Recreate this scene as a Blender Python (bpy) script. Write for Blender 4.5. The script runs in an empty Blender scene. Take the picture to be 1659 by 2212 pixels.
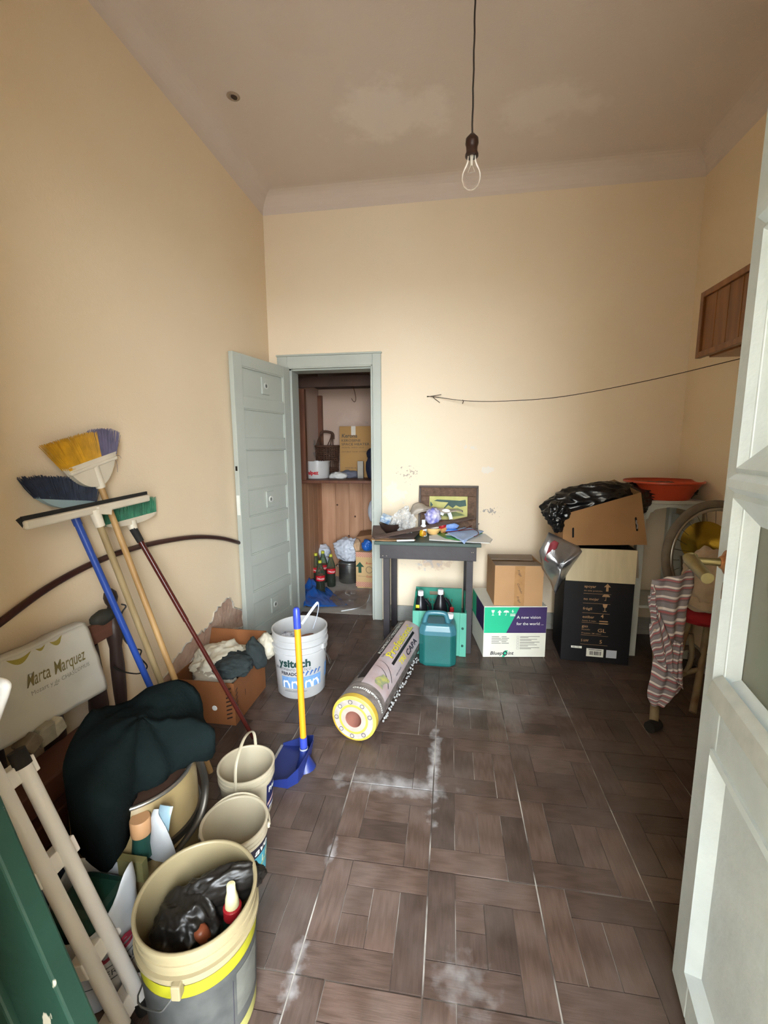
import bpy, bmesh, math, random
from mathutils import Vector, Matrix, noise
from math import sin, cos, pi, radians, sqrt, atan2, tan
random.seed(7)
SC = bpy.context.scene
COL = SC.collection
# ------------------------------------------------------------------ camera, sky, exposure
CAM_H = 1.38; FPX = 941.0
_p, _y, _r = radians(-8.48), radians(8.65), radians(-0.3)
FW = Vector((-sin(_y)*cos(_p), cos(_y)*cos(_p), sin(_p)))
_rt = Vector((cos(_y), sin(_y), 0)); _up = _rt.cross(FW)
RT = _rt*cos(_r) + _up*sin(_r); UP = -_rt*sin(_r) + _up*cos(_r)
CPOS = Vector((0, 0, CAM_H))
cd = bpy.data.cameras.new('camera'); cam = bpy.data.objects.new('camera', cd); COL.objects.link(cam)
cd.sensor_fit = 'HORIZONTAL'; cd.sensor_width = 36.0; cd.lens = 36.0*FPX/1659.0
cd.clip_start = 0.02; cd.clip_end = 100
M = Matrix((RT, UP, -FW)).transposed().to_4x4(); M.translation = CPOS
cam.matrix_world = M; SC.camera = cam

world = bpy.data.worlds.new('sky'); SC.world = world; world.use_nodes = True
wn = world.node_tree; bg = wn.nodes['Background']
bg.inputs[0].default_value = (0.88, 0.95, 1.0, 1); bg.inputs[1].default_value = 30.0
# daylight sampling window in the open doorway (a portal gives off no light of its own)
pl = bpy.data.lights.new('doorway_portal', 'AREA'); pl.shape = 'RECTANGLE'; pl.size = 0.90; pl.size_y = 2.42
pl.cycles.is_portal = True
po = bpy.data.objects.new('doorway_portal', pl); COL.objects.link(po)
po.location = (0.0, -0.052, 1.21); po.rotation_euler = (radians(90), 0, 0)
SC.view_settings.view_transform = 'Standard'; SC.view_settings.look = 'None'
SC.view_settings.gamma = 1.0; SC.view_settings.use_curve_mapping = False
SC.view_settings.exposure = 0.52
SC.cycles.max_bounces = 14; SC.cycles.diffuse_bounces = 7; SC.cycles.transparent_max_bounces = 16

# ------------------------------------------------------------------ helpers
def at(px, py, ax, val):
    """point of the room seen at a pixel of the 1659x2212 frame, on the plane x, y or z = val"""
    d = FW*FPX + RT*(px-829.5) - UP*(py-1106.0); i = 'xyz'.index(ax)
    return CPOS + d*((val-CPOS[i])/d[i])
def V(*a): return Vector(a)
def lin(c):
    return c/12.92 if c <= 0.04045 else ((c+0.055)/1.055)**2.4
def hexc(h):
    h = h.lstrip('#'); return tuple(lin(int(h[i:i+2], 16)/255) for i in (0, 2, 4))
MATS = {}
def mat(name, col, rough=0.6, metal=0.0, var=0.12, scale=6.0, bump=0.0, bscale=60.0, col2=None, spec=0.5,
        trans=0.0, alpha=1.0, coat=0.0, sss=0.0, stretch=None, ior=1.45, sheen=0.0, rnd=0.0, detail=5.0):
    if name in MATS: return MATS[name]
    m = bpy.data.materials.new(name); m.use_nodes = True; nt = m.node_tree; N = nt.nodes; L = nt.links
    b = N['Principled BSDF']; c = hexc(col) if isinstance(col, str) else col
    tc = N.new('ShaderNodeTexCoord'); src = tc.outputs['Object']
    if stretch:
        mp = N.new('ShaderNodeMapping'); mp.inputs['Scale'].default_value = stretch; L.new(src, mp.inputs[0]); src = mp.outputs[0]
    b.inputs['Roughness'].default_value = rough; b.inputs['Metallic'].default_value = metal
    b.inputs['Specular IOR Level'].default_value = spec; b.inputs['IOR'].default_value = ior
    b.inputs['Transmission Weight'].default_value = trans; b.inputs['Alpha'].default_value = alpha
    b.inputs['Coat Weight'].default_value = coat; b.inputs['Sheen Weight'].default_value = sheen
    if var > 0 or col2:
        n = N.new('ShaderNodeTexNoise'); n.inputs['Scale'].default_value = scale; n.inputs['Detail'].default_value = detail
        L.new(src, n.inputs['Vector'])
        r = N.new('ShaderNodeValToRGB'); r.color_ramp.elements[0].position = 0.3; r.color_ramp.elements[1].position = 0.7
        c2 = (hexc(col2) if isinstance(col2, str) else col2) if col2 else tuple(min(1, x*(1+var)) for x in c)
        c1 = c if col2 else tuple(x*(1-var) for x in c)
        r.color_ramp.elements[0].color = (*c1, 1); r.color_ramp.elements[1].color = (*c2, 1)
        L.new(n.outputs['Fac'], r.inputs['Fac']); out = r.outputs[0]
    else:
        g = N.new('ShaderNodeRGB'); g.outputs[0].default_value = (*c, 1); out = g.outputs[0]
    if rnd:
        oi = N.new('ShaderNodeObjectInfo'); mr = N.new('ShaderNodeMapRange')
        mr.inputs[3].default_value = 1-rnd; mr.inputs[4].default_value = 1+rnd; L.new(oi.outputs['Random'], mr.inputs[0])
        mx = N.new('ShaderNodeVectorMath'); mx.operation = 'SCALE'; L.new(out, mx.inputs[0]); L.new(mr.outputs[0], mx.inputs['Scale']); out = mx.outputs[0]
    L.new(out, b.inputs['Base Color'])
    if bump:
        n2 = N.new('ShaderNodeTexNoise'); n2.inputs['Scale'].default_value = bscale; n2.inputs['Detail'].default_value = 4
        L.new(src, n2.inputs['Vector']); bp = N.new('ShaderNodeBump'); bp.inputs['Strength'].default_value = bump
        bp.inputs['Distance'].default_value = 0.01; L.new(n2.outputs['Fac'], bp.inputs['Height']); L.new(bp.outputs[0], b.inputs['Normal'])
    MATS[name] = m; return m
def film(name, col, alpha=0.35, rough=0.12, var=0.0, trans_col=None, ior=1.4):
    """thin see-through plastic or glass sheet: mix of transparent and glossy/diffuse"""
    if name in MATS: return MATS[name]
    m = bpy.data.materials.new(name); m.use_nodes = True; nt = m.node_tree; N = nt.nodes; L = nt.links
    b = N['Principled BSDF']; b.inputs['Base Color'].default_value = (*hexc(col), 1); b.inputs['Roughness'].default_value = rough
    t = N.new('ShaderNodeBsdfTransparent'); t.inputs[0].default_value = (*(hexc(trans_col) if trans_col else (1, 1, 1)), 1)
    fr = N.new('ShaderNodeFresnel'); fr.inputs[0].default_value = ior
    mth = N.new('ShaderNodeMath'); mth.operation = 'ADD'; mth.inputs[1].default_value = alpha; mth.use_clamp = True
    L.new(fr.outputs[0], mth.inputs[0])
    mx = N.new('ShaderNodeMixShader'); L.new(mth.outputs[0], mx.inputs[0]); L.new(t.outputs[0], mx.inputs[1]); L.new(b.outputs[0], mx.inputs[2])
    L.new(mx.outputs[0], N['Material Output'].inputs[0]); MATS[name] = m; return m

class MB:
    def __init__(s): s.v = []; s.f = []
    def add(s, vs, fs):
        o = len(s.v); s.v += [Vector(v) for v in vs]; s.f += [tuple(i+o for i in f) for f in fs]; return s
    def hexa(s, b, t):
        """bottom quad b (ccw from above) and top quad t"""
        return s.add(list(b)+list(t), [(3,2,1,0),(4,5,6,7),(0,1,5,4),(1,2,6,5),(2,3,7,6),(3,0,4,7)])
    def box(s, c, sz, R=None):
        c = Vector(c); hx, hy, hz = sz[0]/2, sz[1]/2, sz[2]/2
        q = [(-hx,-hy),(hx,-hy),(hx,hy),(-hx,hy)]
        P = [Vector((x, y, z)) for z in (-hz, hz) for x, y in q]
        if R is not None: P = [R @ p for p in P]
        return s.hexa([c+p for p in P[:4]], [c+p for p in P[4:]])
    def bb(s, x0, x1, y0, y1, z0, z1):
        return s.box(((x0+x1)/2, (y0+y1)/2, (z0+z1)/2), (abs(x1-x0), abs(y1-y0), abs(z1-z0)))
    def bar(s, a, b, w, h, up=(0,0,1)):
        a, b = Vector(a), Vector(b); d = (b-a).normalized(); up = Vector(up)
        sd = d.cross(up); sd = sd.normalized() if sd.length > 1e-6 else Vector((1,0,0)); u = sd.cross(d)
        o = [sd*x*w/2+u*y*h/2 for x, y in ((-1,-1),(1,-1),(1,1),(-1,1))]
        return s.add([a+p for p in o]+[b+p for p in o], [(0,1,2,3),(7,6,5,4),(0,4,5,1),(1,5,6,2),(2,6,7,3),(3,7,4,0)])
    def tube(s, pts, r, n=10, caps=True, closed=False, flat=None):
        pts = [Vector(p) for p in pts]; m = len(pts); rr = r if isinstance(r, (list, tuple)) else [r]*m
        T = []
        for i in range(m):
            a = pts[i-1] if (i > 0 or closed) else pts[i]; b = pts[(i+1) % m] if (i < m-1 or closed) else pts[i]
            T.append((b-a).normalized())
        up = Vector((0,0,1)) if abs(T[0].z) < 0.9 else Vector((1,0,0))
        u = (up - T[0]*up.dot(T[0])).normalized(); o = len(s.v)
        for i in range(m):
            u = u - T[i]*u.dot(T[i]); u = u.normalized() if u.length > 1e-6 else T[i].orthogonal().normalized(); w = T[i].cross(u)
            for k in range(n):
                a = 2*pi*k/n; fu, fw_ = flat if flat else (1, 1)
                s.v.append(pts[i] + u*cos(a)*rr[i]*fu + w*sin(a)*rr[i]*fw_)
        for i in range(m if closed else m-1):
            j = (i+1) % m
            for k in range(n):
                k2 = (k+1) % n; s.f.append((o+i*n+k, o+i*n+k2, o+j*n+k2, o+j*n+k))
        if caps and not closed:
            s.f.append(tuple(o+k for k in range(n))[::-1]); s.f.append(tuple(o+(m-1)*n+k for k in range(n)))
        return s
    def lathe(s, prof, base=(0,0,0), n=32, axis=None, a0=0.0, a1=2*pi, cap0=False, cap1=False):
        base = Vector(base); R = Matrix.Identity(3)
        if axis is not None: R = Vector((0,0,1)).rotation_difference(Vector(axis)).to_matrix()
        full = abs(a1-a0-2*pi) < 1e-6; c = n if full else n+1; o = len(s.v)
        for r, z in prof:
            for k in range(c):
                a = a0+(a1-a0)*k/n; s.v.append(base + R @ Vector((r*cos(a), r*sin(a), z)))
        for i in range(len(prof)-1):
            for k in range(n):
                k2 = (k+1) % c; s.f.append((o+i*c+k, o+i*c+k2, o+(i+1)*c+k2, o+(i+1)*c+k))
        if cap0: s.f.append(tuple(o+k for k in range(c))[::-1])
        if cap1: s.f.append(tuple(o+(len(prof)-1)*c+k for k in range(c)))
        return s
    def prism(s, poly, fn, d0, d1):
        """2D polygon (ccw) mapped by fn(x, y, depth)"""
        n = len(poly); o = len(s.v)
        s.v += [Vector(fn(x, y, d0)) for x, y in poly]+[Vector(fn(x, y, d1)) for x, y in poly]
        s.f.append(tuple(o+i for i in range(n))[::-1]); s.f.append(tuple(o+n+i for i in range(n)))
        for i in range(n): s.f.append((o+i, o+(i+1) % n, o+n+(i+1) % n, o+n+i))
        return s
    def grid(s, fn, nu, nv, close_u=False):
        o = len(s.v)
        for j in range(nv+1):
            for i in range(nu+1): s.v.append(Vector(fn(i/nu, j/nv)))
        for j in range(nv):
            for i in range(nu): a = o+j*(nu+1)+i; s.f.append((a, a+1, a+nu+2, a+nu+1))
        return s
    def blob(s, c, rad, sub=4, amp=0.15, freq=3.0, seed=0, ridge=0.0, zmin=None, R=None, fn=None):
        bm = bmesh.new(); bmesh.ops.create_icosphere(bm, subdivisions=sub, radius=1.0); o = len(s.v); c = Vector(c); sd = Vector((seed*7.3, seed*3.1, seed*1.7))
        for v in bm.verts:
            p = v.co.copy(); k = 1 + amp*noise.fractal(p*freq+sd, 1.0, 2.0, 4)
            if ridge: k -= ridge*abs(noise.noise(p*freq*1.7+sd*2)) ; k += ridge*0.3
            q = Vector((p.x*rad[0]*k, p.y*rad[1]*k, p.z*rad[2]*k))
            if fn: q = fn(p, q)
            if R is not None: q = R @ q
            q = c+q
            if zmin is not None and q.z < zmin: q.z = zmin + 0.0005*noise.noise(p*9)
            s.v.append(q)
        for f in bm.faces: s.f.append(tuple(o+v.index for v in f.verts))
        bm.free(); return s
    def build(s, name, m, parent=None, smooth=None, bevel=0.0, solid=0.0, origin=None, subd=0, segs=2):
        me = bpy.data.meshes.new(name)
        off = Vector((0,0,0))
        if parent is not None: off = Vector(parent.get('_o', (0,0,0)))
        elif origin is not None: off = Vector(origin)
        me.from_pydata([v-off for v in s.v], [], s.f); me.validate(); me.update()
        if m is not None: me.materials.append(m)
        ob = bpy.data.objects.new(name, me); COL.objects.link(ob)
        if parent is not None: ob.parent = parent; ob['_o'] = tuple(off)
        else: ob.location = off; ob['_o'] = tuple(off)
        if smooth is not None:
            for p in me.polygons: p.use_smooth = True
            if smooth < 180: me.set_sharp_from_angle(angle=radians(smooth))
        if subd:
            md = ob.modifiers.new('subd', 'SUBSURF'); md.levels = subd; md.render_levels = subd
        if solid:
            md = ob.modifiers.new('solid', 'SOLIDIFY'); md.thickness = solid; md.offset = 0
        if bevel:
            md = ob.modifiers.new('bevel', 'BEVEL'); md.width = bevel; md.segments = segs; md.limit_method = 'ANGLE'; md.angle_limit = radians(40)
        return ob
def tag(o, label, cat, group=None):
    o['label'] = label; o['category'] = cat
    if group: o['group'] = group
    return o
def thing(name, loc, label, cat, group=None):
    o = bpy.data.objects.new(name, None); COL.objects.link(o); o.location = Vector(loc); o['_o'] = tuple(Vector(loc)); o.empty_display_size = 0.05
    return tag(o, label, cat, group)
def struct(o): o['kind'] = 'structure'; return o
def copy_tree(o, parent=None):
    c = o.copy(); COL.objects.link(c); c.parent = parent
    for ch in o.children: copy_tree(ch, c)
    return c
def text(body, size, fn, m, parent, name='lettering', width=None, bold=0.0, shear=0.0, extr=0.0006, align='LEFT', spacing=1.0):
    """flat lettering laid on a surface: fn(x, y, depth) -> point"""
    cu = bpy.data.curves.new('t', 'FONT'); cu.body = body; cu.size = size; cu.shear = shear; cu.offset = bold*size
    cu.align_x = align; cu.resolution_u = 2; cu.space_character = spacing; cu.fill_mode = 'FRONT'
    ob = bpy.data.objects.new('t', cu); me = bpy.data.meshes.new_from_object(ob)
    xs = [v.co.x for v in me.vertices]
    k = 1.0
    if width and xs and max(xs) > min(xs): k = width/(max(xs)-min(xs))
    mb = MB(); mb.v = [Vector(fn(v.co.x*k, v.co.y, extr)) for v in me.vertices]; mb.f = [tuple(p.vertices) for p in me.polygons]
    bpy.data.objects.remove(ob); bpy.data.curves.remove(cu); bpy.data.meshes.remove(me)
    return mb.build(name, m, parent)
def plane_fn(o, u, v):
    """maps (x, y, depth) onto the plane at o with unit directions u, v and outward normal u x v"""
    o, u, v = Vector(o), Vector(u).normalized(), Vector(v).normalized(); n = u.cross(v).normalized()
    return lambda x, y, d=0.0: o+u*x+v*y+n*d
def bez(pts, n=24):
    """smooth Catmull-Rom curve through points"""
    P = [Vector(p) for p in pts]; P = [P[0]*2-P[1]]+P+[P[-1]*2-P[-2]]; out = []
    seg = len(P)-3
    for k in range(n+1):
        t = k/n*seg; i = min(int(t), seg-1); t -= i; a, b, c, d = P[i:i+4]
        out.append(0.5*((2*b)+(c-a)*t+(2*a-5*b+4*c-d)*t*t+(3*b-a-3*c+d)*t**3))
    return out
def rect(mb, fn, x0, x1, y0, y1, d=0.0, nx=1, ny=1):
    return mb.grid(lambda u, v: fn(x0+(x1-x0)*u, y0+(y1-y0)*v, d), nx, ny)
def ring(mb, fn, cx, cy, r, w, d, n=24, a0=0, a1=2*pi, sx=1, sy=1):
    return mb.grid(lambda u, v: fn(cx+cos(a0+(a1-a0)*u)*(r+w*v)*sx, cy+sin(a0+(a1-a0)*u)*(r+w*v)*sy, d), n, 1)
# ------------------------------------------------------------------ room shell
XL, XR, YB, YF = -1.397, 1.574, 3.326, 0.20
ZC = 3.19; CV = 0.12
def wallmat(name, base, base2, dirt=0.0):
    m = bpy.data.materials.new(name); m.use_nodes = True; N = m.node_tree.nodes; L = m.node_tree.links; b = N['Principled BSDF']
    tc = N.new('ShaderNodeTexCoord'); P = tc.outputs['Object']
    n = N.new('ShaderNodeTexNoise'); n.inputs['Scale'].default_value = 0.9; n.inputs['Detail'].default_value = 4; L.new(P, n.inputs['Vector'])
    r = N.new('ShaderNodeValToRGB'); r.color_ramp.elements[0].color = (*hexc(base), 1); r.color_ramp.elements[1].color = (*hexc(base2), 1)
    r.color_ramp.elements[0].position = .3; r.color_ramp.elements[1].position = .7; L.new(n.outputs['Fac'], r.inputs[0])
    n2 = N.new('ShaderNodeTexNoise'); n2.inputs['Scale'].default_value = 140; n2.inputs['Detail'].default_value = 3; L.new(P, n2.inputs['Vector'])
    n3 = N.new('ShaderNodeTexNoise'); n3.inputs['Scale'].default_value = 7; n3.inputs['Detail'].default_value = 3; L.new(P, n3.inputs['Vector'])
    ad = N.new('ShaderNodeMath'); ad.operation = 'MULTIPLY_ADD'; ad.inputs[1].default_value = 0.35; L.new(n2.outputs['Fac'], ad.inputs[0]); L.new(n3.outputs['Fac'], ad.inputs[2])
    bp = N.new('ShaderNodeBump'); bp.inputs['Strength'].default_value = .18; bp.inputs['Distance'].default_value = .01; L.new(ad.outputs[0], bp.inputs['Height']); L.new(bp.outputs[0], b.inputs['Normal'])
    b.inputs['Roughness'].default_value = .85; b.inputs['Specular IOR Level'].default_value = .25
    L.new(r.outputs[0], b.inputs['Base Color']); return m, r.outputs[0]
def addmask(m, col_socket, colour, centre, radii, nscale, thr, soft=0.04, amount=1.0):
    """an irregular stain, scuff or flaked patch with a shape of its own, on the wall's paint"""
    N = m.node_tree.nodes; L = m.node_tree.links; b = N['Principled BSDF']
    tc = N.new('ShaderNodeTexCoord'); mp = N.new('ShaderNodeMapping'); mp.vector_type = 'POINT'
    sub = N.new('ShaderNodeVectorMath'); sub.operation = 'SUBTRACT'; sub.inputs[1].default_value = centre; L.new(tc.outputs['Object'], sub.inputs[0])
    dv = N.new('ShaderNodeVectorMath'); dv.operation = 'DIVIDE'; dv.inputs[1].default_value = radii; L.new(sub.outputs[0], dv.inputs[0])
    ln = N.new('ShaderNodeVectorMath'); ln.operation = 'LENGTH'; L.new(dv.outputs[0], ln.inputs[0])
    n = N.new('ShaderNodeTexNoise'); n.inputs['Scale'].default_value = nscale; n.inputs['Detail'].default_value = 5; n.inputs['Roughness'].default_value = .62; L.new(tc.outputs['Object'], n.inputs['Vector'])
    fall = N.new('ShaderNodeMath'); fall.operation = 'MULTIPLY'; fall.inputs[1].default_value = -.45; L.new(ln.outputs['Value'], fall.inputs[0])
    s = N.new('ShaderNodeMath'); s.operation = 'ADD'; L.new(fall.outputs[0], s.inputs[0]); L.new(n.outputs['Fac'], s.inputs[1])
    mr = N.new('ShaderNodeMapRange'); mr.inputs[1].default_value = thr; mr.inputs[2].default_value = thr+soft; mr.inputs[3].default_value = 0; mr.inputs[4].default_value = amount; L.new(s.outputs[0], mr.inputs[0])
    mx = N.new('ShaderNodeMix'); mx.data_type = 'RGBA'; L.new(mr.outputs[0], mx.inputs[0]); L.new(col_socket, mx.inputs[6]); mx.inputs[7].default_value = (*hexc(colour), 1)
    L.new(mx.outputs[2], b.inputs['Base Color']); return mx.outputs[2]
mb_, cb = wallmat('wall_paint_back', '#e2d1b7', '#e5d6bf')
cb = addmask(mb_, cb, '#d6d0c6', (-.42, YB, 1.02), (.18, 1, .15), 6, .27, .06, .8)
cb = addmask(mb_, cb, '#e0ddd8', (.28, YB, 1.22), (.09, 1, .06), 11, .3, .05, .6)
cb = addmask(mb_, cb, '#d9d9d6', (.12, YB, 1.37), (.18, 1, .09), 16, .40, .05, .55)
cb = addmask(mb_, cb, '#a0958a', (-.32, YB, 1.18), (.26, 1, .24), 50, .5, .02)
cb = addmask(mb_, cb, '#a39c96', (.3, YB, .9), (.3, 1, .08), 50, .45, .02)
cb = addmask(mb_, cb, '#ded9d6', (-.1, YB, .62), (.34, 1, .26), 9, .3, .06)
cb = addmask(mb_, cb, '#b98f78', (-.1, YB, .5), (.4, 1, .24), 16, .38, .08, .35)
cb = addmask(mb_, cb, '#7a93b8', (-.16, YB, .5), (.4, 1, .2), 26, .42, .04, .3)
cb = addmask(mb_, cb, '#8a5a42', (.1, YB, .66), (.09, 1, .07), 10, .3, .03, .8)
ml_, cl = wallmat('wall_paint_left', '#e0ccae', '#e4d2b6')
cl = addmask(ml_, cl, '#cdbfae', (XL, 2.62, .25), (1, .3, .25), 9, .3)
cl = addmask(ml_, cl, '#bfae96', (XL, 1.1, 1.85), (1, .25, .1), 30, .5, .02)
mr_, cr = wallmat('wall_paint_right', '#e2cfb0', '#e5d4b8')
mc_, cc = wallmat('ceiling_paint', '#d8cbc2', '#d0c2b8')
cc = addmask(mc_, cc, '#f0e6de', (-0.339, 2.649, ZC), (.5, .3, 1), 3.4, .17, .16, .42)
cc = addmask(mc_, cc, '#ece2da', (0.52, 2.72, ZC), (.5, .28, 1), 3.8, .2, .16, .36)
cc = addmask(mc_, cc, '#c3b2a6', (-.7, 2.0, ZC), (.4, .8, 1), 4.0, .3, .2, .2)
grey_door = mat('grey_green_door_paint', '#abb0a8', rough=.5, var=.05, scale=3, bump=.08, bscale=30)
# closet opening in the back wall
OX0, OX1, OZ = -1.245, -0.585, 1.985
TH = 0.14
def wall(name, m): return None
w = MB(); w.bb(XL-.3, OX0, YB, YB+TH, -.1, ZC+.1); w.bb(OX1, XR+.3, YB, YB+TH, -.1, ZC+.1); w.bb(OX0, OX1, YB, YB+TH, OZ, ZC+.1)
struct(w.build('wall_back', mb_))
struct(MB().bb(XL-.25, XL, -.05, YB, -.1, ZC+.1).build('wall_left', ml_))
struct(MB().bb(XR, XR+.25, -.05, YB, -.1, ZC+.1).build('wall_right', mr_))
DX0, DX1, DZ = -.45, .45, 2.42           # the open doorway the photograph is taken from
w = MB(); w.bb(XL-.25, DX0, -.05, YF, -.1, ZC+.1); w.bb(DX1, XR+.25, -.05, YF, -.1, ZC+.1); w.bb(DX0, DX1, -.05, YF, DZ, ZC+.1)
struct(w.build('wall_front', mr_))
# ceiling with a plaster cove down to the walls
w = MB(); w.bb(XL-.25, XR+.25, -.05, YB+TH, ZC, ZC+.1)
def cove(a, b, n):        # quarter-round from the wall (below) to the ceiling, n points into the room
    a, b, n = Vector(a), Vector(b), Vector(n)
    for i in range(8):
        t0, t1 = i/8*pi/2, (i+1)/8*pi/2
        p = lambda e, t: e + n*(CV*(1-cos(t))) + Vector((0,0,1))*(CV*sin(t))
        w.add([p(a,t0), p(b,t0), p(b,t1), p(a,t1)], [(0,1,2,3)])
cove((XL, YB, ZC-CV), (XR, YB, ZC-CV), (0,-1,0)); cove((XL, YF, ZC-CV), (XL, YB, ZC-CV), (1,0,0)); cove((XR, YB, ZC-CV), (XR, YF, ZC-CV), (-1,0,0))
ceil = struct(w.build('ceiling', mc_, smooth=60))
hp = at(507, 209, 'z', ZC)
MB().lathe([(.0, -.004), (.016, -.004), (.02, 0), (.012, .02)], hp-V(0,0,.001), n=20).build('ceiling_hole', mat('hole_dark', '#2a1a10', var=.3), ceil)
MB().lathe([(.017, -.004), (.024, -.006), (.034, -.001)], hp-V(.006,0.004,.0), n=20).build('hole_rim', mat('hole_rim_plaster', '#9c8a78', var=.2, scale=30), ceil)
# outside: pale courtyard paving, plus unseen walls and roof added to shape the daylight
pvm = mat('courtyard_paving', '#a09a90', var=.15); pwm = mat('light_blocker_render', '#a39680', var=.1)
struct(MB().bb(-40, 40, -60, -.05, -.12, -.02).build('floor_courtyard', pvm))
struct(MB().bb(-.85, -.70, -6, -.05, -.02, 3.4).build('wall_light_blocker_left', pwm)); struct(MB().bb(1.85, 2.0, -2.2, -.05, -.02, 3.4).build('wall_light_blocker_right', pwm))  # unseen walls, added to block skylight from the sides
struct(MB().bb(-.7, 1.85, -1.2, -.05, 2.7, 2.85).build('ceiling_light_blocker', pwm))  # unseen roof, added to cut the high sky light
# ------------------------------------------------------------------ floor: parquet squares
def woodfloor(name, attr):
    m = bpy.data.materials.new(name); m.use_nodes = True; N = m.node_tree.nodes; L = m.node_tree.links; b = N['Principled BSDF']
    tc = N.new('ShaderNodeTexCoord'); geo = N.new('ShaderNodeNewGeometry')
    if attr:
        at_ = N.new('ShaderNodeAttribute'); at_.attribute_name = 'rnd'; rnd = at_.outputs['Fac']
        at2 = N.new('ShaderNodeAttribute'); at2.attribute_name = 'dirn'; dirn = at2.outputs['Fac']
    else:
        oi = N.new('ShaderNodeObjectInfo'); rnd = oi.outputs['Random']
    cmb = N.new('ShaderNodeCombineXYZ'); k = N.new('ShaderNodeMath'); k.operation = 'MULTIPLY'; k.inputs[1].default_value = 37; L.new(rnd, k.inputs[0]); L.new(k.outputs[0], cmb.inputs[2])
    ad = N.new('ShaderNodeVectorMath'); ad.operation = 'ADD'; L.new(tc.outputs['Object'], ad.inputs[0]); L.new(cmb.outputs[0], ad.inputs[1])
    mp = N.new('ShaderNodeMapping'); mp.inputs['Scale'].default_value = (7, 120, 9); L.new(ad.outputs[0], mp.inputs[0])
    if attr:
        mp2 = N.new('ShaderNodeMapping'); mp2.inputs['Scale'].default_value = (120, 7, 9); L.new(ad.outputs[0], mp2.inputs[0])
        mv = N.new('ShaderNodeMix'); mv.data_type = 'VECTOR'; L.new(dirn, mv.inputs[0]); L.new(mp.outputs[0], mv.inputs[4]); L.new(mp2.outputs[0], mv.inputs[5]); gv = mv.outputs[1]
    else: gv = mp.outputs[0]
    n = N.new('ShaderNodeTexNoise'); n.inputs['Scale'].default_value = 1.6; n.inputs['Detail'].default_value = 7; n.inputs['Distortion'].default_value = 1.2; L.new(gv, n.inputs['Vector'])
    wv = N.new('ShaderNodeTexWave'); wv.inputs['Scale'].default_value = .35; wv.inputs['Distortion'].default_value = 5; wv.inputs['Detail'].default_value = 3; wv.inputs['Detail Scale'].default_value = 1.2; L.new(gv, wv.inputs['Vector'])
    g = N.new('ShaderNodeMix'); g.data_type = 'FLOAT'; g.inputs[0].default_value = .3; L.new(n.outputs['Fac'], g.inputs[2]); L.new(wv.outputs['Fac'], g.inputs[3])
    r = N.new('ShaderNodeValToRGB'); r.color_ramp.elements[0].color = (*hexc('#36271f'), 1); r.color_ramp.elements[1].color = (*hexc('#4b3b34'), 1)
    r.color_ramp.elements[0].position = .25; r.color_ramp.elements[1].position = .72; L.new(g.outputs[0], r.inputs[0])
    mr = N.new('ShaderNodeMapRange'); mr.inputs[3].default_value = .62; mr.inputs[4].default_value = 1.45; L.new(rnd, mr.inputs[0])
    sc = N.new('ShaderNodeVectorMath'); sc.operation = 'SCALE'; L.new(r.outputs[0], sc.inputs[0]); L.new(mr.outputs[0], sc.inputs['Scale'])
    # plaster dust trodden into the boards, in blotches
    dn = N.new('ShaderNodeTexNoise'); dn.inputs['Scale'].default_value = 2.3; dn.inputs['Detail'].default_value = 6; dn.inputs['Roughness'].default_value = .6; L.new(geo.outputs['Position'], dn.inputs['Vector'])
    dm = N.new('ShaderNodeMapRange'); dm.inputs[1].default_value = .44; dm.inputs[2].default_value = .72; dm.inputs[3].default_value = .05; dm.inputs[4].default_value = .34; L.new(dn.outputs['Fac'], dm.inputs[0])
    mx = N.new('ShaderNodeMix'); mx.data_type = 'RGBA'; L.new(dm.outputs[0], mx.inputs[0]); L.new(sc.outputs[0], mx.inputs[6]); mx.inputs[7].default_value = (*hexc('#857a74'), 1)
    outc = mx.outputs[2]
    def puff(outc, c, rad, ns, thr, amt):
        sb = N.new('ShaderNodeVectorMath'); sb.operation = 'SUBTRACT'; sb.inputs[1].default_value = c; L.new(geo.outputs['Position'], sb.inputs[0])
        dv = N.new('ShaderNodeVectorMath'); dv.operation = 'DIVIDE'; dv.inputs[1].default_value = rad; L.new(sb.outputs[0], dv.inputs[0])
        ln = N.new('ShaderNodeVectorMath'); ln.operation = 'LENGTH'; L.new(dv.outputs[0], ln.inputs[0])
        nn = N.new('ShaderNodeTexNoise'); nn.inputs['Scale'].default_value = ns; nn.inputs['Detail'].default_value = 6; L.new(geo.outputs['Position'], nn.inputs['Vector'])
        f = N.new('ShaderNodeMath'); f.operation = 'MULTIPLY_ADD'; f.inputs[1].default_value = -.4; L.new(ln.outputs['Value'], f.inputs[0]); L.new(nn.outputs['Fac'], f.inputs[2])
        q = N.new('ShaderNodeMapRange'); q.inputs[1].default_value = thr-.05; q.inputs[2].default_value = thr+.4; q.inputs[3].default_value = 0; q.inputs[4].default_value = amt; L.new(f.outputs[0], q.inputs[0])
        z = N.new('ShaderNodeMix'); z.data_type = 'RGBA'; L.new(q.outputs[0], z.inputs[0]); L.new(outc, z.inputs[6]); z.inputs[7].default_value = (*hexc('#cfd0d2'), 1); return z.outputs[2]
    outc = puff(outc, (-.2, 1.60, 0), (.26, .06, 1), 17, .16, .4)
    outc = puff(outc, (-.048, 1.75, 0), (.03, .3, 1), 22, .16, .6)
    outc = puff(outc, (.06, .96, 0), (.10, .10, 1), 22, .26, .22)
    outc = puff(outc, (-.386, .92, 0), (.03, .12, 1), 26, .22, .4)
    outc = puff(outc, (-.38, 1.27, 0), (.02, .06, 1), 26, .2, .45)
    outc = puff(outc, (.25, 2.25, 0), (.5, .25, 1), 7, .24, .25)
    L.new(outc, b.inputs['Base Color'])
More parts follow.
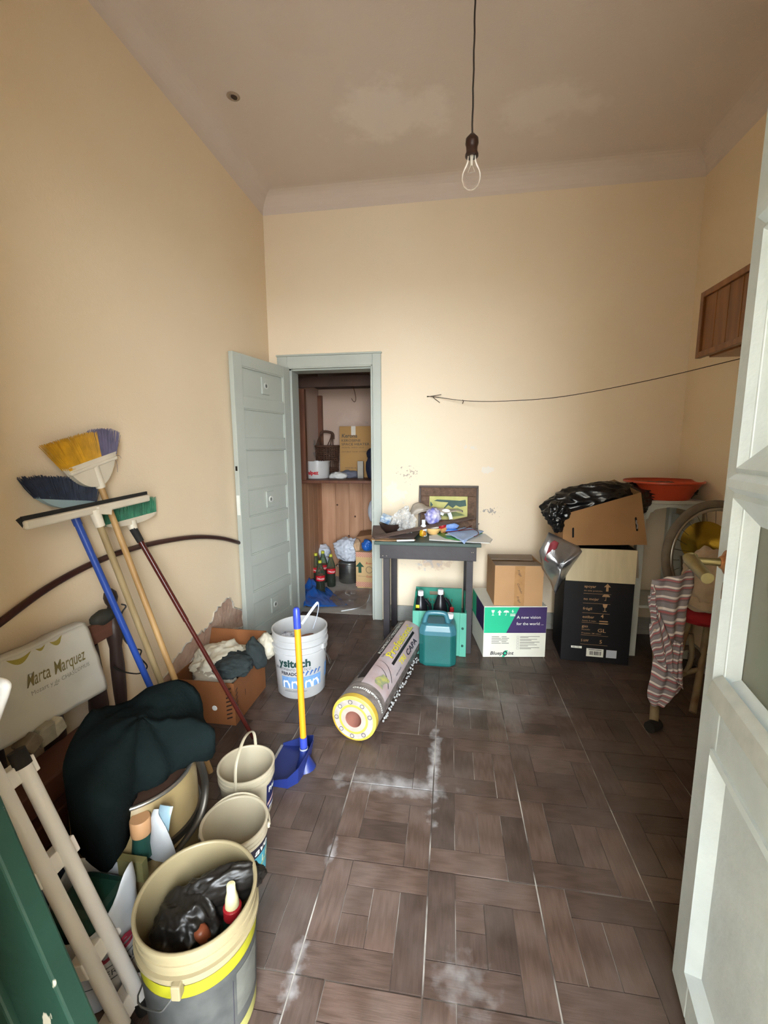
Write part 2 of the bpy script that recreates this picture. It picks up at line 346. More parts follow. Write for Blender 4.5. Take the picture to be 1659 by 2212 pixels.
    rr = N.new('ShaderNodeMapRange'); rr.inputs[3].default_value = .34; rr.inputs[4].default_value = .6; L.new(dn.outputs['Fac'], rr.inputs[0]); L.new(rr.outputs[0], b.inputs['Roughness'])
    bp = N.new('ShaderNodeBump'); bp.inputs['Strength'].default_value = .15; bp.inputs['Distance'].default_value = .004; L.new(g.outputs[0], bp.inputs['Height']); L.new(bp.outputs[0], b.inputs['Normal'])
    return m
wf1 = woodfloor('parquet_wood', False); wf2 = woodfloor('parquet_wood_far', True)
grout = mat('floor_joint_dust', '#4c423b', rough=.95, var=.3, scale=3.5, col2='#c9c4bb', detail=7)
grout.node_tree.nodes['Color Ramp'].color_ramp.elements[0].position = .46; grout.node_tree.nodes['Color Ramp'].color_ramp.elements[1].position = .66
floor = struct(MB().bb(XL-.25, XR+.25, -.05, YB+TH, -.08, -.004).build('floor', grout, origin=(0,0,0)))
TS = 0.339; TX0 = -0.386; TY0 = 0.914
pieces = []
rp = random.Random(3)
for i in range(-3, 7):
    for j in range(-2, 8):
        ox, oy = TX0+i*TS, TY0+j*TS; q = TS/4; g = .0011; G = .0024
        flip = False
        P = [(0,0,3*q,q,0), (3*q,0,4*q,3*q,1), (q,3*q,4*q,4*q,0), (0,q,q,4*q,1)]
        if flip: P = [(y0,x0,y1,x1,1-d) for x0,y0,x1,y1,d in P]
        k = rp.random()
        if k < .35: P += [(q,q,2*q,3*q,1),(2*q,q,3*q,3*q,1)]
        elif k < .7: P += [(q,q,3*q,2*q,0),(q,2*q,3*q,3*q,0)]
        elif k < .85: P += [(q,q,2*q,2*q,1),(q,2*q,2*q,3*q,0),(2*q,q,3*q,3*q,1)]
        else: P += [(q,q,3*q,2*q,0),(q,2*q,2*q,3*q,1),(2*q,2*q,3*q,3*q,1)]
        for x0,y0,x1,y1,d in P:
            a0 = ox+x0+(G if x0 == 0 else g); a1 = ox+x1-(G if abs(x1-TS) < 1e-6 else g); b0 = oy+y0+(G if y0 == 0 else g); b1 = oy+y1-(G if abs(y1-TS) < 1e-6 else g)
            a0, a1 = max(a0, XL), min(a1, XR); b0, b1 = max(b0, YF-.02), min(b1, YB+TH*.5)
            if a1-a0 < .012 or b1-b0 < .012: continue
            pieces.append((a0,a1,b0,b1,d, rp.uniform(-.0007,.0007)))
def inview(p):
    c = V((p[0]+p[1])/2, (p[2]+p[3])/2, 0)-CPOS; z = c.dot(FW)
    if z < .1: return False
    x = c.dot(RT)/z*FPX+829.5; y = -c.dot(UP)/z*FPX+1106
    return 330 < x < 1620 and y < 2450 and not (x < 480 and y > 1500) and not (y < 1420 and x > 1000)
pieces.sort(key=lambda p: (0 if inview(p) else 1, (V((p[0]+p[1])/2,(p[2]+p[3])/2,0)-CPOS).length))
shared = {}
for p in pieces[:300]:
    a0,a1,b0,b1,d,dz = p; lx, ly = (a1-a0, b1-b0) if d == 0 else (b1-b0, a1-a0)
    key = (round(lx,3), round(ly,3))
    if key not in shared:
        o = MB().box((0,0,-.002), (lx, ly, .004)).build('parquet_block', wf1, floor)
        shared[key] = o.data
    else:
        o = bpy.data.objects.new('parquet_block', shared[key]); COL.objects.link(o); o.parent = floor
    o.location = ((a0+a1)/2, (b0+b1)/2, dz); o.rotation_euler = (rp.uniform(-.002,.002), rp.uniform(-.002,.002), 0 if d == 0 else pi/2)
w = MB(); rn = []; dr = []
for p in pieces[300:]:
    a0,a1,b0,b1,d,dz = p; w.bb(a0,a1,b0,b1,-.004+dz,dz); v = rp.random(); rn += [v]*6; dr += [float(d)]*6
o = w.build('parquet_blocks', wf2, floor); o['kind'] = 'stuff'
for nm, dat in (('rnd', rn), ('dirn', dr)):
    A = o.data.attributes.new(nm, 'FLOAT', 'FACE'); A.data.foreach_set('value', dat)
# ------------------------------------------------------------------ skirting
sk = mat('skirting_grey', '#8f8f8a', var=.25, scale=8, rough=.6)
w = MB(); w.bb(OX1+.085, XR, YB-.016, YB, 0, .115); w.bb(OX1+.085, XR, YB-.022, YB, .0, .04); w.bb(OX1+.085, XR, YB-.02, YB, .115, .127)
struct(w.build('baseboard_back', sk, bevel=.004))
struct(MB().bb(XR-.016, XR, YF, YB-.022, 0, .12).bb(XR-.022, XR, YF, YB-.022, 0, .04).build('baseboard_right', sk, bevel=.004))
# ------------------------------------------------------------------ closet door casing, jamb, leaf
w = MB(); cw = .08
w.bb(OX0-cw, OX0, YB-.022, YB+.01, 0, OZ+cw); w.bb(OX1, OX1+cw*.8, YB-.022, YB+.01, 0, OZ+cw); w.bb(OX0, OX1, YB-.022, YB+.01, OZ, OZ+cw)
w.bb(OX0-.004, OX0+.022, YB+.01, YB+TH+.02, 0, OZ); w.bb(OX1-.022, OX1+.004, YB+.01, YB+TH+.02, 0, OZ); w.bb(OX0, OX1, YB+.01, YB+TH+.02, OZ-.022, OZ+.004)
w.bb(OX0-cw-.006, OX1+cw*.8+.006, YB-.03, YB, OZ+cw, OZ+cw+.012)
w.bb(OX0, OX0+.012, YB-.028, YB-.02, 0, OZ); w.bb(OX1-.012, OX1, YB-.028, YB-.02, 0, OZ); w.bb(OX0, OX1, YB-.028, YB-.02, OZ-.012, OZ)
struct(w.build('trim_1', grey_door, bevel=.003))
# leaf, hinged on the left jamb and swung back to the left wall
hinge = V(OX0+.004, YB-.03, .012); fr = V(-1.368, 2.655, .012); ld = (fr-hinge); LW = ld.length; ld.normalize(); LH = OZ-.02
ln_ = V(-ld.y, ld.x, 0)                 # points into the room
if ln_.x < 0: ln_ = -ln_
lf = lambda x, y, d=0.0: hinge+ld*x+V(0,0,y)+ln_*d
door1 = bpy.data.objects.new('door_1', None); COL.objects.link(door1); door1.location = hinge; door1['_o'] = tuple(hinge); struct(door1)
def slab(mb, fn, x0, x1, y0, y1, d0, d1):
    return mb.hexa([fn(x0,y0,d0), fn(x1,y0,d0), fn(x1,y0,d1), fn(x0,y0,d1)], [fn(x0,y1,d0), fn(x1,y1,d0), fn(x1,y1,d1), fn(x0,y1,d1)])
NP = 7; st = .085; rl = .075; th2 = .017; ph = (LH-rl*(NP+1)-.03)/NP
w = MB(); slab(w, lf, 0, st, 0, LH, -th2, th2); slab(w, lf, LW-st, LW, 0, LH, -th2, th2)
w.build('stile', grey_door, door1, bevel=.002)
y = 0; pz = []
for i in range(NP+1):
    hh = rl+(.03 if i == 0 else 0); slab(MB(), lf, st, LW-st, y, y+hh, -th2, th2-.0005)
    slab(w2 := MB(), lf, st, LW-st, y, y+hh, -th2, th2-.0005).build('rail', grey_door, door1, bevel=.002); y += hh
    if i < NP: pz.append((y, y+ph)); y += ph
for k, (y0, y1) in enumerate(pz):
    slab(MB(), lf, st, LW-st, y0, y1, -.006, .004).build('panel', grey_door, door1)
    bd = MB()
    slab(bd, lf, st, st+.009, y0, y1, .004, .014); slab(bd, lf, LW-st-.009, LW-st, y0, y1, .004, .014); slab(bd, lf, st, LW-st, y0, y0+.009, .004, .014); slab(bd, lf, st, LW-st, y1-.009, y1, .004, .014)
    bd.build('panel_moulding', grey_door, door1, bevel=.002)
    if k in (0, 3, 6):
        cy_ = (y0+y1)/2; cx_ = LW*.47
        pb = slab(MB(), lf, cx_-.045, cx_+.045, cy_-.058, cy_+.058, .003, .013).build('vent_plate', grey_door, door1, bevel=.003)
        vm = MB(); ring(vm, lf, cx_, cy_, .012, .010, .017, 20); vm.tube([lf(cx_+.02*cos(a), cy_+.02*sin(a), .014) for a in [2*pi*i/20 for i in range(20)]], .004, 6, closed=True)
        vm.build('vent_ring', mat('pale_vent', '#c3c5be', rough=.4, var=.05), pb, smooth=60)
        vg = MB()
        for dx in (-.009, -.003, .003, .009): slab(vg, lf, cx_+dx-.0012, cx_+dx+.0012, cy_-.014, cy_+.014, .013, .0155)
        for dx in (-.009, -.003, .003, .009): slab(vg, lf, cx_-.014, cx_+.014, cy_+dx-.0012, cy_+dx+.0012, .013, .0152)
        vg.build('vent_grille', mat('vent_dark', '#6a6a64', var=.1), pb)
slab(MB(), lf, LW, LW+.0015, .93, 1.06, -.012, .012).build('lock_plate', mat('lock_plate_white', '#d5d6cf', rough=.4), door1)
slab(MB(), lf, LW, LW+.002, 1.22, 1.25, -.007, .007).build('latch', mat('old_iron', '#3a342e', metal=.8, rough=.5), door1)
# ------------------------------------------------------------------ closet behind the opening
CX0, CX1, CYB, CZ = -1.35, -.44, 4.44, 2.3
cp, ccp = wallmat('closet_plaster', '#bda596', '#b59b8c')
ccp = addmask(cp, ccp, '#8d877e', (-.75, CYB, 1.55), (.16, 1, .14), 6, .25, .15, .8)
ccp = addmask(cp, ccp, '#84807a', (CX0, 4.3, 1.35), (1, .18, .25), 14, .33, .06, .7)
ccp = addmask(cp, ccp, '#c8b2a4', (-1.05, CYB, 1.6), (.3, 1, .3), 5, .3, .2, .6)
YJ = YB+TH+.02
struct(MB().bb(CX0-.1, CX1+.1, CYB, CYB+.1, -.1, CZ).build('wall_closet_back', cp, origin=(0,0,0)))
struct(MB().bb(CX0-.1, CX0, YB+TH, CYB, -.1, CZ).build('wall_closet_left', cp))
struct(MB().bb(CX1, CX1+.1, YB+TH, CYB, -.1, CZ).build('wall_closet_right', cp))
struct(MB().bb(CX0-.1, CX1+.1, YB+TH, CYB+.1, CZ, CZ+.1).build('ceiling_closet', cp))
cfm = mat('closet_floor_cement', '#a39c94', rough=.9, var=.25, scale=5, bump=.2, bscale=20)
struct(MB().bb(CX0-.1, CX1+.1, YB+TH*.5, CYB, -.08, .002).build('floor_closet', cfm))
pine = mat('pine_board', '#b58b6c', rough=.6, col2='#9a6e50', scale=2.2, stretch=(9, 9, .8), detail=7, bump=.06, bscale=20, rnd=.12)
brown = mat('brown_stained_wood', '#6b3f26', rough=.55, col2='#532c1a', scale=4, stretch=(8, 8, 1), rnd=.08)
dkw = mat('dark_brown_board', '#3a241a', rough=.7, var=.25)
SZ = 1.055
pan = bpy.data.objects.new('closet_panelling', None); COL.objects.link(pan); pan.location = (CX0, CYB-.02, 0); pan['_o'] = tuple(pan.location)
tag(pan, 'knotty pine boards lining the lower half of the closet', 'panelling')
nb = 6; bw = (CX1-CX0-.03)/nb
for i in range(nb): MB().bb(CX0+.015+i*bw+.0008, CX0+.015+(i+1)*bw-.0008, CYB-.018, CYB-.002, .004, SZ-.001).build('board', pine, pan, bevel=.002)
for i in range(5): MB().bb(CX0+.002, CX0+.016, CYB-.02-(i+1)*.15+.0008, CYB-.02-i*.15-.0008, .004, SZ-.001).build('board', pine, pan, bevel=.002)
for (x, z) in ((-1.17, .78), (-.98, .66), (-.76, .84), (-1.05, .45)):
    MB().lathe([(0, .003), (.007, .003), (.010, 0)], V(x, CYB-.0185, z), n=10, axis=(0,-1,0)).build('knot', mat('pine_knot', '#4a2c1b', var=.3), pan)
SY = 3.84
sh = tag(MB().bb(CX0+.002, CX1-.002, SY, CYB-.002, SZ, SZ+.028).build('closet_shelf', brown, origin=(CX0, SY, SZ), bevel=.003), 'brown wooden shelf across the closet at waist height', 'shelf')
up_ = tag(MB().bb(CX0+.002, CX1-.002, SY-.06, CYB-.002, 1.965, 1.99).bb(CX0+.002, CX1-.002, SY-.06, SY-.03, 1.9, 1.965).build('upper_shelf', dkw, origin=(CX0, SY, 1.9)), 'dark board shelf high up under the closet ceiling', 'shelf')
w = MB(); w.bb(CX0+.002, CX0+.05, SY+.0, SY+.05, SZ+.03, 1.895)
tag(w.build('shelf_post', brown, origin=(CX0, SY, SZ+.03)), 'reddish brown wooden post at the left end of the closet shelf', 'post')
tag(MB().bb(CX0+.002, CX0+.045, CYB-.045, CYB-.002, SZ+.03, 1.9).build('corner_batten', brown, origin=(CX0, CYB-.045, SZ+.03)), 'brown batten standing in the back corner above the closet shelf', 'batten')
hk = at(765, 852, 'y', 4.25)
tag(MB().tube(bez([V(hk.x-.01, 4.25, 1.963), V(hk.x+.008, 4.25, 1.9), V(hk.x+.016, 4.25, 1.84), V(hk.x+.002, 4.25, 1.815), V(hk.x-.02, 4.25, 1.835), V(hk.x-.025, 4.25, 1.85)], 20), .003, 6).build('hanging_hook', mat('rusty_wire', '#5a3a26', metal=.5, rough=.6), origin=(hk.x, 4.25, 1.96), smooth=60), 'rusty wire hook hanging under the upper closet shelf', 'hook')
# ------------------------------------------------------------------ glazed door leaf beside the camera
door_white = mat('white_door_paint', '#d2e2ec', rough=.55, var=.07, scale=9, bump=.15, bscale=40, col2='#c3d3dd')
LD = V(.194, .981, 0).normalized(); LN = V(-.981, .194, 0).normalized(); LWD = .80
FAR = V(.6, 1.06, .012); HIN = FAR-LD*LWD
d2 = lambda x, y, d=0.0: HIN+LD*x+V(0,0,y)+LN*d
door2 = bpy.data.objects.new('door_2', None); COL.objects.link(door2); door2.location = HIN; door2['_o'] = tuple(HIN); struct(door2)
T2 = .04; H2 = 2.36
def sl2(x0, x1, y0, y1, a, b): return slab(MB(), d2, x0, x1, y0, y1, a, b)
sl2(LWD-.105, LWD, 0, H2, -T2, 0).build('stile', door_white, door2, bevel=.003)
sl2(0, .105, 0, H2, -T2, 0).build('stile', door_white, door2, bevel=.003)
sl2(.105, LWD-.105, 0, .13, -T2, -.0006).build('rail', door_white, door2, bevel=.003)
sl2(.105, LWD-.105, .70, .845, -T2, -.0006).build('rail', door_white, door2, bevel=.003)
sl2(.105, LWD-.105, H2-.11, H2, -T2, -.0006).build('rail', door_white, door2, bevel=.003)
sl2(.105, LWD-.105, .13, .70, -.028, -.016).build('panel', door_white, door2)
def mould(x0, x1, y0, y1, name='moulding', wd=.032, hi=.012, lo=-.018):
    """mitred sloping frame around an opening"""
    q = [(x0,y0),(x1,y0),(x1,y1),(x0,y1)]; qi = [(x0+wd,y0+wd),(x1-wd,y0+wd),(x1-wd,y1-wd),(x0+wd,y1-wd)]; qm = [(x0+.01,y0+.01),(x1-.01,y0+.01),(x1-.01,y1-.01),(x0+.01,y1-.01)]
    for i in range(4):
        j = (i+1) % 4
        mb = MB().add([d2(*q[i],-.02), d2(*q[j],-.02), d2(*qi[j],-.02), d2(*qi[i],-.02), d2(*q[i],hi*.6), d2(*q[j],hi*.6), d2(*qm[j],hi), d2(*qm[i],hi), d2(*qi[i],lo), d2(*qi[j],lo)],
                      [(0,3,2,1), (0,1,5,4), (4,5,6,7), (7,6,9,8), (8,9,2,3)])
        mb.build(name, door_white, door2)
mould(.095, LWD-.095, .12, .71, wd=.034, hi=.010, lo=-.016)
pane = film('reflection_haze_glass', '#aeb8b0', alpha=.38, rough=.25)  # pale haze in the glass colour stands in for outdoor reflections
gz = [(.835, 1.272), (1.312, 1.78), (1.82, H2-.10)]
for k, (a, b) in enumerate(gz):
    mould(.072, LWD-.072, a, b, name='glazing_moulding', wd=.06, hi=.012, lo=-.02)
    sl2(.11, LWD-.11, a+.01, b-.01, -.024, -.021).build('glass_pane', pane, door2)
for z0, z1 in ((1.272, 1.312), (1.78, 1.82)):
    w = MB(); x0, x1 = .095, LWD-.078
    w.prism([(z0-.004, .004), (z0+.012, .022), (z1-.012, .022), (z1+.004, .004), (z1+.004, -.03), (z0-.004, -.03)], lambda a, b, d: d2(d, a, b), x0, x1)
    w.build('glazing_bar', door_white, door2)
# ledge (weather bar) below the lower pane
MB().prism([(.815, .001), (.835, .026), (.872, .018), (.885, .001)], lambda a, b, d: d2(d, a, b), .1, LWD-.1).build('ledge', mat('worn_ledge_paint', '#a9b2b4', var=.2, scale=20, col2='#bcc4c4'), door2)
brass = mat('aged_brass', '#8f7f52', metal=.9, rough=.35, var=.25, scale=20, col2='#6d6142')
hx, hz = LWD-.05, 1.118
hd = MB().lathe([(.0, .012), (.012, .012), (.016, .006), (.024, .002), (.027, 0)], d2(hx, hz, .0), n=24, axis=LN).build('handle', mat('rusty_brass_rose', '#b08a5c', metal=.6, rough=.5, var=.4, scale=40, col2='#8a4a28'), door2, smooth=50)
MB().tube([d2(hx, hz, .008), d2(hx, hz, .03), d2(hx, hz, .046), d2(hx, hz, .062)], [.0095, .008, .0085, .0085], 14).build('spindle', brass, hd, smooth=50)
MB().tube([d2(hx+.008, hz+.006, .064), d2(hx, hz, .064), d2(hx-.10, hz-.012, .062)], [.0145, .0145, .0115], 16).build('lever', brass, hd, smooth=40)
kh = MB(); kh.prism([(-.007,-.02),(.007,-.02),(.009,-.004),(.006,.016),(0,.022),(-.006,.016),(-.009,-.004)], lambda a, b, d: d2(hx-.004+a, hz-.062+b, d), .0, .0015)
kh.build('keyhole', mat('keyhole_bare', '#7b6a5c', var=.4, scale=80), door2)
# ------------------------------------------------------------------ wall cupboard of varnished boards, on the right wall
varn = mat('varnished_pine', '#8a5526', rough=.4, col2='#6c3d18', scale=3, stretch=(8, 8, 1), detail=7, rnd=.1, coat=.2)
CF = 1.324; y0c, y1c, z0c, z1c = 1.72, 2.72, 1.85, 2.19
cab = thing('wall_cupboard', (CF, 2.2, z0c), 'small varnished pine cupboard of upright boards hung on the right wall', 'cupboard')
MB().bb(CF+.02, XR-.002, y0c, y1c, z0c+.012, z1c-.01).build('body', varn, cab, bevel=.003)
for a, b, c, d in ((y1c-.03, y1c, z0c, z1c), (y0c, y0c+.03, z0c, z1c)): MB().bb(CF-.006, CF+.022, a, b, c, d).build('frame_post', varn, cab, bevel=.003)
MB().bb(CF-.006, CF+.022, y0c+.03, y1c-.03, z1c-.03, z1c).build('frame_rail', varn, cab, bevel=.003)
MB().bb(CF-.006, CF+.022, y0c+.03, y1c-.03, z0c, z0c+.03).build('frame_rail', varn, cab, bevel=.003)
n = 9; bw = (y1c-y0c-.06)/n
for i in range(n): MB().bb(CF+.006, CF+.02, y0c+.03+i*bw+.002, y0c+.03+(i+1)*bw-.002, z0c+.03, z1c-.03).build('board', varn, cab, bevel=.003)
MB().bb(CF+.05, XR-.03, y0c+.03, y1c-.03, z0c, z0c+.012).build('bottom_board', varn, cab, bevel=.002)
# ------------------------------------------------------------------ wire line from a nail in the back wall
wire = mat('rusty_line_wire', '#3b2d22', metal=.4, rough=.7)
a = at(937, 857, 'y', YB-.012); pts = [a, at(1010, 866, 'y', 3.22), at(1100, 866, 'y', 3.1), at(1220, 856, 'y', 2.96), at(1400, 822, 'y', 2.78), at(1590, 777, 'y', 2.6)]
e = pts[-1]; pts.append(e+(pts[-1]-pts[-2])*.12)
lw = thing('clothes_wire', a, 'thin rusty wire strung from a nail in the back wall across the corner', 'wire')
MB().tube(bez(pts, 50), .0022, 6).build('strand', wire, lw)
MB().tube([V(a.x, YB+.01, a.z), a+V(.0,-.03,-.002)], .003, 6).tube([a+V(-.05,0,.0), a+V(.055,-.02,.012)], .002, 6).tube([a+V(-.01,0,0), a+V(.045,-.02,-.045)], .002, 6).tube([a+V(-.05,0,.005), a+V(-.01,-.012,.0)], .002, 6).build('nail', wire, lw)
k = at(1000, 866, 'y', 3.235); MB().tube([k+V(-.004,0,.006), k+V(.004,0,.0), k+V(-.002,0,-.02)], .003, 6).build('knot', wire, lw)
# ------------------------------------------------------------------ bulb on its cord
bk = at(1020, 290, 'y', 1.62); bx, by = bk.x, 1.62
bl = thing('hanging_bulb', (bx, by, ZC), 'clear glass bulb in a dark lampholder hanging on a long cord', 'lamp')
zs = bk.z
MB().tube([V(bx+.0008*sin(i*1.7), by+.0008*cos(i*2.3), ZC-(ZC-zs)*i/30) for i in range(31)], .0028, 6).build('cord', mat('black_cord', '#2c231d', rough=.9), bl)
MB().lathe([(.001, .012), (.008, .008), (.014, .001), (.0205, -.006), (.0215, -.02), (.0185, -.03), (.018, -.044), (.0215, -.052), (.0215, -.058), (.015, -.06)], V(bx, by, zs-.008), n=24).build('lampholder', mat('bakelite_brown', '#2e1c15', rough=.35), bl, smooth=40)
def glassmat(name, col=(1,1,1), rough=0.0, ior=1.1):
    return film(name, '#ffffff', alpha=.03, rough=.03)
MB().lathe([(.013, 0), (.014, -.012), (.0175, -.024), (.026, -.042), (.0315, -.058), (.031, -.074), (.024, -.09), (.012, -.099), (.0, -.1015)], V(bx, by, zs-.064), n=32).build('bulb_glass', film('bulb_glass', '#fff8ef', alpha=.0, rough=.02, ior=1.12), bl, smooth=180)
MB().lathe([(.0, -.03), (.004, -.03), (.005, -.01), (.008, 0)], V(bx, by, zs-.064), n=12).tube([V(bx-.002,by,zs-.09), V(bx-.011,by,zs-.112), V(bx-.005,by,zs-.115), V(bx+.005,by,zs-.113), V(bx+.011,by,zs-.112), V(bx+.002,by,zs-.09)], .0006, 5).build('filament_stem', mat('glass_stem', '#cfc6b8', rough=.2, alpha=.6), bl, smooth=50)
# ------------------------------------------------------------------ boxes on the floor by the back wall
card = mat('cardboard_tan', '#b08a62', rough=.85, var=.08, scale=4, bump=.05, bscale=30)
cardd = mat('cardboard_brown', '#95704a', rough=.85, var=.1, scale=4, bump=.05, bscale=30)
cardg = mat('cardboard_side_grey', '#8a7a6a', rough=.85, var=.1, scale=4)
cream = mat('cardboard_cream', '#c9bd9f', rough=.85, var=.07, scale=5, stretch=(6,6,1))
paper = mat('off_white_print', '#dcdccf', rough=.7, var=.05)
class BX:
    def __init__(s, FL, ang, w, d, h):
        s.o = Vector(FL); s.u = V(cos(ang), sin(ang), 0); s.v = V(-sin(ang), cos(ang), 0); s.w, s.d, s.h = w, d, h
        s.front = plane_fn(s.o, s.u, (0,0,1)); s.left = plane_fn(s.o+s.v*d, -s.v, (0,0,1)); s.top = plane_fn(s.o+V(0,0,h), s.u, s.v)
    def P(s, x, y, z): return s.o+s.u*x+s.v*y+V(0,0,z)
    def blk(s, x0, x1, y0, y1, z0, z1, mb=None):
        mb = mb or MB(); q = [(x0,y0),(x1,y0),(x1,y1),(x0,y1)]
        return mb.hexa([s.P(x,y,z0) for x,y in q], [s.P(x,y,z1) for x,y in q])
FL = at(1043, 1420, 'z', 0); FR = at(1177, 1420, 'z', 0); ang = atan2(FR.y-FL.y, FR.x-FL.x)
bh = at(1043, 1310, 'y', FL.y).z
B = BX(FL, ang, (FR-FL).length, .38, bh)
bp_ = thing('printed_carton', FL, 'white carton with green and purple print saying A new vision for the world', 'box')
B.blk(0, B.w, 0, B.d, .002, bh).build('body', paper, bp_, bevel=.003)
teal = mat('print_green', '#1fb487', rough=.6, var=.03); purp = mat('print_purple', '#3a2a5c', rough=.6, var=.05); inkd = mat('print_dark', '#262330', rough=.7, var=0); inkg = mat('print_grey', '#77776f', rough=.7, var=0); inkw = mat('print_white', '#e9ece6', rough=.7, var=0)
gz0, gz1 = bh*.485, bh*.985
w = MB(); w.add([B.front(0.002,gz0,.0006), B.front(B.w*.36,gz0,.0006), B.front(B.w*.56,gz1,.0006), B.front(0.002,gz1,.0006)], [(0,1,2,3)]); w.build('green_band', teal, bp_)
w = MB(); w.add([B.front(B.w*.36,gz0,.0006), B.front(B.w-.002,gz0,.0006), B.front(B.w-.002,gz1,.0006), B.front(B.w*.56,gz1,.0006)], [(0,1,2,3)]); w.build('purple_band', purp, bp_)
rect(MB(), B.left, B.d*.35, B.d-.002, gz0*1.06, gz1, .0006).build('purple_band', purp, bp_)
rect(MB(), B.left, .002, B.d*.35, gz0*1.06, gz1, .0006).build('green_band', teal, bp_)
def onto(fn, x, y): return lambda a, b, d=0: fn(x+a, y+b, d)
text('A new vision', .028, onto(B.front, B.w*.52, bh*.765), inkw, bp_, width=B.w*.38, extr=.0014)
text('for the world ...', .028, onto(B.front, B.w*.52, bh*.64), inkw, bp_, width=B.w*.43, extr=.0014)
text('Bluep', .034, onto(B.front, B.w*.11, bh*.055), inkd, bp_, width=B.w*.2, bold=.02, shear=.2, extr=.0014)
text('int', .034, onto(B.front, B.w*.40, bh*.055), inkd, bp_, width=B.w*.09, bold=.02, shear=.2, extr=.0014)
w = MB(); w.add([B.front(B.w*.305,0.004,.0007), B.front(B.w*.345,0.004,.0007), B.front(B.w*.40,bh*.14,.0007), B.front(B.w*.35,bh*.14,.0007)], [(0,1,2,3)]); w.build('logo_stripe', teal, bp_)
w = MB(); ring(w, B.front, B.w*.355, bh*.083, .009, .007, .0016, 20); w.build('logo_ring', inkd, bp_)
w = MB()
for i in range(5):
    rect(w, B.front, B.w*.13, B.w*(.25+.03*((i*7) % 3)), bh*(.405-.032*i), bh*(.417-.032*i), .001); rect(w, B.front, B.w*.29, B.w*(.37+.02*((i*5) % 3)), bh*(.405-.032*i), bh*(.417-.032*i), .001)
    rect(w, B.front, B.w*.585, B.w*(.9-.04*(i % 2)), bh*(.41-.055*i), bh*(.42-.055*i), .001); rect(w, B.front, B.w*.585, B.w*(.72+.05*(i % 3)), bh*(.388-.055*i), bh*(.398-.055*i), .001)
w.build('fine_print', inkg, bp_)['kind'] = 'stuff'
w = MB()
for i in range(5):
    x, y_, s_ = B.w*.535, bh*(.385-.055*i), .014
    for a, b, c, d in ((0,s_,0,.0012),(0,s_,s_-.0012,s_),(0,.0012,0,s_),(s_-.0012,s_,0,s_)): rect(w, B.front, x+a, x+b, y_+c, y_+d, .001)
w.build('tick_boxes', inkg, bp_)['kind'] = 'stuff'
def icon(mb, fn, kind, x, y, s, d=.0014):
    f = lambda a, b: fn(x+a*s, y+b*s, d)
    if kind == 'glass':
        mb.add([f(-.3,.5), f(-.2,.1), f(.2,.1), f(.3,.5)], [(0,1,2,3)]); mb.add([f(-.2,.1), f(-.04,-.02), f(.04,-.02), f(.2,.1)], [(0,1,2,3)]); mb.add([f(-.04,-.02), f(-.04,-.42), f(.04,-.42), f(.04,-.02)], [(0,1,2,3)]); mb.add([f(-.22,-.42), f(-.22,-.5), f(.22,-.5), f(.22,-.42)], [(0,1,2,3)])
    elif kind == 'arrow':
        mb.add([f(-.14,-.5), f(.14,-.5), f(.14,.05), f(-.14,.05)], [(0,1,2,3)]); mb.add([f(-.4,.05), f(.4,.05), f(0,.5)], [(0,1,2)])
    elif kind == 'umbrella':
        n = 10; mb.add([f(.5*cos(pi*i/n), .05+.4*sin(pi*i/n)) for i in range(n+1)], [tuple(range(n+1))]); mb.add([f(-.03,-.45), f(.03,-.45), f(.03,.05), f(-.03,.05)], [(0,1,2,3)]); mb.add([f(-.18,-.5), f(.03,-.5), f(.03,-.42), f(-.18,-.42)], [(0,1,2,3)])
    elif kind == 'stack':
        for b in (-.5, -.2): mb.add([f(-.5,b), f(.5,b), f(.5,b+.14), f(-.5,b+.14)], [(0,1,2,3)])
for k, x in zip(('glass','arrow','umbrella'), (.14, .245, .35)): w = MB(); icon(w, B.front, k, B.w*x, bh*.88, .036); w.build('handling_symbol', inkw, bp_)
w = MB(); icon(w, B.front, 'stack', B.w*.455, bh*.865, .034); w.build('handling_symbol', inkw, bp_) 
text('6', .03, onto(B.front, B.w*.435, bh*.885), inkw, bp_, extr=.0014)
# plain taped carton on top of it
F1 = at(1067, 1303, 'y', FL.y+.02); F2 = at(1173, 1303, 'y', FL.y+.03); ang1 = ang-.06
S = BX(V(F1.x, F1.y, bh+.003), ang1, F2.x-F1.x, .30, at(1070, 1222, 'y', F1.y).z-bh-.003)
sc_ = thing('taped_carton', S.o, 'plain tan cardboard box with a strip of brown printed tape, stacked on the white carton', 'box')
w = MB(); t = .004
for a in ((0,S.w,0,t),(0,S.w,S.d-t,S.d),(0,t,t,S.d-t),(S.w-t,S.w,t,S.d-t)): S.blk(*a, 0, S.h, w)
S.blk(t, S.w-t, t, S.d-t, 0, .004, w); w.build('body', card, sc_, bevel=.0015)
w = MB(); q = .012
w.hexa([S.P(.002,.002,S.h), S.P(S.w-.002,.002,S.h), S.P(S.w-.002,S.d*.49,S.h-q), S.P(.002,S.d*.49,S.h-q)], [S.P(.002,.002,S.h+.003), S.P(S.w-.002,.002,S.h+.003), S.P(S.w-.002,S.d*.49,S.h+.003-q), S.P(.002,S.d*.49,S.h+.003-q)]); w.build('flap', cardg, sc_)
w = MB(); w.hexa([S.P(.002,S.d*.53,S.h+.0), S.P(S.w-.03,S.d*.53,S.h-.004), S.P(S.w-.002,S.d-.002,S.h), S.P(.002,S.d-.002,S.h)], [S.P(.002,S.d*.53,S.h+.004), S.P(S.w-.03,S.d*.53,S.h), S.P(S.w-.002,S.d-.002,S.h+.003), S.P(.002,S.d-.002,S.h+.003)]); w.build('flap', cardg, sc_)
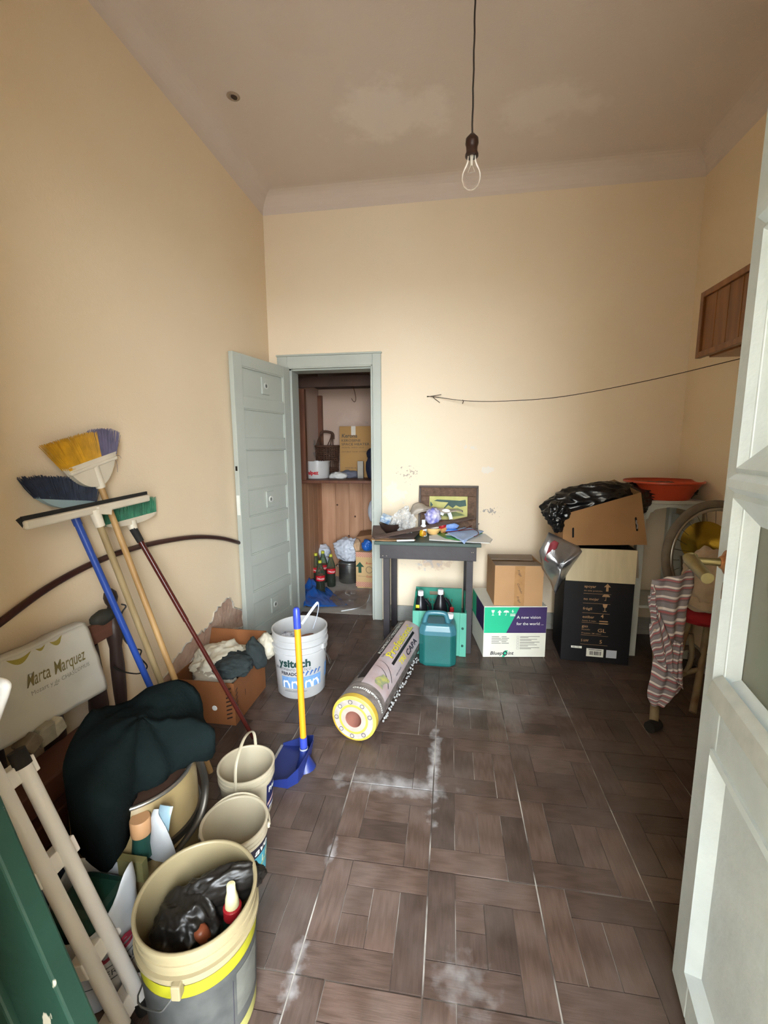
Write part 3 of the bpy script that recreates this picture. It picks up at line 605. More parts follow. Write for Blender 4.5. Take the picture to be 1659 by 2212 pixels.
rect(MB(), S.front, S.w*.41, S.w*.62, .0, S.h, .0008, 1, 6).build('tape', mat('packing_tape', '#a98258', rough=.25, var=.1, scale=30), sc_)
for i, (b_, sh_) in enumerate((('Frágil', .2), ('Cuidado', .3), ('Frágil', .2))): text(b_, .022, lambda a, b, d, i=i: S.front(S.w*.46+b*.9+a*.35, S.h*(.9-.33*i)-a*.9, d), inkd, sc_, extr=.0016)
# tall black box
FL = at(1210, 1425, 'z', 0); FR = at(1357, 1438, 'z', 0); ang = atan2(FR.y-FL.y, FR.x-FL.x)
kh_ = at(1222, 1184, 'y', FL.y).z
K = BX(FL, ang, (FR-FL).length, .30, kh_)
bk_ = thing('black_appliance_box', FL, 'tall black printed appliance box with its cream flap folded down in front', 'box')
blk = mat('black_carton', '#17171c', rough=.5, var=.2, scale=3, spec=.4)
w = MB(); t = .005
for a in ((0,K.w,0,t),(0,K.w,K.d-t,K.d),(0,t,t,K.d-t),(K.w-t,K.w,t,K.d-t)): K.blk(*a, .002, kh_, w)
K.blk(t, K.w-t, t, K.d-t, .002, .008, w); w.build('body', blk, bk_, bevel=.002)
fz = at(1222, 1253, 'y', FL.y-.012).z
w = MB(); w.hexa([K.P(.002,-.016,fz), K.P(K.w-.002,-.012,fz-.004), K.P(K.w-.002,-.008,fz-.004), K.P(.002,-.012,fz)], [K.P(.002,-.006,kh_+.002), K.P(K.w-.002,-.006,kh_+.002), K.P(K.w-.002,.001,kh_+.004), K.P(.002,.001,kh_+.004)]); w.build('front_flap', cream, bk_)
w = MB(); w.hexa([K.P(K.w+.001,0,kh_-.17), K.P(K.w+.018,0,kh_-.17), K.P(K.w+.018,K.d,kh_-.17), K.P(K.w+.001,K.d,kh_-.17)], [K.P(K.w-.002,0,kh_), K.P(K.w+.003,0,kh_), K.P(K.w+.003,K.d,kh_), K.P(K.w-.002,K.d,kh_)]); w.build('side_flap', cardg, bk_)
gold = mat('print_bronze', '#b08d6a', rough=.6, var=0)
def kt(s, x, z, size, w_=None, **k): text(s, size, onto(K.front, K.w*x, kh_*z), gold, bk_, width=K.w*w_ if w_ else None, **k)
zz = lambda py: at(1290, py, 'y', FL.y).z/kh_
kt('apoyar', .29, zz(1269), .024, .17, bold=.01); kt('en esta posición', .29, zz(1277), .014, .26); kt('no mojar', .29, zz(1296), .024, .22, bold=.01)
kt('frágil', .29, zz(1317), .024, .13, bold=.01); kt('estibar', .29, zz(1335), .024, .17, bold=.01); kt('hasta 4 cajas', .29, zz(1342), .013, .2); kt('gas', .29, zz(1355), .024, .09, bold=.01); kt('licuado', .29, zz(1361), .013, .12); kt('Presión: 28 mbar', .29, zz(1369), .013, .29)
kt('5 kW', .29, zz(1386), .022, .11, bold=.01); kt('GL', .52, zz(1364), .034, .12, bold=.01); kt('5', .56, zz(1388), .034, bold=.01); kt('4', .555, zz(1333), .034, bold=.01)
w = MB()
for py in (1282, 1303, 1324, 1345, 1372, 1392): rect(w, K.front, K.w*.285, K.w*.68, kh_*zz(py), kh_*zz(py)+.0018, .0012)
w.build('rule_lines', gold, bk_)['kind'] = 'stuff'
for k, x, y_, s_ in (('arrow',.62,1267,.05),('umbrella',.61,1288,.045),('glass',.605,1311,.048),('stack',.6,1338,.05)): w = MB(); icon(w, K.front, k, K.w*x, kh_*zz(y_), s_); w.build('handling_symbol', gold, bk_)
w = MB(); rect(w, K.front, K.w*.38, K.w*.63, kh_*.055, kh_*.128, .001); w.build('label_sticker', inkw, bk_)
rect(MB(), K.front, K.w*.67, K.w*.82, kh_*.055, kh_*.125, .001).build('label_sticker', mat('pale_blue_label', '#c3cbdc', var=0), bk_)
rect(MB(), K.front, K.w*.15, K.w*.31, kh_*.122, kh_*.141, .001).build('label_sticker', inkw, bk_)
w = MB(); x = K.w*.43; rb = random.Random(5)
while x < K.w*.59: q = rb.uniform(.0015, .005); rect(w, K.front, x, x+q, kh_*.07, kh_*.105, .0018); x += q+rb.uniform(.0015, .004)
rect(w, K.front, K.w*.41, K.w*.6, kh_*.115, kh_*.12, .0018); w.build('barcode', inkd, bk_)
text('MS-1183', .012, onto(K.front, K.w*.17, kh_*.127), inkd, bk_, extr=.0018)
# low brown tray box tipped on top of it, with a black bag
ty = FL.y-.03
c0 = at(1215, 1178, 'y', ty); c1 = at(1398, 1177, 'y', ty+.02); c2 = at(1385, 1064, 'y', ty+.0); c3 = at(1218, 1111, 'y', ty-.02)
cl0 = at(1197, 1148, 'y', ty+.13); cl3 = at(1196, 1106, 'y', ty+.11)
DB = V(0, .30, .035)
tb = thing('tray_box', c0, 'low open brown cardboard box lying tilted on the black box, with slot handles', 'box')
def panel(mb, q, n, t=.005):
    n = Vector(n)*t; mb.add([p for p in q]+[p+n for p in q], [(0,1,2,3),(7,6,5,4),(0,4,5,1),(1,5,6,2),(2,6,7,3),(3,7,4,0)]); return mb
panel(MB(), [c0, c1, c2, c3], (0,1,0)).build('front_panel', cardd, tb)
panel(MB(), [cl0, c0, c3, cl3], (.7,.7,0)).build('corner_panel', cardd, tb)
c1b = c1+DB+V(.03,0,.05); c2b = c2+DB+V(-.05,0,.02); clb0 = cl0+V(0,.2,.03); clb3 = cl3+V(0,.2,.06)
panel(MB(), [c1, c1b, c2b, c2], (-1,0,0)).build('side_panel', cardd, tb)
panel(MB(), [clb0, cl0, cl3, clb3], (1,0,0)).build('side_panel', cardd, tb)
panel(MB(), [c1b, clb0, clb3, c2b], (0,-1,0)).build('back_panel', cardd, tb)
panel(MB(), [c0, cl0, clb0, c1b, c1][:4], (0,0,1), .004).add([c0+V(0,0,.002), c1b+V(0,0,.002), c1+V(0,0,.002)], [(0,1,2)]).build('bottom_panel', cardd, tb)
slot = mat('slot_dark', '#0d0b0a', rough=.9, var=0)
def qf(x, y, d): return c0.lerp(c1, x).lerp(c3.lerp(c2, x), y)+V(0,-1,0)*d
def rslot(cx, cy, w_, h_, fn=qf, d=.0012):
    P = []
    for k in range(16):
        a = 2*pi*k/16; P.append(fn(cx+cos(a)*w_+(0), cy+(h_-w_*2.2)*(1 if sin(a) > 0 else -1)+sin(a)*w_*2.2, d))
    return MB().add(P, [tuple(range(16))])
rslot(.125, .38, .013, .15).build('hand_slot', slot, tb); rslot(.90, .42, .013, .14).build('hand_slot', slot, tb)
MB().tube(bez([qf(.905,.5,.003), qf(.897,.45,.006), qf(.908,.40,.006), qf(.9,.33,.003)], 10), .004, 6).build('bag_scrap', mat('grey_scrap', '#8a8685'), tb)
black = mat('black_bin_bag', '#0c0d10', rough=.25, var=.3, scale=6, bump=.35, bscale=9, spec=.6)
def bagfn(seed, k1=.10, k2=.05):
    sd = Vector((seed*3.7, seed*1.9, seed)); ax = Vector((sin(seed), cos(seed*1.3), .4*sin(seed*2.1))).normalized()
    def f(p, q):
        pa = p-ax*p.dot(ax)*.55; r = 1+k1*.6*noise.noise(p*1.3+sd)-k1*abs(noise.noise(pa*2.6+sd))*1.3 - k2*abs(noise.noise(pa*5.5+sd))*1.2 + k1*.35
        return q*r
    return f
bc = qf(.52, .78, -.14)
mbag = MB().blob(bc+V(-.02,.01,.02), (.33, .118, .15), sub=6, amp=.08, freq=1.2, seed=2, fn=bagfn(2, .16, .09), R=Matrix.Rotation(-.14, 3, 'Y'))
ft = qf(.0, .93, -.03)
mbag.blob(ft+V(-.035,-.01,.015), (.075,.06,.075), sub=5, amp=.1, freq=1.5, seed=17, fn=bagfn(17, .3, .2)); mbag.blob(ft+V(-.03,-.03,-.05), (.035,.03,.055), sub=4, amp=.1, freq=1.5, seed=18, fn=bagfn(18, .3, .2))
tag(mbag.build('bin_bag', black, smooth=180, origin=bc), 'shiny black plastic bag stuffed into the tilted brown box', 'bag')
# silver foil bag hanging between them
foil = mat('silver_foil', '#a8abb0', metal=.85, rough=.3, var=.15, bump=.35, bscale=14)
fp = [(1185,1150),(1250,1180),(1256,1190),(1235,1222),(1212,1262),(1199,1282),(1190,1258),(1170,1225),(1165,1190)]
fy = FL.y-.05
P = [at(x, y_, 'y', fy+.03*sin(i*2.1)) for i, (x, y_) in enumerate(fp)]
cen = sum(P, V(0,0,0))/len(P)+V(0,-.035,.01)
mb = MB(); R_ = 7; n = len(P); ringn = []
mb.v.append(cen)
for r in range(1, R_+1):
    for i in range(n*3):
        a, b = P[i//3], P[(i//3+1) % n]; e_ = a.lerp(b, (i % 3)/3); q = cen.lerp(e_, r/R_); q.y += .03*noise.noise(q*11)-.014*abs(noise.noise(q*23))-.03*(1-(r/R_)**2)
        mb.v.append(q)
m3 = n*3
for i in range(m3): mb.f.append((0, 1+i, 1+(i+1) % m3))
for r in range(R_-1):
    for i in range(m3): mb.f.append((1+r*m3+i, 1+(r+1)*m3+i, 1+(r+1)*m3+(i+1) % m3, 1+r*m3+(i+1) % m3))
fb = thing('foil_bag', P[0], 'crumpled silver foil bag with red marking, pinned beside the black box', 'bag')
mb.build('bag_body', foil, fb, smooth=180, solid=.006)
rd = mat('print_red', '#8c3a42', rough=.4, var=.1)
mb = MB(); k0 = at(1192, 1192, 'y', fy-.058); mb.grid(lambda u, v: k0+V((u-.5)*.055+(v-.5)*.03, .004*sin(u*6)+.02*u, (v-.5)*.14*(1-.5*abs(u-.5))), 6, 6); mb.build('red_mark', rd, fb, smooth=180, solid=.001)
text('XL', .05, lambda a, b, d: k0+V(-.012+a*.5+b*.2, -.006, -.03+b*1.2), mat('foil_print_grey', '#cfcfd2', var=0), fb)
# ------------------------------------------------------------------ painted side table with a scalloped apron
grw = mat('chalky_grey_paint', '#b9beba', rough=.7, var=.1, scale=7, bump=.15, bscale=25)
tx0, ty0 = 1.185, 2.93; tz = at(1395, 1088, 'y', ty0).z; tx1, ty1 = 1.55, 3.29
stb = thing('side_table', (tx0, ty0, 0), 'tall chalky grey wooden side table with scalloped apron in the back corner', 'table')
MB().bb(tx0-.02, tx1+.01, ty0-.02, ty1+.01, tz, tz+.022).build('table_top', grw, stb, bevel=.004)
for x, y_ in ((tx0,ty0),(tx1-.045,ty0),(tx0,ty1-.045),(tx1-.045,ty1-.045)): MB().bb(x, x+.045, y_, y_+.045, .002, tz).build('leg', grw, stb, bevel=.003)
def apron(o, u, L):
    n = 22; prof = []
    for i in range(n+1):
        t_ = i/n; z = .10 if t_ < .08 or t_ > .92 else (.055 if abs(t_-.5) > .36 else .02+.02*abs(t_-.5)/.36)
        prof.append((t_*L, -z))
    poly = [(0,0)]+prof+[(L,0)]
    f = plane_fn(o, u, (0,0,1)); return MB().prism(poly[::1], lambda a, b, d: f(a, b, d), -.018, 0)
apron(V(tx0+.045, ty0+.01, tz), (1,0,0), tx1-tx0-.09).build('apron', grw, stb)
apron(V(tx0+.01, ty1-.045, tz), (0,-1,0), ty1-ty0-.09).build('apron', grw, stb)
MB().bb(tx0+.01, tx1-.01, ty0+.012, ty1-.01, .33, .35).build('lower_shelf', grw, stb, bevel=.003)
MB().bb(tx1-.03, tx1-.012, ty0+.046, ty1-.046, .35, tz-.1).build('back_board', grw, stb)
b2 = V(1.33, 3.08, tz+.065)
tag(MB().blob(b2, (.26, .17, .07), sub=5, amp=.15, freq=1.8, seed=8, fn=bagfn(8, .18, .1), zmin=tz+.023).blob(V(1.115, 3.0, tz+.07), (.09, .07, .06), sub=4, amp=.2, freq=2, seed=5, fn=bagfn(5, .2, .12)).build('bin_bag', black, smooth=180, origin=V(b2.x, b2.y, tz+.023)), 'flattened black plastic bag under the red basin', 'bag')
rc = at(1432, 1038, 'y', 3.06); rr_ = (at(1512, 1042, 'y', 3.06).x-at(1352, 1032, 'y', 3.06).x)/2; zr = rc.z; zb = zr-.115
redp = mat('red_orange_plastic', '#b8452a', rough=.35, var=.08, scale=4)
bas = thing('plastic_basin', (rc.x, 3.06, zb), 'shallow red-orange plastic basin resting on a black bag', 'basin')
MB().lathe([(0, .004), (rr_*.62, .004), (rr_*.66, .012), (rr_*.92, .10), (rr_*.985, .112), (rr_, .114), (rr_, .106), (rr_*.95, .1), (rr_*.93, .094), (rr_*.68, 0), (0, 0)], V(rc.x, 3.06, zb), n=56).build('bowl', redp, bas, smooth=40)
MB().lathe([(rr_*.99, .104), (rr_*1.02, .106), (rr_*1.025, .114), (rr_*1.01, .119), (rr_*.98, .116)], V(rc.x, 3.06, zb), n=56).build('rolled_rim', redp, bas, smooth=60)
# ------------------------------------------------------------------ old bicycle behind the door, clothes thrown over it
bik = thing('bicycle', (1.2, 2.35, 0), 'old cream bicycle with a spoked wheel and gold disc, half hidden behind the open door', 'bicycle')
wc = V(1.42, 2.52, .78); ax_ = V(.25, -.95, .12).normalized(); wu = ax_.cross(V(0,0,1)).normalized(); wv_ = wu.cross(ax_)
rubber = mat('grey_tyre', '#6b6257', rough=.85, var=.15, scale=20); chrome = mat('dull_chrome', '#a9a9a6', metal=.9, rough=.28, var=.1)
circ = lambda r, n=48, d=0: [wc+wu*cos(2*pi*i/n)*r+wv_*sin(2*pi*i/n)*r+ax_*d for i in range(n)]
whl = MB().tube(circ(.292, 64), .021, 10, closed=True).build('tyre', rubber, bik, smooth=60)
MB().tube(circ(.264, 64), .011, 8, closed=True, flat=(1, 1.3)).build('rim', chrome, whl, smooth=60)
w = MB()
for i in range(28):
    a = 2*pi*i/28; b = a+(.5 if i % 2 else -.5); s_ = .018 if i % 4 < 2 else -.018
    w.tube([wc+wu*cos(b)*.02+wv_*sin(b)*.02+ax_*s_, wc+wu*cos(a)*.262+wv_*sin(a)*.262], .0014, 4, caps=False)
w.build('spokes', mat('spoke_steel', '#5d564d', metal=.7, rough=.5), whl)
MB().tube([wc-ax_*.05, wc+ax_*.05], .017, 12).tube([wc+wu*.2-wv_*.13+ax_*.004, wc+wu*.21+wv_*.02+ax_*.004], .009, 6).build('hub', chrome, whl)
gd = mat('gold_disc', '#7d6318', metal=.85, rough=.3, var=.2, scale=7)
dcn = at(1521, 1172, 'y', 2.45); 
MB().lathe([(0, .028), (.03, .03), (.045, .022), (.085, .012), (.112, 0), (.106, -.004), (0, -.004)], dcn, n=40, axis=V(-.75,-.62,.22).normalized()).build('gold_disc', gd, bik, smooth=40)
crm = mat('cream_rusty_enamel', '#8d8468', rough=.5, var=.3, scale=12, col2='#6b4d34')
frame = [([(1.42,2.52,.78),(1.36,2.42,.5),(1.28,2.30,.25),(1.2,2.18,.08)], .016), ([(1.36,2.42,.5),(1.2,2.4,.46),(1.09,2.38,.48)], .017), ([(1.10,2.40,.6),(1.09,2.36,.4),(1.05,2.24,.2),(1.005,2.13,.05)], .02),
         ([(1.28,2.30,.25),(1.15,2.3,.2),(1.05,2.24,.2)], .013), ([(1.3,2.4,.62),(1.2,2.32,.4),(1.17,2.28,.26),(1.21,2.3,.22),(1.25,2.33,.3),(1.24,2.34,.42)], .012), ([(1.45,2.3,.5),(1.36,2.2,.2),(1.34,2.15,.04)], .02)]
for p, r in frame: MB().tube(bez(p, 18), r, 10).build('frame_tube', crm, bik, smooth=60)
MB().tube([V(1.03,2.145,.028), V(.975,2.105,.028)], .027, 12).build('grip', mat('black_rubber', '#1d1b19', rough=.8), bik, smooth=40)
MB().tube([V(1.36,2.15,.022), V(1.3,2.12,.022)], .021, 12).build('grip', mat('black_rubber', '#1d1b19', rough=.8), bik, smooth=40)
MB().lathe([(.03,.004),(.05,.004),(.055,0),(.05,-.004),(.03,-.004),(.03,.004)], V(1.24,2.34,.3), n=28, axis=V(-.3,-.9,.1).normalized()).build('chainwheel', mat('greasy_steel', '#4a4238', metal=.6, rough=.6), bik, smooth=40)
stl = at(1500, 1322, 'y', 2.33)
tag(MB().blob(stl+V(.06,0,-.005), (.15,.11,.055), sub=4, amp=.12, freq=1.6, seed=4, fn=bagfn(4,.1,.05)).build('red_cushion', mat('dark_red_cloth', '#8c1016', rough=.8, var=.12), smooth=180, origin=stl), 'dark red padded cloth lying over the bicycle frame', 'cloth')
tag(MB().blob(stl+V(.05,-.01,.05), (.13,.09,.035), sub=4, amp=.25, freq=2.2, seed=9, fn=bagfn(9,.2,.1)).build('dark_garment', mat('black_navy_cloth', '#16161e', rough=.85, var=.2), smooth=180, origin=stl), 'black garment bunched under the beige cloth', 'clothing')
bgc = at(1535, 1250, 'y', 2.26)
tag(MB().blob(bgc, (.12,.11,.15), sub=5, amp=.16, freq=1.7, seed=14, fn=bagfn(14,.14,.07)).blob(bgc+V(.0,-.0,-.11), (.13,.1,.055), sub=4, amp=.2, freq=2, seed=3, fn=bagfn(3,.14,.07)).build('beige_cloth', mat('beige_cotton', '#a8947c', rough=.9, var=.08, sheen=.2, bump=.2, bscale=50), smooth=180, origin=bgc), 'crumpled beige cotton cloth heaped beside the striped shirt', 'clothing')
# striped shirt: hangs in folds from the bicycle
def stripes():
    m = bpy.data.materials.new('striped_shirt_cloth'); m.use_nodes = True; N = m.node_tree.nodes; L = m.node_tree.links; b = N['Principled BSDF']
    uv = N.new('ShaderNodeUVMap'); uv.uv_map = 'UVMap'; sp = N.new('ShaderNodeSeparateXYZ'); L.new(uv.outputs[0], sp.inputs[0])
    fr_ = N.new('ShaderNodeMath'); fr_.operation = 'FRACT'; L.new(sp.outputs[0], fr_.inputs[0])
    r = N.new('ShaderNodeValToRGB'); r.color_ramp.interpolation = 'CONSTANT'; el = r.color_ramp.elements
    el[0].position = 0; el[0].color = (*hexc('#8d8b94'), 1); el[1].position = .42; el[1].color = (*hexc('#e4dfe0'), 1)
    e = el.new(.62); e.color = (*hexc('#8d8b94'), 1); e = el.new(.7); e.color = (*hexc('#b06a72'), 1); e = el.new(.86); e.color = (*hexc('#7c6f78'), 1)
    L.new(fr_.outputs[0], r.inputs[0]); L.new(r.outputs[0], b.inputs['Base Color']); b.inputs['Roughness'].default_value = .9
    return m
strm = stripes()
def ribbon(name, parent, left, right, y0, sgn, freq, ph, nu=18, nv=36, fold=.03, off=0.0, slope=0.0):
    """cloth sheet between two pixel polylines on a plane near y0, with folds; UV stripes run across"""
    Lc = bez([at(x, y_, 'y', y0+dy) for x, y_, dy in left], nv); Rc = bez([at(x, y_, 'y', y0+dy) for x, y_, dy in right], nv)
    def f(u, v):
        i = min(int(v*nv), nv-1); t = v*nv-i; a = Lc[i].lerp(Lc[i+1], t); b = Rc[i].lerp(Rc[i+1], t); q = a.lerp(b, u)
        q.y -= fold*sin(u*pi)+fold*.45*sin(u*13+v*5+ph)*(.3+.7*sin(u*pi)) + .006*noise.noise(q*22); q.y -= off
        return q
    mb = MB().grid(f, nu, nv); ob = mb.build(name, strm, parent, smooth=180, solid=.003)
    uvl = ob.data.uv_layers.new(name='UVMap')
    for poly in ob.data.polygons:
        for li in poly.loop_indices:
            vi = ob.data.loops[li].vertex_index; u = (vi % (nu+1))/nu; v = (vi//(nu+1))/nv
            uvl.data[li].uv = ((v*freq+sgn*u*slope), u)
    return ob
sroot = at(1450, 1240, 'y', 2.13)
shirt = thing('striped_shirt', sroot, 'grey, white and pink striped shirt hanging off the bicycle', 'clothing')
ribbon('back', shirt, [(1408,1252,0),(1403,1300,0),(1412,1360,0),(1425,1400,0),(1452,1400,0)], [(1497,1228,.02),(1497,1262,.02),(1485,1310,.02),(1478,1370,.02),(1476,1400,.02)], 2.11, -1, 8.5, 0, slope=1.6)
ribbon('front', shirt, [(1400,1345,0),(1402,1385,0),(1412,1415,0),(1430,1440,0)], [(1420,1320,.0),(1440,1365,0),(1452,1390,0),(1448,1445,0)], 2.10, 1, 7, 1.3, slope=1.6, off=.012)
ribbon('sleeve', shirt, [(1414,1405,.02),(1408,1450,.0),(1399,1500,0),(1408,1524,0)], [(1456,1395,.02),(1466,1440,0),(1472,1485,0),(1440,1512,0)], 2.10, -1, 7.5, 2.2, slope=1.3)
ribbon('lining', shirt, [(1452,1378,0),(1447,1410,0),(1446,1450,0),(1460,1472,0)], [(1471,1386,0),(1470,1420,0),(1471,1460,0),(1472,1485,0)], 2.085, 1, 6, .6, slope=.5, fold=.012, off=.015)
ribbon('collar', shirt, [(1399,1285,0),(1398,1300,0),(1404,1325,0),(1408,1350,0)], [(1412,1262,0),(1414,1290,0),(1418,1320,0),(1420,1345,0)], 2.105, 1, 6, 0, slope=.7, fold=.025, off=.006)
for x, y_ in ((1434, 1411), (1415, 1361)): MB().lathe([(0,.003),(.005,.003),(.006,0)], at(x, y_, 'y', 2.055), n=10, axis=(0,-1,0)).build('button', mat('pearl_button', '#cfc0b4', rough=.3), shirt)
# ------------------------------------------------------------------ dark table by the back wall
tdk = mat('black_brown_paint', '#2b2629', rough=.5, var=.2, scale=8, bump=.1, bscale=30)
tgn = mat('dark_green_paint', '#33463f', rough=.5, var=.2, scale=8)
TZ = .765; TF = 2.80
lx0 = at(827, 1210, 'y', TF).x; lx1 = at(1023, 1215, 'y', TF).x; tbk = 3.25
tab = thing('work_table', (lx0, TF, 0), 'small dark painted wooden table with green edged top against the back wall', 'table')
MB().bb(at(808, 1165, 'y', TF-.03).x, at(1040, 1172, 'y', TF-.03).x, TF-.03, tbk+.03, TZ-.022, TZ).build('table_top', tgn, tab, bevel=.003)
ax0, ax1 = at(821, 1190, 'y', TF).x, at(1029, 1195, 'y', TF).x
MB().bb(ax0, ax1, TF-.012, TF+.008, TZ-.118, TZ-.023).build('apron', tdk, tab, bevel=.002)
MB().bb(ax0+.01, ax1-.01, tbk-.01, tbk+.01, TZ-.118, TZ-.023).build('apron', tdk, tab, bevel=.002)
for x in (ax0+.004, ax1-.024): MB().bb(x, x+.02, TF+.009, tbk-.011, TZ-.118, TZ-.023).build('apron', tdk, tab, bevel=.002)
for x, y_ in ((lx0,TF+.009),(lx1-.045,TF+.009),(lx0+.002,tbk-.055),(lx1-.047,tbk-.055)): MB().bb(x, x+.043, y_, y_+.043, .002, TZ-.0235).build('leg', tdk, tab, bevel=.002)
for x in (ax0+.02, ax0+.045, ax1-.02, ax1-.03):
    MB().lathe([(0,.002),(.003,.0015),(.0035,0)], V(x, TF-.012, TZ-.1 if x < 0 else TZ-.06), n=8, axis=(0,-1,0)).build('nail_head', mat('pale_nail', '#8d8378', metal=.5), tab)
# framed picture
fx0, fx1 = at(906, 1060, 'y', 3.27).x, at(1033, 1060, 'y', 3.27).x; fz1 = at(960, 1051, 'y', 3.29).z; fz0 = TZ+.002
fo = V(fx0, 3.235, fz0); fvv = V(0, .07, fz1-fz0).normalized(); pf = plane_fn(fo, (1,0,0), fvv); FWd, FH = fx1-fx0, (V(0,.07,fz1-fz0)).length
pic = thing('framed_picture', fo, 'small painting in a wide carved brown frame leaning on the wall above the table', 'picture')
frm = mat('carved_brown_frame', '#6b503c', rough=.6, col2='#4a3323', scale=40, bump=.8, bscale=70)
fw_ = .075
for i, (x0, x1, y0, y1) in enumerate(((0,FWd,0,fw_),(0,FWd,FH-fw_,FH),(0,fw_,fw_,FH-fw_),(FWd-fw_,FWd,fw_,FH-fw_))): slab(MB(), pf, x0, x1, y0, y1, -.014, .008).build('frame_side', frm, pic, bevel=.004)
ed = mat('frame_edge_dark', '#3a271b', rough=.5, var=.2)
w = MB()
for x0, x1, y0, y1 in ((-.004,FWd+.004,-.0,.012),(-.004,FWd+.004,FH-.012,FH+.004),(-.004,.012,.012,FH-.012),(FWd-.012,FWd+.004,.012,FH-.012)): slab(w, pf, x0, x1, y0, y1, -.016, .014)
w.build('outer_moulding', ed, pic, bevel=.002)
slab(MB(), pf, fw_, FWd-fw_, fw_, FH-fw_, -.012, -.004).build('canvas', mat('painted_canvas', '#a8a860', rough=.7, var=.15, scale=12, col2='#c2bd7a'), pic)
pd = mat('painting_dark_green', '#3d5550', rough=.7, var=.2)
def pp(pts, name, m, d=.0): MB().add([pf(fw_+x*(FWd-2*fw_), fw_+y*(FH-2*fw_), -.003+d) for x, y in pts], [tuple(range(len(pts)))]).build(name, m, pic)
pp([(.12,.80),(.2,.86),(.55,.84),(.8,.82),(.95,.86),(.97,.6),(.8,.55),(.7,.62),(.62,.5),(.5,.62),(.42,.5),(.36,.45),(.5,.74),(.3,.76)], 'painted_shape', pd)
pp([(.03,.78),(.1,.62),(.05,.55),(.02,.6)], 'painted_shape', pd); pp([(.6,.48),(.75,.5),(.9,.4),(.7,.38)], 'painted_shape', mat('painting_olive', '#6d7a4a', var=.1))
pp([(.3,.3),(.7,.34),(.95,.2),(.6,.12),(.25,.16)], 'painted_shape', mat('painting_olive', '#6d7a4a', var=.1))
# loose things on the table (z = table top)
def flatq(px, z, t=.004, mb=None):
    P = [at(x, y_, 'z', z) for x, y_ in px]; n = len(P); mb = mb or MB()
    mb.add(P+[p+V(0,0,t) for p in P], [tuple(range(n))[::-1], tuple(range(n, 2*n))]+[(i, (i+1) % n, n+(i+1) % n, n+i) for i in range(n)]); return mb
z = TZ+.001
def ctr(ob_px, zz_): return at(ob_px[0], ob_px[1], 'z', zz_)
tag(flatq([(802,1167),(838,1169),(898,1167),(880,1150),(812,1150)], z, .003).build('cardboard_sheet', card, origin=ctr((840,1160), z)), 'thin tan cardboard sheet at the left front of the table', 'cardboard')
tag(flatq([(803,1163),(885,1163),(905,1147),(842,1136),(806,1135)], z+.004, .005).build('brown_plywood', mat('reddish_brown_board', '#5d4338', rough=.6, var=.15), origin=ctr((840,1150), z)), 'flat reddish brown board lying on the left of the table', 'board')
bkk = thing('book', ctr((870,1155), z+.01), 'closed book with dark cover and white page edges on the table', 'book')
q = [(838,1162),(893,1164),(909,1148),(862,1145)]
flatq(q, z+.0095, .0015).build('cover', mat('dark_book_cover', '#3a2c2b', rough=.6, var=.1), bkk); flatq([(840,1161.5),(892,1163.5),(907,1148),(863,1146)], z+.011, .011).build('pages', mat('book_pages', '#d9d6cc', rough=.8, var=.05), bkk); flatq(q, z+.022, .0015).build('cover', mat('dark_book_cover', '#3a2c2b', rough=.6, var=.1), bkk)
tag(MB().tube([at(857,1168,'z',z+.014), at(895,1167,'z',z+.014)], .006, 8).build('white_marker', mat('white_plastic_matt', '#d8dde0', rough=.5, var=0), origin=ctr((875,1168), z), smooth=40), 'white pen lying at the front edge of the table', 'pen')
papm = mat('white_paper', '#d6d8d6', rough=.8, var=.06)
tag(flatq([(927,1167),(1000,1171),(1058,1174),(1064,1166),(1048,1154),(968,1152),(927,1158)], z, .004).build('paper_sheets', papm, origin=ctr((990,1162), z)), 'white paper sheets spread on the right of the table', 'paper')
grn = mat('green_plastic', '#2f7a2e', rough=.3, var=.15)
gt = thing('green_tray', ctr((980,1160), z+.006), 'bright green plastic folder under the pale blue cloth', 'folder')
flatq([(945,1155),(962,1163),(1000,1169),(1020,1160),(1043,1152),(1000,1146),(960,1148)], z+.006, .006).build('cover', grn, gt, bevel=.002)
flatq([(962,1155),(982,1158),(992,1152),(970,1150)], z+.0125, .002).build('white_patch', papm, gt)
# pale blue cloth hanging a little over the front edge
c0_, c1_, c2_, c3_ = at(966,1151,'z',z+.022), at(1000,1170,'z',z+.016), at(1045,1148,'z',z+.024), at(1003,1138,'z',z+.03)
mb = MB().grid(lambda u, v: c0_.lerp(c1_, u).lerp(c3_.lerp(c2_, u), v)+V(0,0,.006*noise.noise(V(u*4,v*4,1))), 14, 14)
e0, e1 = c0_.lerp(c1_, .72), c1_.lerp(c2_, .25); tip = at(1003,1175,'y',2.755)
mb.grid(lambda u, v: e0.lerp(e1, u).lerp(tip, v*.97)+V(0,-.01*sin(v*pi),.004*sin(v*pi)), 8, 10)
tag(mb.build('blue_cloth', mat('pale_blue_cotton', '#9fb6dc', rough=.9, var=.06), smooth=180, solid=.004, origin=c0_), 'pale blue cloth folded over the table corner', 'cloth')
hm = mat('red_brown_wire', '#6a2a26', metal=.3, rough=.4); hz_ = z+.036
H = lambda x, y_: at(x, y_, 'z', hz_)
tag(MB().tube(bez([H(957,1150), H(1015,1144), H(1030,1146), H(1034,1152), H(1030,1157), H(1024,1159)], 24), .0028, 6).tube(bez([H(990,1146), H(1010,1140), H(1028,1130), H(1034,1128), H(1034,1132), H(1028,1135)], 20), .0028, 6).build('coat_hanger', hm, smooth=60, origin=H(1000,1148)), 'red-brown wire coat hanger lying on the blue cloth', 'hanger')
bb_ = ctr((968,1146), z+.03)
br = thing('scrubbing_brush', bb_, 'blue plastic brush with pale blue bristles on the table', 'brush')
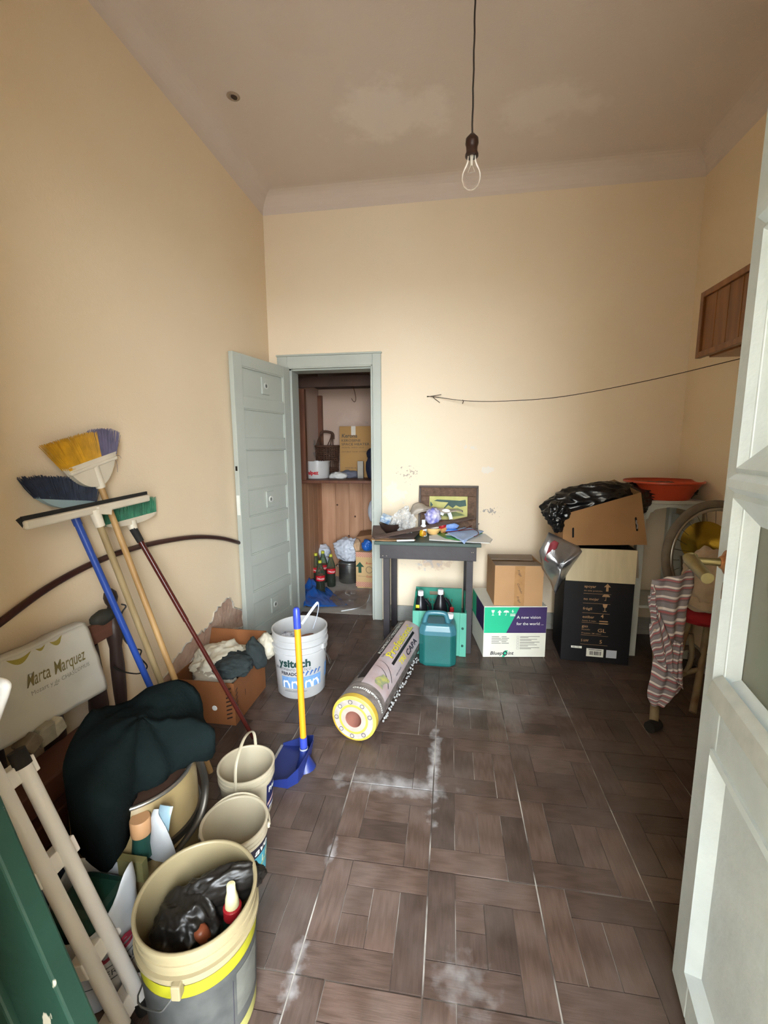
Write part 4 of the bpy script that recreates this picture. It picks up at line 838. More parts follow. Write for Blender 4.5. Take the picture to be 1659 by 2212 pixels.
MB().blob(bb_+V(0,.02,.0), (.072,.03,.016), sub=4, amp=.03, freq=1).build('back', mat('mid_blue_plastic', '#3a6fbe', rough=.35, var=.08), br, smooth=180)
MB().blob(bb_+V(.004,.02,.03), (.07,.03,.024), sub=4, amp=.08, freq=7, seed=3).build('bristles', mat('pale_blue_bristle', '#7d9cd6', rough=.9, var=.15, scale=60, bump=.5, bscale=200), br, smooth=180)
MB().tube([bb_+V(.05,.015,.0), bb_+V(.085,-.01,-.012)], [.012,.009], 8).build('handle', mat('mid_blue_plastic', '#3a6fbe', rough=.35, var=.08), br, smooth=50)
yb = ctr((935,1156), z+.002)
tag(MB().lathe([(0,.004),(.026,.004),(.048,.03),(.052,.044),(.055,.046),(.055,.04),(.05,.026),(.03,0),(0,0)], yb+V(0,.04,0), n=36).build('yellow_bowl', mat('pale_yellow_plastic', '#e0b878', rough=.35, var=.05), smooth=50, origin=yb), 'pale yellow bowl at the middle of the table', 'bowl')
tag(MB().lathe([(0,.012),(.03,.012),(.042,.024),(.046,.026),(.044,.02),(.03,.006),(0,.006)], yb+V(.004,.045,.032), n=32).build('small_dish', mat('white_ceramic', '#dcdad2', rough=.3, var=.03), smooth=50, origin=yb+V(0,.04,.04)), 'small white dish stacked in the yellow bowl', 'dish')
tag(MB().blob(ctr((913,1153), z+.025)+V(0,.03,0), (.024,.016,.034), sub=3, amp=.25, freq=2, seed=6, fn=bagfn(6,.2,.1), zmin=z).build('sachet', mat('yellow_red_sachet', '#e0c020', rough=.3, col2='#8a3020', scale=25), smooth=180, origin=ctr((913,1156), z)), 'yellow and brown printed sachet beside the yellow bowl', 'sachet')
# dark bowl, cup, clear bags, bottle, jar
db = at(846, 1143, 'y', 3.0); db.z = z+.011
tag(MB().lathe([(0,.004),(.035,.004),(.072,.045),(.085,.075),(.088,.076),(.087,.068),(.075,.04),(.04,0),(0,0)], db, n=36).build('dark_bowl', mat('dark_brown_glaze', '#2c201c', rough=.3, var=.2), smooth=50, origin=db), 'dark brown bowl on the left of the table', 'bowl')
ps = at(834, 1121, 'y', 3.0)
tag(MB().box(ps, (.075,.05,.05), Matrix.Rotation(.35,3,'Y') @ Matrix.Rotation(.5,3,'X')).build('printed_packet', mat('blue_white_print', '#3d6ea0', rough=.3, col2='#d8dcd6', scale=35), origin=ps, bevel=.006), 'small blue and white printed packet in the dark bowl', 'packet')
clr = film('clear_crinkled_plastic', '#d8d8d6', alpha=.30, rough=.12)
cb1 = at(872, 1128, 'y', 2.98)
tag(MB().blob(cb1, (.075,.05,.085), sub=4, amp=.35, freq=2.2, seed=11, fn=bagfn(11,.4,.2), zmin=z+.012).build('clear_bag', clr, origin=cb1), 'crinkled clear plastic bag standing between bowl and bottle', 'bag')
gsh = mat('grey_beige_plastic', '#9f968b', rough=.4, var=.12, bump=.3, bscale=20)
g0, g1, g2, g3 = at(880,1120,'y',3.12), at(893,1090,'y',3.2), at(1000,1103,'y',3.17), at(925,1105,'y',3.08)
mb = MB().grid(lambda u, v: (at(876,1128,'y',3.1).lerp(at(892,1090,'y',3.2), v)).lerp(at(930,1102,'y',3.1).lerp(at(920,1092,'y',3.2), v), u)+V(0,-.03*sin(u*pi)*sin(v*pi)+.02*noise.noise(V(u*3,v*3,2)),.02*sin(u*pi)), 12, 12)
mb.grid(lambda u, v: at(915+85*u,1093+10*u,'y',3.19-.04*sin(u*pi)).lerp(at(915+85*u,1102+6*u-3*sin(u*9),'y',3.1), v)+V(0,0,.008*noise.noise(V(u*6,v*3,5))), 16, 6)
tag(mb.build('grey_plastic_sheet', gsh, smooth=180, solid=.003, origin=g0), 'grey-beige plastic sheet crumpled in front of the picture', 'sheet')
wb_ = at(915, 1137, 'y', 2.98); wb_.z = z+.001
bt = thing('white_bottle', wb_, 'small white plastic bottle with white cap in the middle of the table', 'bottle')
sb_ = .12
MB().lathe([(0,0),(.022,0),(.024,.004),(.024,.066),(.012,.082),(.0105,.09),(0,.09)], wb_, n=24).build('body', mat('white_plastic_matt', '#d8dde0', rough=.5, var=0), bt, smooth=40)
MB().lathe([(.0125,.088),(.0125,.112),(.011,.114),(0,.114)], wb_, n=20).build('cap', mat('white_plastic_matt', '#d8dde0', rough=.5, var=0), bt, smooth=40)
MB().lathe([(.0243,.012),(.0243,.042)], wb_, n=24).build('label', mat('pale_green_label', '#9fc0b8', rough=.5, col2='#3c4a4c', scale=60), bt, smooth=60)
pbq = at(935, 1116, 'y', 3.05)
tag(MB().blob(pbq, (.055,.045,.058), sub=4, amp=.2, freq=2.2, seed=21, fn=bagfn(21,.15,.1), zmin=z).build('purple_bag', mat('purple_white_print_bag', '#5a5fae', rough=.25, col2='#d5cfdc', scale=22, detail=2), smooth=180, origin=pbq), 'purple and white printed plastic bag bunched on the table', 'bag')
jr = at(958, 1127, 'y', 3.06); jr.z = z+.04
jar = thing('red_lid_jar', jr, 'small jar with red lid leaning behind the blue brush', 'jar')
jax = V(-.3,-.35,.9).normalized()
MB().lathe([(0,-.02),(.026,-.02),(.028,.0),(.026,.02)], jr, n=24, axis=jax, cap0=True).build('body', mat('amber_contents', '#b98a58', rough=.3, var=.15), jar, smooth=40)
MB().lathe([(.03,.02),(.031,.04),(.028,.044),(0,.044)], jr, n=24, axis=jax).build('lid', mat('red_lid', '#9c1f26', rough=.35, var=.05), jar, smooth=40)
tag(MB().tube(bez([at(953,1112,'y',3.12), at(958,1105,'y',3.12), at(967,1104,'y',3.12), at(972,1113,'y',3.11), at(974,1122,'y',3.1)], 14), [.01]*15, 8, flat=(1.4,.6)).build('white_hook', mat('white_plastic_matt', '#d8dde0', rough=.5, var=0), smooth=60, origin=at(972,1122,'y',3.1)), 'curved white plastic hook sticking up behind the red lid', 'hook')
sa, sb2 = at(808, 1162, 'y', 2.80), at(1024, 1117, 'y', 3.14)
tag(MB().bar(sa, sb2, .03, .012, up=(0,-.4,1)).build('weathered_batten', mat('weathered_slat', '#5e4d44', rough=.7, col2='#46362e', scale=5, stretch=(1,8,8)), origin=sa, bevel=.001), 'long weathered wooden slat lying diagonally across the table', 'batten')
# ------------------------------------------------------------------ green crate with bottles, and the jerrycan
teal_c = mat('teal_crate_plastic', '#4f9a86', rough=.5, var=.1, scale=6); teal_d = mat('deep_teal_plastic', '#1f7a66', rough=.5, var=.1)
cx0, cx1 = at(891, 1413, 'y', 2.77).x, at(1006, 1413, 'y', 2.77).x; cy0, cy1 = 2.765, 3.06
cz0 = at(890, 1319, 'y', cy0).z; cz1 = at(950, 1269, 'y', cy1).z
cr = thing('plastic_crate', (cx0, cy0, 0), 'green plastic crate with a high slotted back under the table', 'crate')
def holed(x0, x1, z0, z1, holes, y0, y1):
    xs = sorted({x0, x1, *[h[0] for h in holes], *[h[1] for h in holes]}); zs_ = sorted({z0, z1, *[h[2] for h in holes], *[h[3] for h in holes]}); mb = MB()
    for i in range(len(xs)-1):
        for j in range(len(zs_)-1):
            cx, cz = (xs[i]+xs[i+1])/2, (zs_[j]+zs_[j+1])/2
            if not any(a < cx < b and c < cz < d for a, b, c, d in holes): mb.bb(xs[i], xs[i+1], y0, y1, zs_[j], zs_[j+1])
    return mb
cwd = cx1-cx0
MB().bb(cx0, cx1, cy0, cy0+.012, .002, cz0).build('front_panel', teal_c, cr, bevel=.004)
for x in (cx0, cx1-.045): MB().bb(x, x+.045, cy0-.006, cy0+.001, .002, cz0).build('corner_rib', teal_c, cr, bevel=.003)
hol = [(cx0+cwd*.28, cx0+cwd*.58, cz1-.055, cz1-.027)]
for r_ in (0, 1):
    for k in range(9): hol.append((cx0+cwd*(.24+k*.06), cx0+cwd*(.26+k*.06), cz1-.105-r_*.04, cz1-.08-r_*.04))
bx0, bx1 = cx0+.0, cx1-.025
holed(bx0, bx1, .002, cz1, hol, cy1-.01, cy1).build('back_panel', teal_d, cr)
for x in (cx0, cx1-.012):
    f = lambda a, b, d, x=x: V(x+d, a, b)
    MB().prism([(cy0+.013,.002),(cy1-.011,.002),(cy1-.011,cz1-.01),(cy1-.06,cz1-.015),(cy1-.1,cz0+.03),(cy0+.013,cz0)], f, 0, .012).build('side_panel', teal_d, cr)
MB().bb(cx0+.013, cx1-.013, cy0+.013, cy1-.011, .004, .012).build('base', teal_d, cr)
for x, zq in ((.07,.08),(.07,.2),(.93,.08),(.93,.2)): MB().lathe([(0,.0),(.006,.0),(.008,.003),(.008,.0)], V(cx0+cwd*x, cy0-.0065, zq), n=12, axis=(0,-1,0)).build('rivet_hole', mat('dark_teal', '#174a40', var=0), cr)
oilb = mat('black_bottle_plastic', '#1b1b20', rough=.3, var=.1)
def oil(px, top, y_, name_label, sticker):
    p = at(px, top, 'y', y_); o_ = V(p.x, y_, .013); h = p.z-.013
    t_ = thing('oil_bottle', o_, name_label, 'bottle')
    prof = [(0,0),(.046,0),(.05,.006),(.05,h*.62),(.046,h*.7),(.026,h*.86),(.017,h*.9),(.017,h*.92),(0,h*.92)]
    MB().lathe(prof, o_, n=28).build('body', oilb, t_, smooth=40)
    MB().tube(bez([o_+V(.03,0,h*.84), o_+V(.06,0,h*.74), o_+V(.068,0,h*.6), o_+V(.05,0,h*.5)], 14), .011, 8).build('handle', oilb, t_, smooth=60)
    MB().lathe([(.018,h*.91),(.02,h*.915),(.02,h*.99),(.018,h),(0,h)], o_, n=22).build('cap', mat('white_plastic_matt', '#d8dde0', rough=.5, var=0), t_, smooth=40)
    return t_, o_, h
t1, o1, h1 = oil(909, 1276, 2.93, 'black plastic oil bottle with white cap and yellow sticker, left in the crate', 1)
MB().bb(o1.x-.03, o1.x-.006, 2.885, 2.8865, h1*.74, h1*.8).build('sticker', mat('yellow_sticker', '#d9d93a', var=0), t1)
t1b, o1b, h1b = oil(952, 1273, 2.93, 'black plastic oil bottle with white cap and scribbled label, right in the crate', 2)
rect(MB(), lambda x, y_, d: V(o1b.x+sin(x)*.0505, 2.93-cos(x)*.0505, y_), -.6, .5, h1b*.28, h1b*.6, 0, 8, 1).build('label', mat('scribbled_label', '#17171a', rough=.5, col2='#9a9a98', scale=55), t1b, smooth=60)
rb_ = V(at(976, 1315, 'y', 2.86).x, 2.86, .013)
t3 = thing('small_bottle', rb_, 'small dark bottle with red cap at the right of the crate', 'bottle')
hh = at(976, 1312, 'y', 2.86).z-.013
MB().lathe([(0,0),(.022,0),(.024,.004),(.024,hh*.72),(.012,hh*.86),(.011,hh*.9),(0,hh*.9)], rb_, n=20).build('body', oilb, t3, smooth=40)
MB().lathe([(.0145,hh*.88),(.0145,hh*.99),(.012,hh),(0,hh)], rb_, n=18).build('cap', mat('red_lid', '#9c1f26', rough=.35, var=.05), t3, smooth=40)
# jerrycan
jx0, jx1 = at(905, 1425, 'y', 2.62).x, at(985, 1425, 'y', 2.62).x; jc = V((jx0+jx1)/2, 2.675, .002); jw, jd = (jx1-jx0)/2, .085; jh = at(945, 1328, 'y', 2.62).z
jt = thing('jerrycan', jc, 'teal plastic jerrycan with white screw cap, part full of blue-green liquid', 'jerrycan')
def loop(rx, ry, zz_, ch=.35):
    q = [(rx,-ry*(1-ch)),(rx,ry*(1-ch)),(rx*(1-ch*.8),ry),(-rx*(1-ch*.8),ry),(-rx,ry*(1-ch)),(-rx,-ry*(1-ch)),(-rx*(1-ch*.8),-ry),(rx*(1-ch*.8),-ry)]
    return [jc+V(a, b, zz_) for a, b in q]
def loft(loops, c0=True, c1=True):
    mb = MB(); n = len(loops[0])
    for l in loops: mb.v += l
    for i in range(len(loops)-1):
        for k in range(n): mb.f.append((i*n+k, i*n+(k+1) % n, (i+1)*n+(k+1) % n, (i+1)*n+k))
    if c0: mb.f.append(tuple(range(n))[::-1])
    if c1: mb.f.append(tuple((len(loops)-1)*n+k for k in range(n)))
    return mb
lq = jh*.62
loft([loop(jw*.8,jd*.8,0), loop(jw*.97,jd*.97,.012), loop(jw,jd,.03), loop(jw,jd,lq)], True, False).build('filled_body', mat('teal_liquid_plastic', '#1a5653', rough=.3, var=.15, scale=5), jt, bevel=.006)
loft([loop(jw,jd,lq), loop(jw,jd,jh*.70), loop(jw*.9,jd*.92,jh*.80), loop(jw*.62,jd*.75,jh*.83)], False, True).build('empty_body', mat('blue_green_plastic', '#386a76', rough=.3, var=.1), jt, bevel=.006)
hp_ = jc+V(-.01,-.03,0)
MB().tube(bez([hp_+V(-.075,0,jh*.8), hp_+V(-.062,0,jh*.95), hp_+V(-.04,0,jh*1.0), hp_+V(.04,0,jh*1.0), hp_+V(.062,0,jh*.95), hp_+V(.075,0,jh*.8)], 24), .016, 10).build('handle', mat('blue_green_plastic', '#386a76', rough=.3, var=.1), jt, smooth=60)
MB().tube([jc+V(.06,-.01,jh*.82), jc+V(.075,-.015,jh*.92)], [.022,.02], 14).build('neck', mat('blue_green_plastic', '#386a76', rough=.3, var=.1), jt, smooth=50)
ca = (V(.12,-.04,1)).normalized()
MB().lathe([(.019,0),(.0215,.002),(.0215,.026),(.019,.03),(0,.03)], jc+V(.074,-.015,jh*.9), n=24, axis=ca).build('cap', mat('white_plastic_matt', '#d8dde0', rough=.5, var=0), jt, smooth=40)
# ------------------------------------------------------------------ roll of roofing membrane
RR = .112
rf = at(765, 1629, 'z', 0); A0 = V(-.43, 1.845, RR+.001); A1 = V(-.262, 2.80, RR+.001); ra = (A1-A0).normalized(); RL = (A1-A0).length; rs = ra.cross(V(0,0,1)).normalized(); ru = V(0,0,1)
roll = thing('membrane_roll', V(A0.x, A0.y, 0), 'plastic wrapped roll of roofing membrane with yellow printed end lying on the floor', 'roll')
def rfn(th0): return lambda x, y_, d=0.0: A0+ra*x+(rs*cos(th0+y_/RR)+ru*sin(th0+y_/RR))*(RR+d)
wrap = mat('wrapped_grey_membrane', '#57504c', rough=.25, col2='#7d746f', scale=5, stretch=(1,6,6), bump=.25, bscale=12)
MB().lathe([(RR*.97,.0),(RR,.008),(RR*1.005,RL*.3),(RR*.985,RL*.7),(RR*.96,RL),(RR*.5,RL),(RR*.5,RL*.95)], A0, n=48, axis=ra).build('wrapped_body', wrap, roll, smooth=50)
f90 = rfn(pi/2)
sil = mat('silver_label', '#b8aeb2', rough=.3, col2='#a88f8c', scale=7, bump=.15, bscale=25); bld = mat('black_label', '#1c1a1b', rough=.35, var=.1)
rect(MB(), f90, .13, RL*.97, -.15, .012, .0015, 20, 16).build('silver_label', sil, roll, smooth=180)
rect(MB(), f90, .18, RL*.98, .012, .056, .0015, 20, 6).build('black_label', bld, roll, smooth=180)
text('ALUMINIO ⊕ RESISTENTE'.replace('⊕', 'O'), .03, lambda x, y_, d: f90(RL*.46+x, .020+y_, .003), inkw, roll, width=RL*.48)
yel = mat('print_yellow', '#d6c83a', rough=.4, var=.05)
text('Profesional', .06, lambda x, y_, d: f90(RL*.44+x, -.054+y_, .003), yel, roll, width=RL*.46, bold=.02)
text('Profesional', .06, lambda x, y_, d: f90(RL*.444+x, -.057+y_, .0024), inkg, roll, width=RL*.46, bold=.03)
text('Linea', .02, lambda x, y_, d: f90(RL*.42+x, -.008+y_, .003), inkd, roll)
rect(MB(), f90, RL*.40, RL*.86, -.082, -.066, .0025, 16, 2).build('black_stripe', bld, roll, smooth=180)
text('CAPA', .042, lambda x, y_, d: f90(RL*.6+x, -.126+y_, .003), inkd, roll, width=RL*.22, bold=.03)
text('TRI', .04, lambda x, y_, d: f90(RL*.47+x, -.12+y_, .003), yel, roll, width=RL*.1, bold=.03)
text('Larga duración', .016, lambda x, y_, d: f90(RL*.36+x, -.128+y_, .003), inkd, roll)
for k in (0, 1):
    w = MB(); w.grid(lambda u, v: f90(RL*(.38-.06*k)-.12*u*u+.02*u, .026-.15*u+.006*(v-.5), .0028), 14, 1); w.build('curved_line', bld, roll, smooth=180)
w = MB(); w.grid(lambda u, v: f90(.16+.1*v, -.1+.05*u+.01*sin(v*5), .0028), 6, 8); w.build('product_picture', mat('faded_photo', '#6a7a74', rough=.4, col2='#b5b060', scale=30), roll, smooth=180)
text('ormiflex.com', .026, lambda x, y_, d: A0+ra*(.085-y_*1.0)+(rs*cos(1.9-x/RR)+ru*sin(1.9-x/RR))*(RR+.003), inkw, roll, width=.21, bold=.02)
en = plane_fn(A0, rs, ru)
yend = mat('yellow_end_paper', '#b8942c', rough=.5, col2='#c2aa4c', scale=10); wend = mat('white_end_print', '#aaa196', rough=.5, col2='#857c78', scale=18)
MB().lathe([(RR*.36,-.004),(RR*.9,-.004),(RR*1.0,.002),(RR*1.01,.03)], A0, n=48, axis=ra).build('end_cap', yend, roll, smooth=40)
w = MB(); ring(w, lambda x, y_, d: en(x, y_, d), 0, 0, RR*.66, RR*.22, .0052, 40); w.build('end_print_ring', wend, roll)
w = MB(); ring(w, lambda x, y_, d: en(x, y_, d), 0, 0, RR*.36, RR*.2, .0056, 40); w.build('end_inner_ring', mat('pinkish_core_paper', '#b08c80', rough=.7, var=.15, scale=12), roll)
MB().lathe([(RR*.36,-.006),(RR*.34,.0),(RR*.33,.2),(0,.2)], A0, n=32, axis=ra).build('cardboard_core', mat('red_brown_core', '#8a5a4c', rough=.8, var=.2), roll, smooth=40)
for i in range(8):
    a = .3+i*.72; cx, cy = RR*.77*cos(a), RR*.77*sin(a); ring(w := MB(), en, cx, cy, RR*.075, RR*.022, .0062, 14); w.build('end_symbol', inkd, roll)
w = MB(); rb = random.Random(2)
for i in range(60):
    x = RL*(.14+.012*i); w.blob(A0+ra*x+rs*(RR*.86+rb.uniform(0,.012))+ru*(-.088+rb.uniform(0,.03)), (.006,.009,.006), sub=1, amp=.3, freq=3, seed=i)
o = w.build('bubble_wrap_edge', clr, roll); o['kind'] = 'stuff'
# ------------------------------------------------------------------ dustpan with long orange handle
navy = mat('navy_blue_plastic', '#1c2a66', rough=.4, var=.1); bluep = mat('royal_blue_plastic', '#2f3f9c', rough=.35, var=.06); orp = mat('orange_tube', '#e08a1c', rough=.35, var=.04)
dpo = V(-.60, 1.63, 0)
dp = thing('long_handled_dustpan', dpo, 'dark blue dustpan with an upright orange handle standing on the floor', 'dustpan')
x0d, x1d, y0d, y1d = -.75, -.595, 1.52, 1.77
def pan(x, y_): return V(x, y_, 0)
outl = [(x0d,y0d),(x1d-.04,y0d-.005),(x1d-.008,y0d+.03),(x1d,y0d+.08),(x1d,y1d-.08),(x1d-.01,y1d-.03),(x1d-.045,y1d),(x0d,y1d-.01)]
mb = MB(); n = len(outl)
mb.add([V(a,b,.002) for a,b in outl]+[V(a,b,.006) for a,b in outl], [tuple(range(n))[::-1], tuple(range(n,2*n))]+[(i,(i+1)%n,n+(i+1)%n,n+i) for i in range(n)]); mb.build('tray', navy, dp)
mb = MB(); wall_h = [.012,.05,.075,.09,.09,.075,.05,.012]
for i in range(n-1):
    a, b = outl[i], outl[i+1]; ca_ = V(x1d-.08,(y0d+y1d)/2,0)
    P0, P1 = V(*a,.004), V(*b,.004); o0 = (P0-ca_).normalized()*.018; o1_ = (P1-ca_).normalized()*.018
    T0, T1 = P0+o0*(wall_h[i]/.09)+V(0,0,wall_h[i]), P1+o1_*(wall_h[i+1]/.09)+V(0,0,wall_h[i+1])
    i0, i1 = o0.normalized()*.004, o1_.normalized()*.004
    mb.add([P0,P1,T1,T0,P0-i0,P1-i1,T1-i1,T0-i0], [(0,1,2,3),(7,6,5,4),(3,2,6,7),(0,4,5,1),(1,5,6,2),(3,7,4,0)])
mb.build('tray_wall', navy, dp)
MB().bar(V(x0d-.004,y0d,.005), V(x0d-.004,y1d-.01,.005), .012, .004).build('lip', mat('grey_rubber_lip', '#8a8886', rough=.6), dp)
hb = at(658, 1650, 'y', 1.64); ht = at(640, 1312, 'y', 1.66)
hbz = V(hb.x, 1.64, .03); hdir = (ht-hbz).normalized(); hlen = (ht-hbz).length
MB().tube([V(hb.x+.005,1.64,.004), V(hb.x+.002,1.64,.03), hbz+hdir*.03, hbz+hdir*.075], [.045,.034,.022,.016], 14).build('socket', navy, dp, smooth=50)
MB().tube([hbz+hdir*.06, hbz+hdir*.115], .0165, 16).build('collar', bluep, dp, smooth=40)
MB().tube([hbz+hdir*.06, hbz+hdir*.066], .0185, 16).build('ring', mat('grey_plastic_ring', '#8f939c', rough=.4, var=0), dp, smooth=40)
MB().tube([hbz+hdir*.11, hbz+hdir*(hlen-.085)], .0135, 16).build('handle', orp, dp, smooth=40)
MB().tube([hbz+hdir*(hlen-.09), hbz+hdir*(hlen-.045), hbz+hdir*(hlen-.008), hbz+hdir*hlen], [.0155,.0155,.0145,.009], 16).build('grip', bluep, dp, smooth=50)
# ------------------------------------------------------------------ buckets
def bucket(name, c, rt, rb, h, m, label, rings=((.86,.010),(.78,.008)), cat='bucket', tilt=None):
    c = Vector(c); root = thing(name, c, label, cat)
    r = lambda z_: rb+(rt-rb)*z_/h
    prof = [(0,.006),(rb*.95,.006),(rb*.97,.012),(r(h)-.004,h),(r(h)+.001,h+.002),(r(h)+.002,h-.006)]
    for zf, pr_ in rings: prof += [(r(h*zf)+.0015,h*zf+.006),(r(h*zf)+pr_,h*zf+.005),(r(h*zf)+pr_,h*zf-.005),(r(h*zf)+.0015,h*zf-.006)]
    prof += [(rb+.0015,.008),(rb-.004,0),(0,0)]
    MB().lathe(prof, c, n=56).build('shell', m, root, smooth=35)
    MB().lathe([(r(h)-.004,h-.004),(r(h)-.003,h+.003),(r(h)+.001,h+.005),(r(h)+.005,h+.003),(r(h)+.005,h-.006)], c, n=56).build('rim', m, root, smooth=60)
    root['rt'] = rt
    a0 = atan2(-c.y, -c.x)
    fn = lambda x, y_, d=0.0: c+V(cos(a0+x/rt), sin(a0+x/rt), 0)*(r(y_)+.0022+d)+V(0,0,y_)
    return root, fn, r, a0
wpl = mat('white_bucket_plastic', '#babbbd', rough=.4, var=.06, scale=5, col2='#aaa8a5')
wbk, wf, wr, wa = bucket('paint_bucket', (-.835, 2.265, .001), .152, .134, .37, wpl, 'white paint bucket printed sitech in green with blue houses', rings=((.9,.006),(.80,.011),(.70,.007)))
dgr = mat('print_dark_green', '#173c38', rough=.6, var=0); blu = mat('print_mid_blue', '#6d94c4', rough=.6, var=.1, scale=60)
text('sitech', .062, lambda x, y_, d: wf(-.105+x, .195+y_, .0012), dgr, wbk, width=.16, bold=.04)
text('y', .062, lambda x, y_, d: wf(-.135+x, .195+y_, .0012), dgr, wbk, bold=.04)
text('REVESTIMIENTO PLASTICO', .020, lambda x, y_, d: wf(-.17+x, .172+y_, .0012), inkd, wbk, width=.225, shear=.15)
text('FIBRADO', .026, lambda x, y_, d: wf(-.125+x, .145+y_, .0012), inkd, wbk, width=.105, bold=.03)
rect(MB(), wf, -.125, .125, .068, .135, .0008, 20, 4).build('blue_picture', blu, wbk, smooth=180)
for x in (-.115, -.06, .02, .065):
    w = MB(); w.add([wf(x+a*.045, .068+b*.045, .0016) for a, b in ((0,0),(1,0),(1,.6),(.82,.75),(.75,1),(.45,1),(.3,.9),(.1,1),(0,.7))], [tuple(range(9))]); w.build('printed_house', inkw, wbk)
    MB().add([wf(x+a*.045, .068+b*.045, .0022) for a, b in ((.3,.0),(.55,.0),(.55,.32),(.3,.32))], [(0,1,2,3)]).build('printed_door', blu, wbk)
w = MB()
for k in range(5): w.add([wf(-.005+k*.026+a*.026, .142+b*.03-k*.0, .0016) for a, b in ((0,0),(.25,0),(.7,.6),(1.0,.55),(.6,.95),(.3,.6))], [tuple(range(6))])
w.build('zigzag_print', mat('print_deep_blue', '#2c5a9a', var=0), wbk)
rect(MB(), wf, -.11, .03, .048, .0495, .0012, 14, 1).build('rule_line', inkd, wbk); text('REVESTIMIENTO - INDUSTRIA ARGENTINA', .008, lambda x, y_, d: wf(-.105+x, .053+y_, .0012), inkg, wbk, width=.12)
rect(MB(), wf, .17, .215, .085, .17, .0008, 5, 2).build('blue_picture', blu, wbk, smooth=180)
ws = mat('steel_wire', '#8b8b88', metal=.8, rough=.4)
er = V(cos(wa+.9), sin(wa+.9), 0); cc0 = V(-.835,2.265,0)
MB().tube(bez([cc0+er*.158+V(0,0,.285), cc0+V(cos(wa+1.1),sin(wa+1.1),0)*.17+V(0,0,.2), cc0+V(cos(wa+1.3),sin(wa+1.3),0)*.168+V(0,0,.15), cc0+V(cos(wa+1.7),sin(wa+1.7),0)*.172+V(0,0,.14), cc0+V(cos(wa+2.3),sin(wa+2.3),0)*.172+V(0,0,.17), cc0+V(cos(wa+3.3),sin(wa+3.3),0)*.165+V(0,0,.28)], 30), .002, 6).build('wire_handle', ws, wbk, smooth=60)
MB().box(cc0+er*.156+V(0,0,.285), (.016,.016,.03), Matrix.Rotation(wa+.9, 3, 'Z')).build('handle_lug', wpl, wbk, bevel=.003)
# things in the white bucket
tag(MB().blob(cc0+V(-.055,-.03,.27), (.075,.07,.07), sub=4, amp=.15, freq=2, seed=31, fn=bagfn(31,.12,.08)).build('patterned_bag', mat('blue_white_pattern', '#33466e', rough=.5, col2='#d8dce2', scale=42, detail=1), smooth=180, origin=cc0+V(-.055,-.03,.25)), 'dark blue and white patterned bag inside the white paint bucket', 'bag')
tag(MB().blob(cc0+V(.055,-.01,.285), (.065,.06,.045), sub=4, amp=.15, freq=1.5, seed=33, fn=bagfn(33,.12,.05)).build('brown_sponge', mat('red_brown_leather', '#7a4a34', rough=.7, var=.2, scale=15), smooth=180, origin=cc0+V(.055,-.01,.27)), 'reddish brown lump inside the white paint bucket', 'sponge')
strap = mat('white_bag_strap', '#c9d2e0', rough=.4, var=.05)
s0 = [at(x, y_, 'y', 2.27+dy) for x, y_, dy in ((652,1348,0),(668,1325,.02),(683,1305,.03),(688,1303,.03),(686,1325,.02),(676,1358,0))]
tag(MB().tube(bez(s0, 24), .008, 8, flat=(1,.35)).build('bag_strap', strap, smooth=60, origin=s0[0]), 'white plastic carrier handles sticking up out of the white paint bucket', 'strap')
# ------------------------------------------------------------------ things on the closet shelf
sy = 4.2; sz_ = SZ+.029
k0, k1 = at(735, 1027, 'y', 4.22), at(812, 1027, 'y', 4.22); kz = at(735, 921, 'y', 4.22).z
ker = thing('heater_carton', (k0.x, 4.22, sz_), 'tall brown carton printed Kerosene Space Heater on the closet shelf', 'box')
Kb = BX((k0.x, 4.22, sz_), .0, min(k1.x, CX1-.02)-k0.x, .2, kz-sz_)
Kb.blk(0,Kb.w,0,Kb.d,0,Kb.h).build('body', mat('kraft_carton', '#a07a48', rough=.8, var=.08, scale=3), ker, bevel=.003)
ink = mat('print_charcoal', '#4a453f', rough=.8, var=0)
zk = lambda py: at(760, py, 'y', 4.22).z-sz_
text('Kerona', .05, onto(Kb.front, .02, zk(945)), ink, ker, width=.155, bold=.02, shear=.1); text('KEROSENE', .032, onto(Kb.front, .018, zk(954)), ink, ker, width=.19, bold=.01); text('SPACE HEATER', .032, onto(Kb.front, .018, zk(962)), ink, ker, width=.28, bold=.01)
text('MODEL WKH-2310', .016, onto(Kb.front, .02, zk(968)), ink, ker, width=.22); text('DOUBLE TANK SYSTEM', .016, onto(Kb.front, .02, zk(977)), ink, ker, width=.25); text('MODEL K-105', .018, onto(Kb.front, .05, zk(1012)), ink, ker, width=.16)
rect(MB(), Kb.front, .118, .162, zk(940), Kb.h, .001).build('tape_label', mat('white_tape', '#c6beb0', rough=.6, var=.1), ker)
# wicker basket
wk = mat('dark_wicker', '#4a3021', rough=.75, var=.3, scale=30); bsk0, bsk1 = at(680, 1020, 'y', 4.3), at(733, 1020, 'y', 4.3)
bc_ = V((bsk0.x+bsk1.x)/2, 4.32, sz_); bw_ = (bsk1.x-bsk0.x)/2; bh_ = at(700, 964, 'y', 4.3).z-sz_
wbs = thing('wicker_basket', bc_, 'dark wicker basket with a tall arched handle on the closet shelf', 'basket')
w = MB()
for i in range(26):
    a = 2*pi*i/26; w.tube([bc_+V(cos(a)*bw_*.85, sin(a)*.07, .004), bc_+V(cos(a)*bw_*.95, sin(a)*.085, bh_)], .0045, 5)
w.build('stakes', wk, wbs, smooth=60)
w = MB()
for zf in [.06+.055*i for i in range(5)]+[.55+.06*i for i in range(8)]:
    w.tube([bc_+V(cos(2*pi*i/40)*bw_*(.86+.1*zf)*(1+.02*(-1)**i), sin(2*pi*i/40)*(.072+.014*zf)*(1+.05*(-1)**i), bh_*zf) for i in range(40)], .005, 5, closed=True)
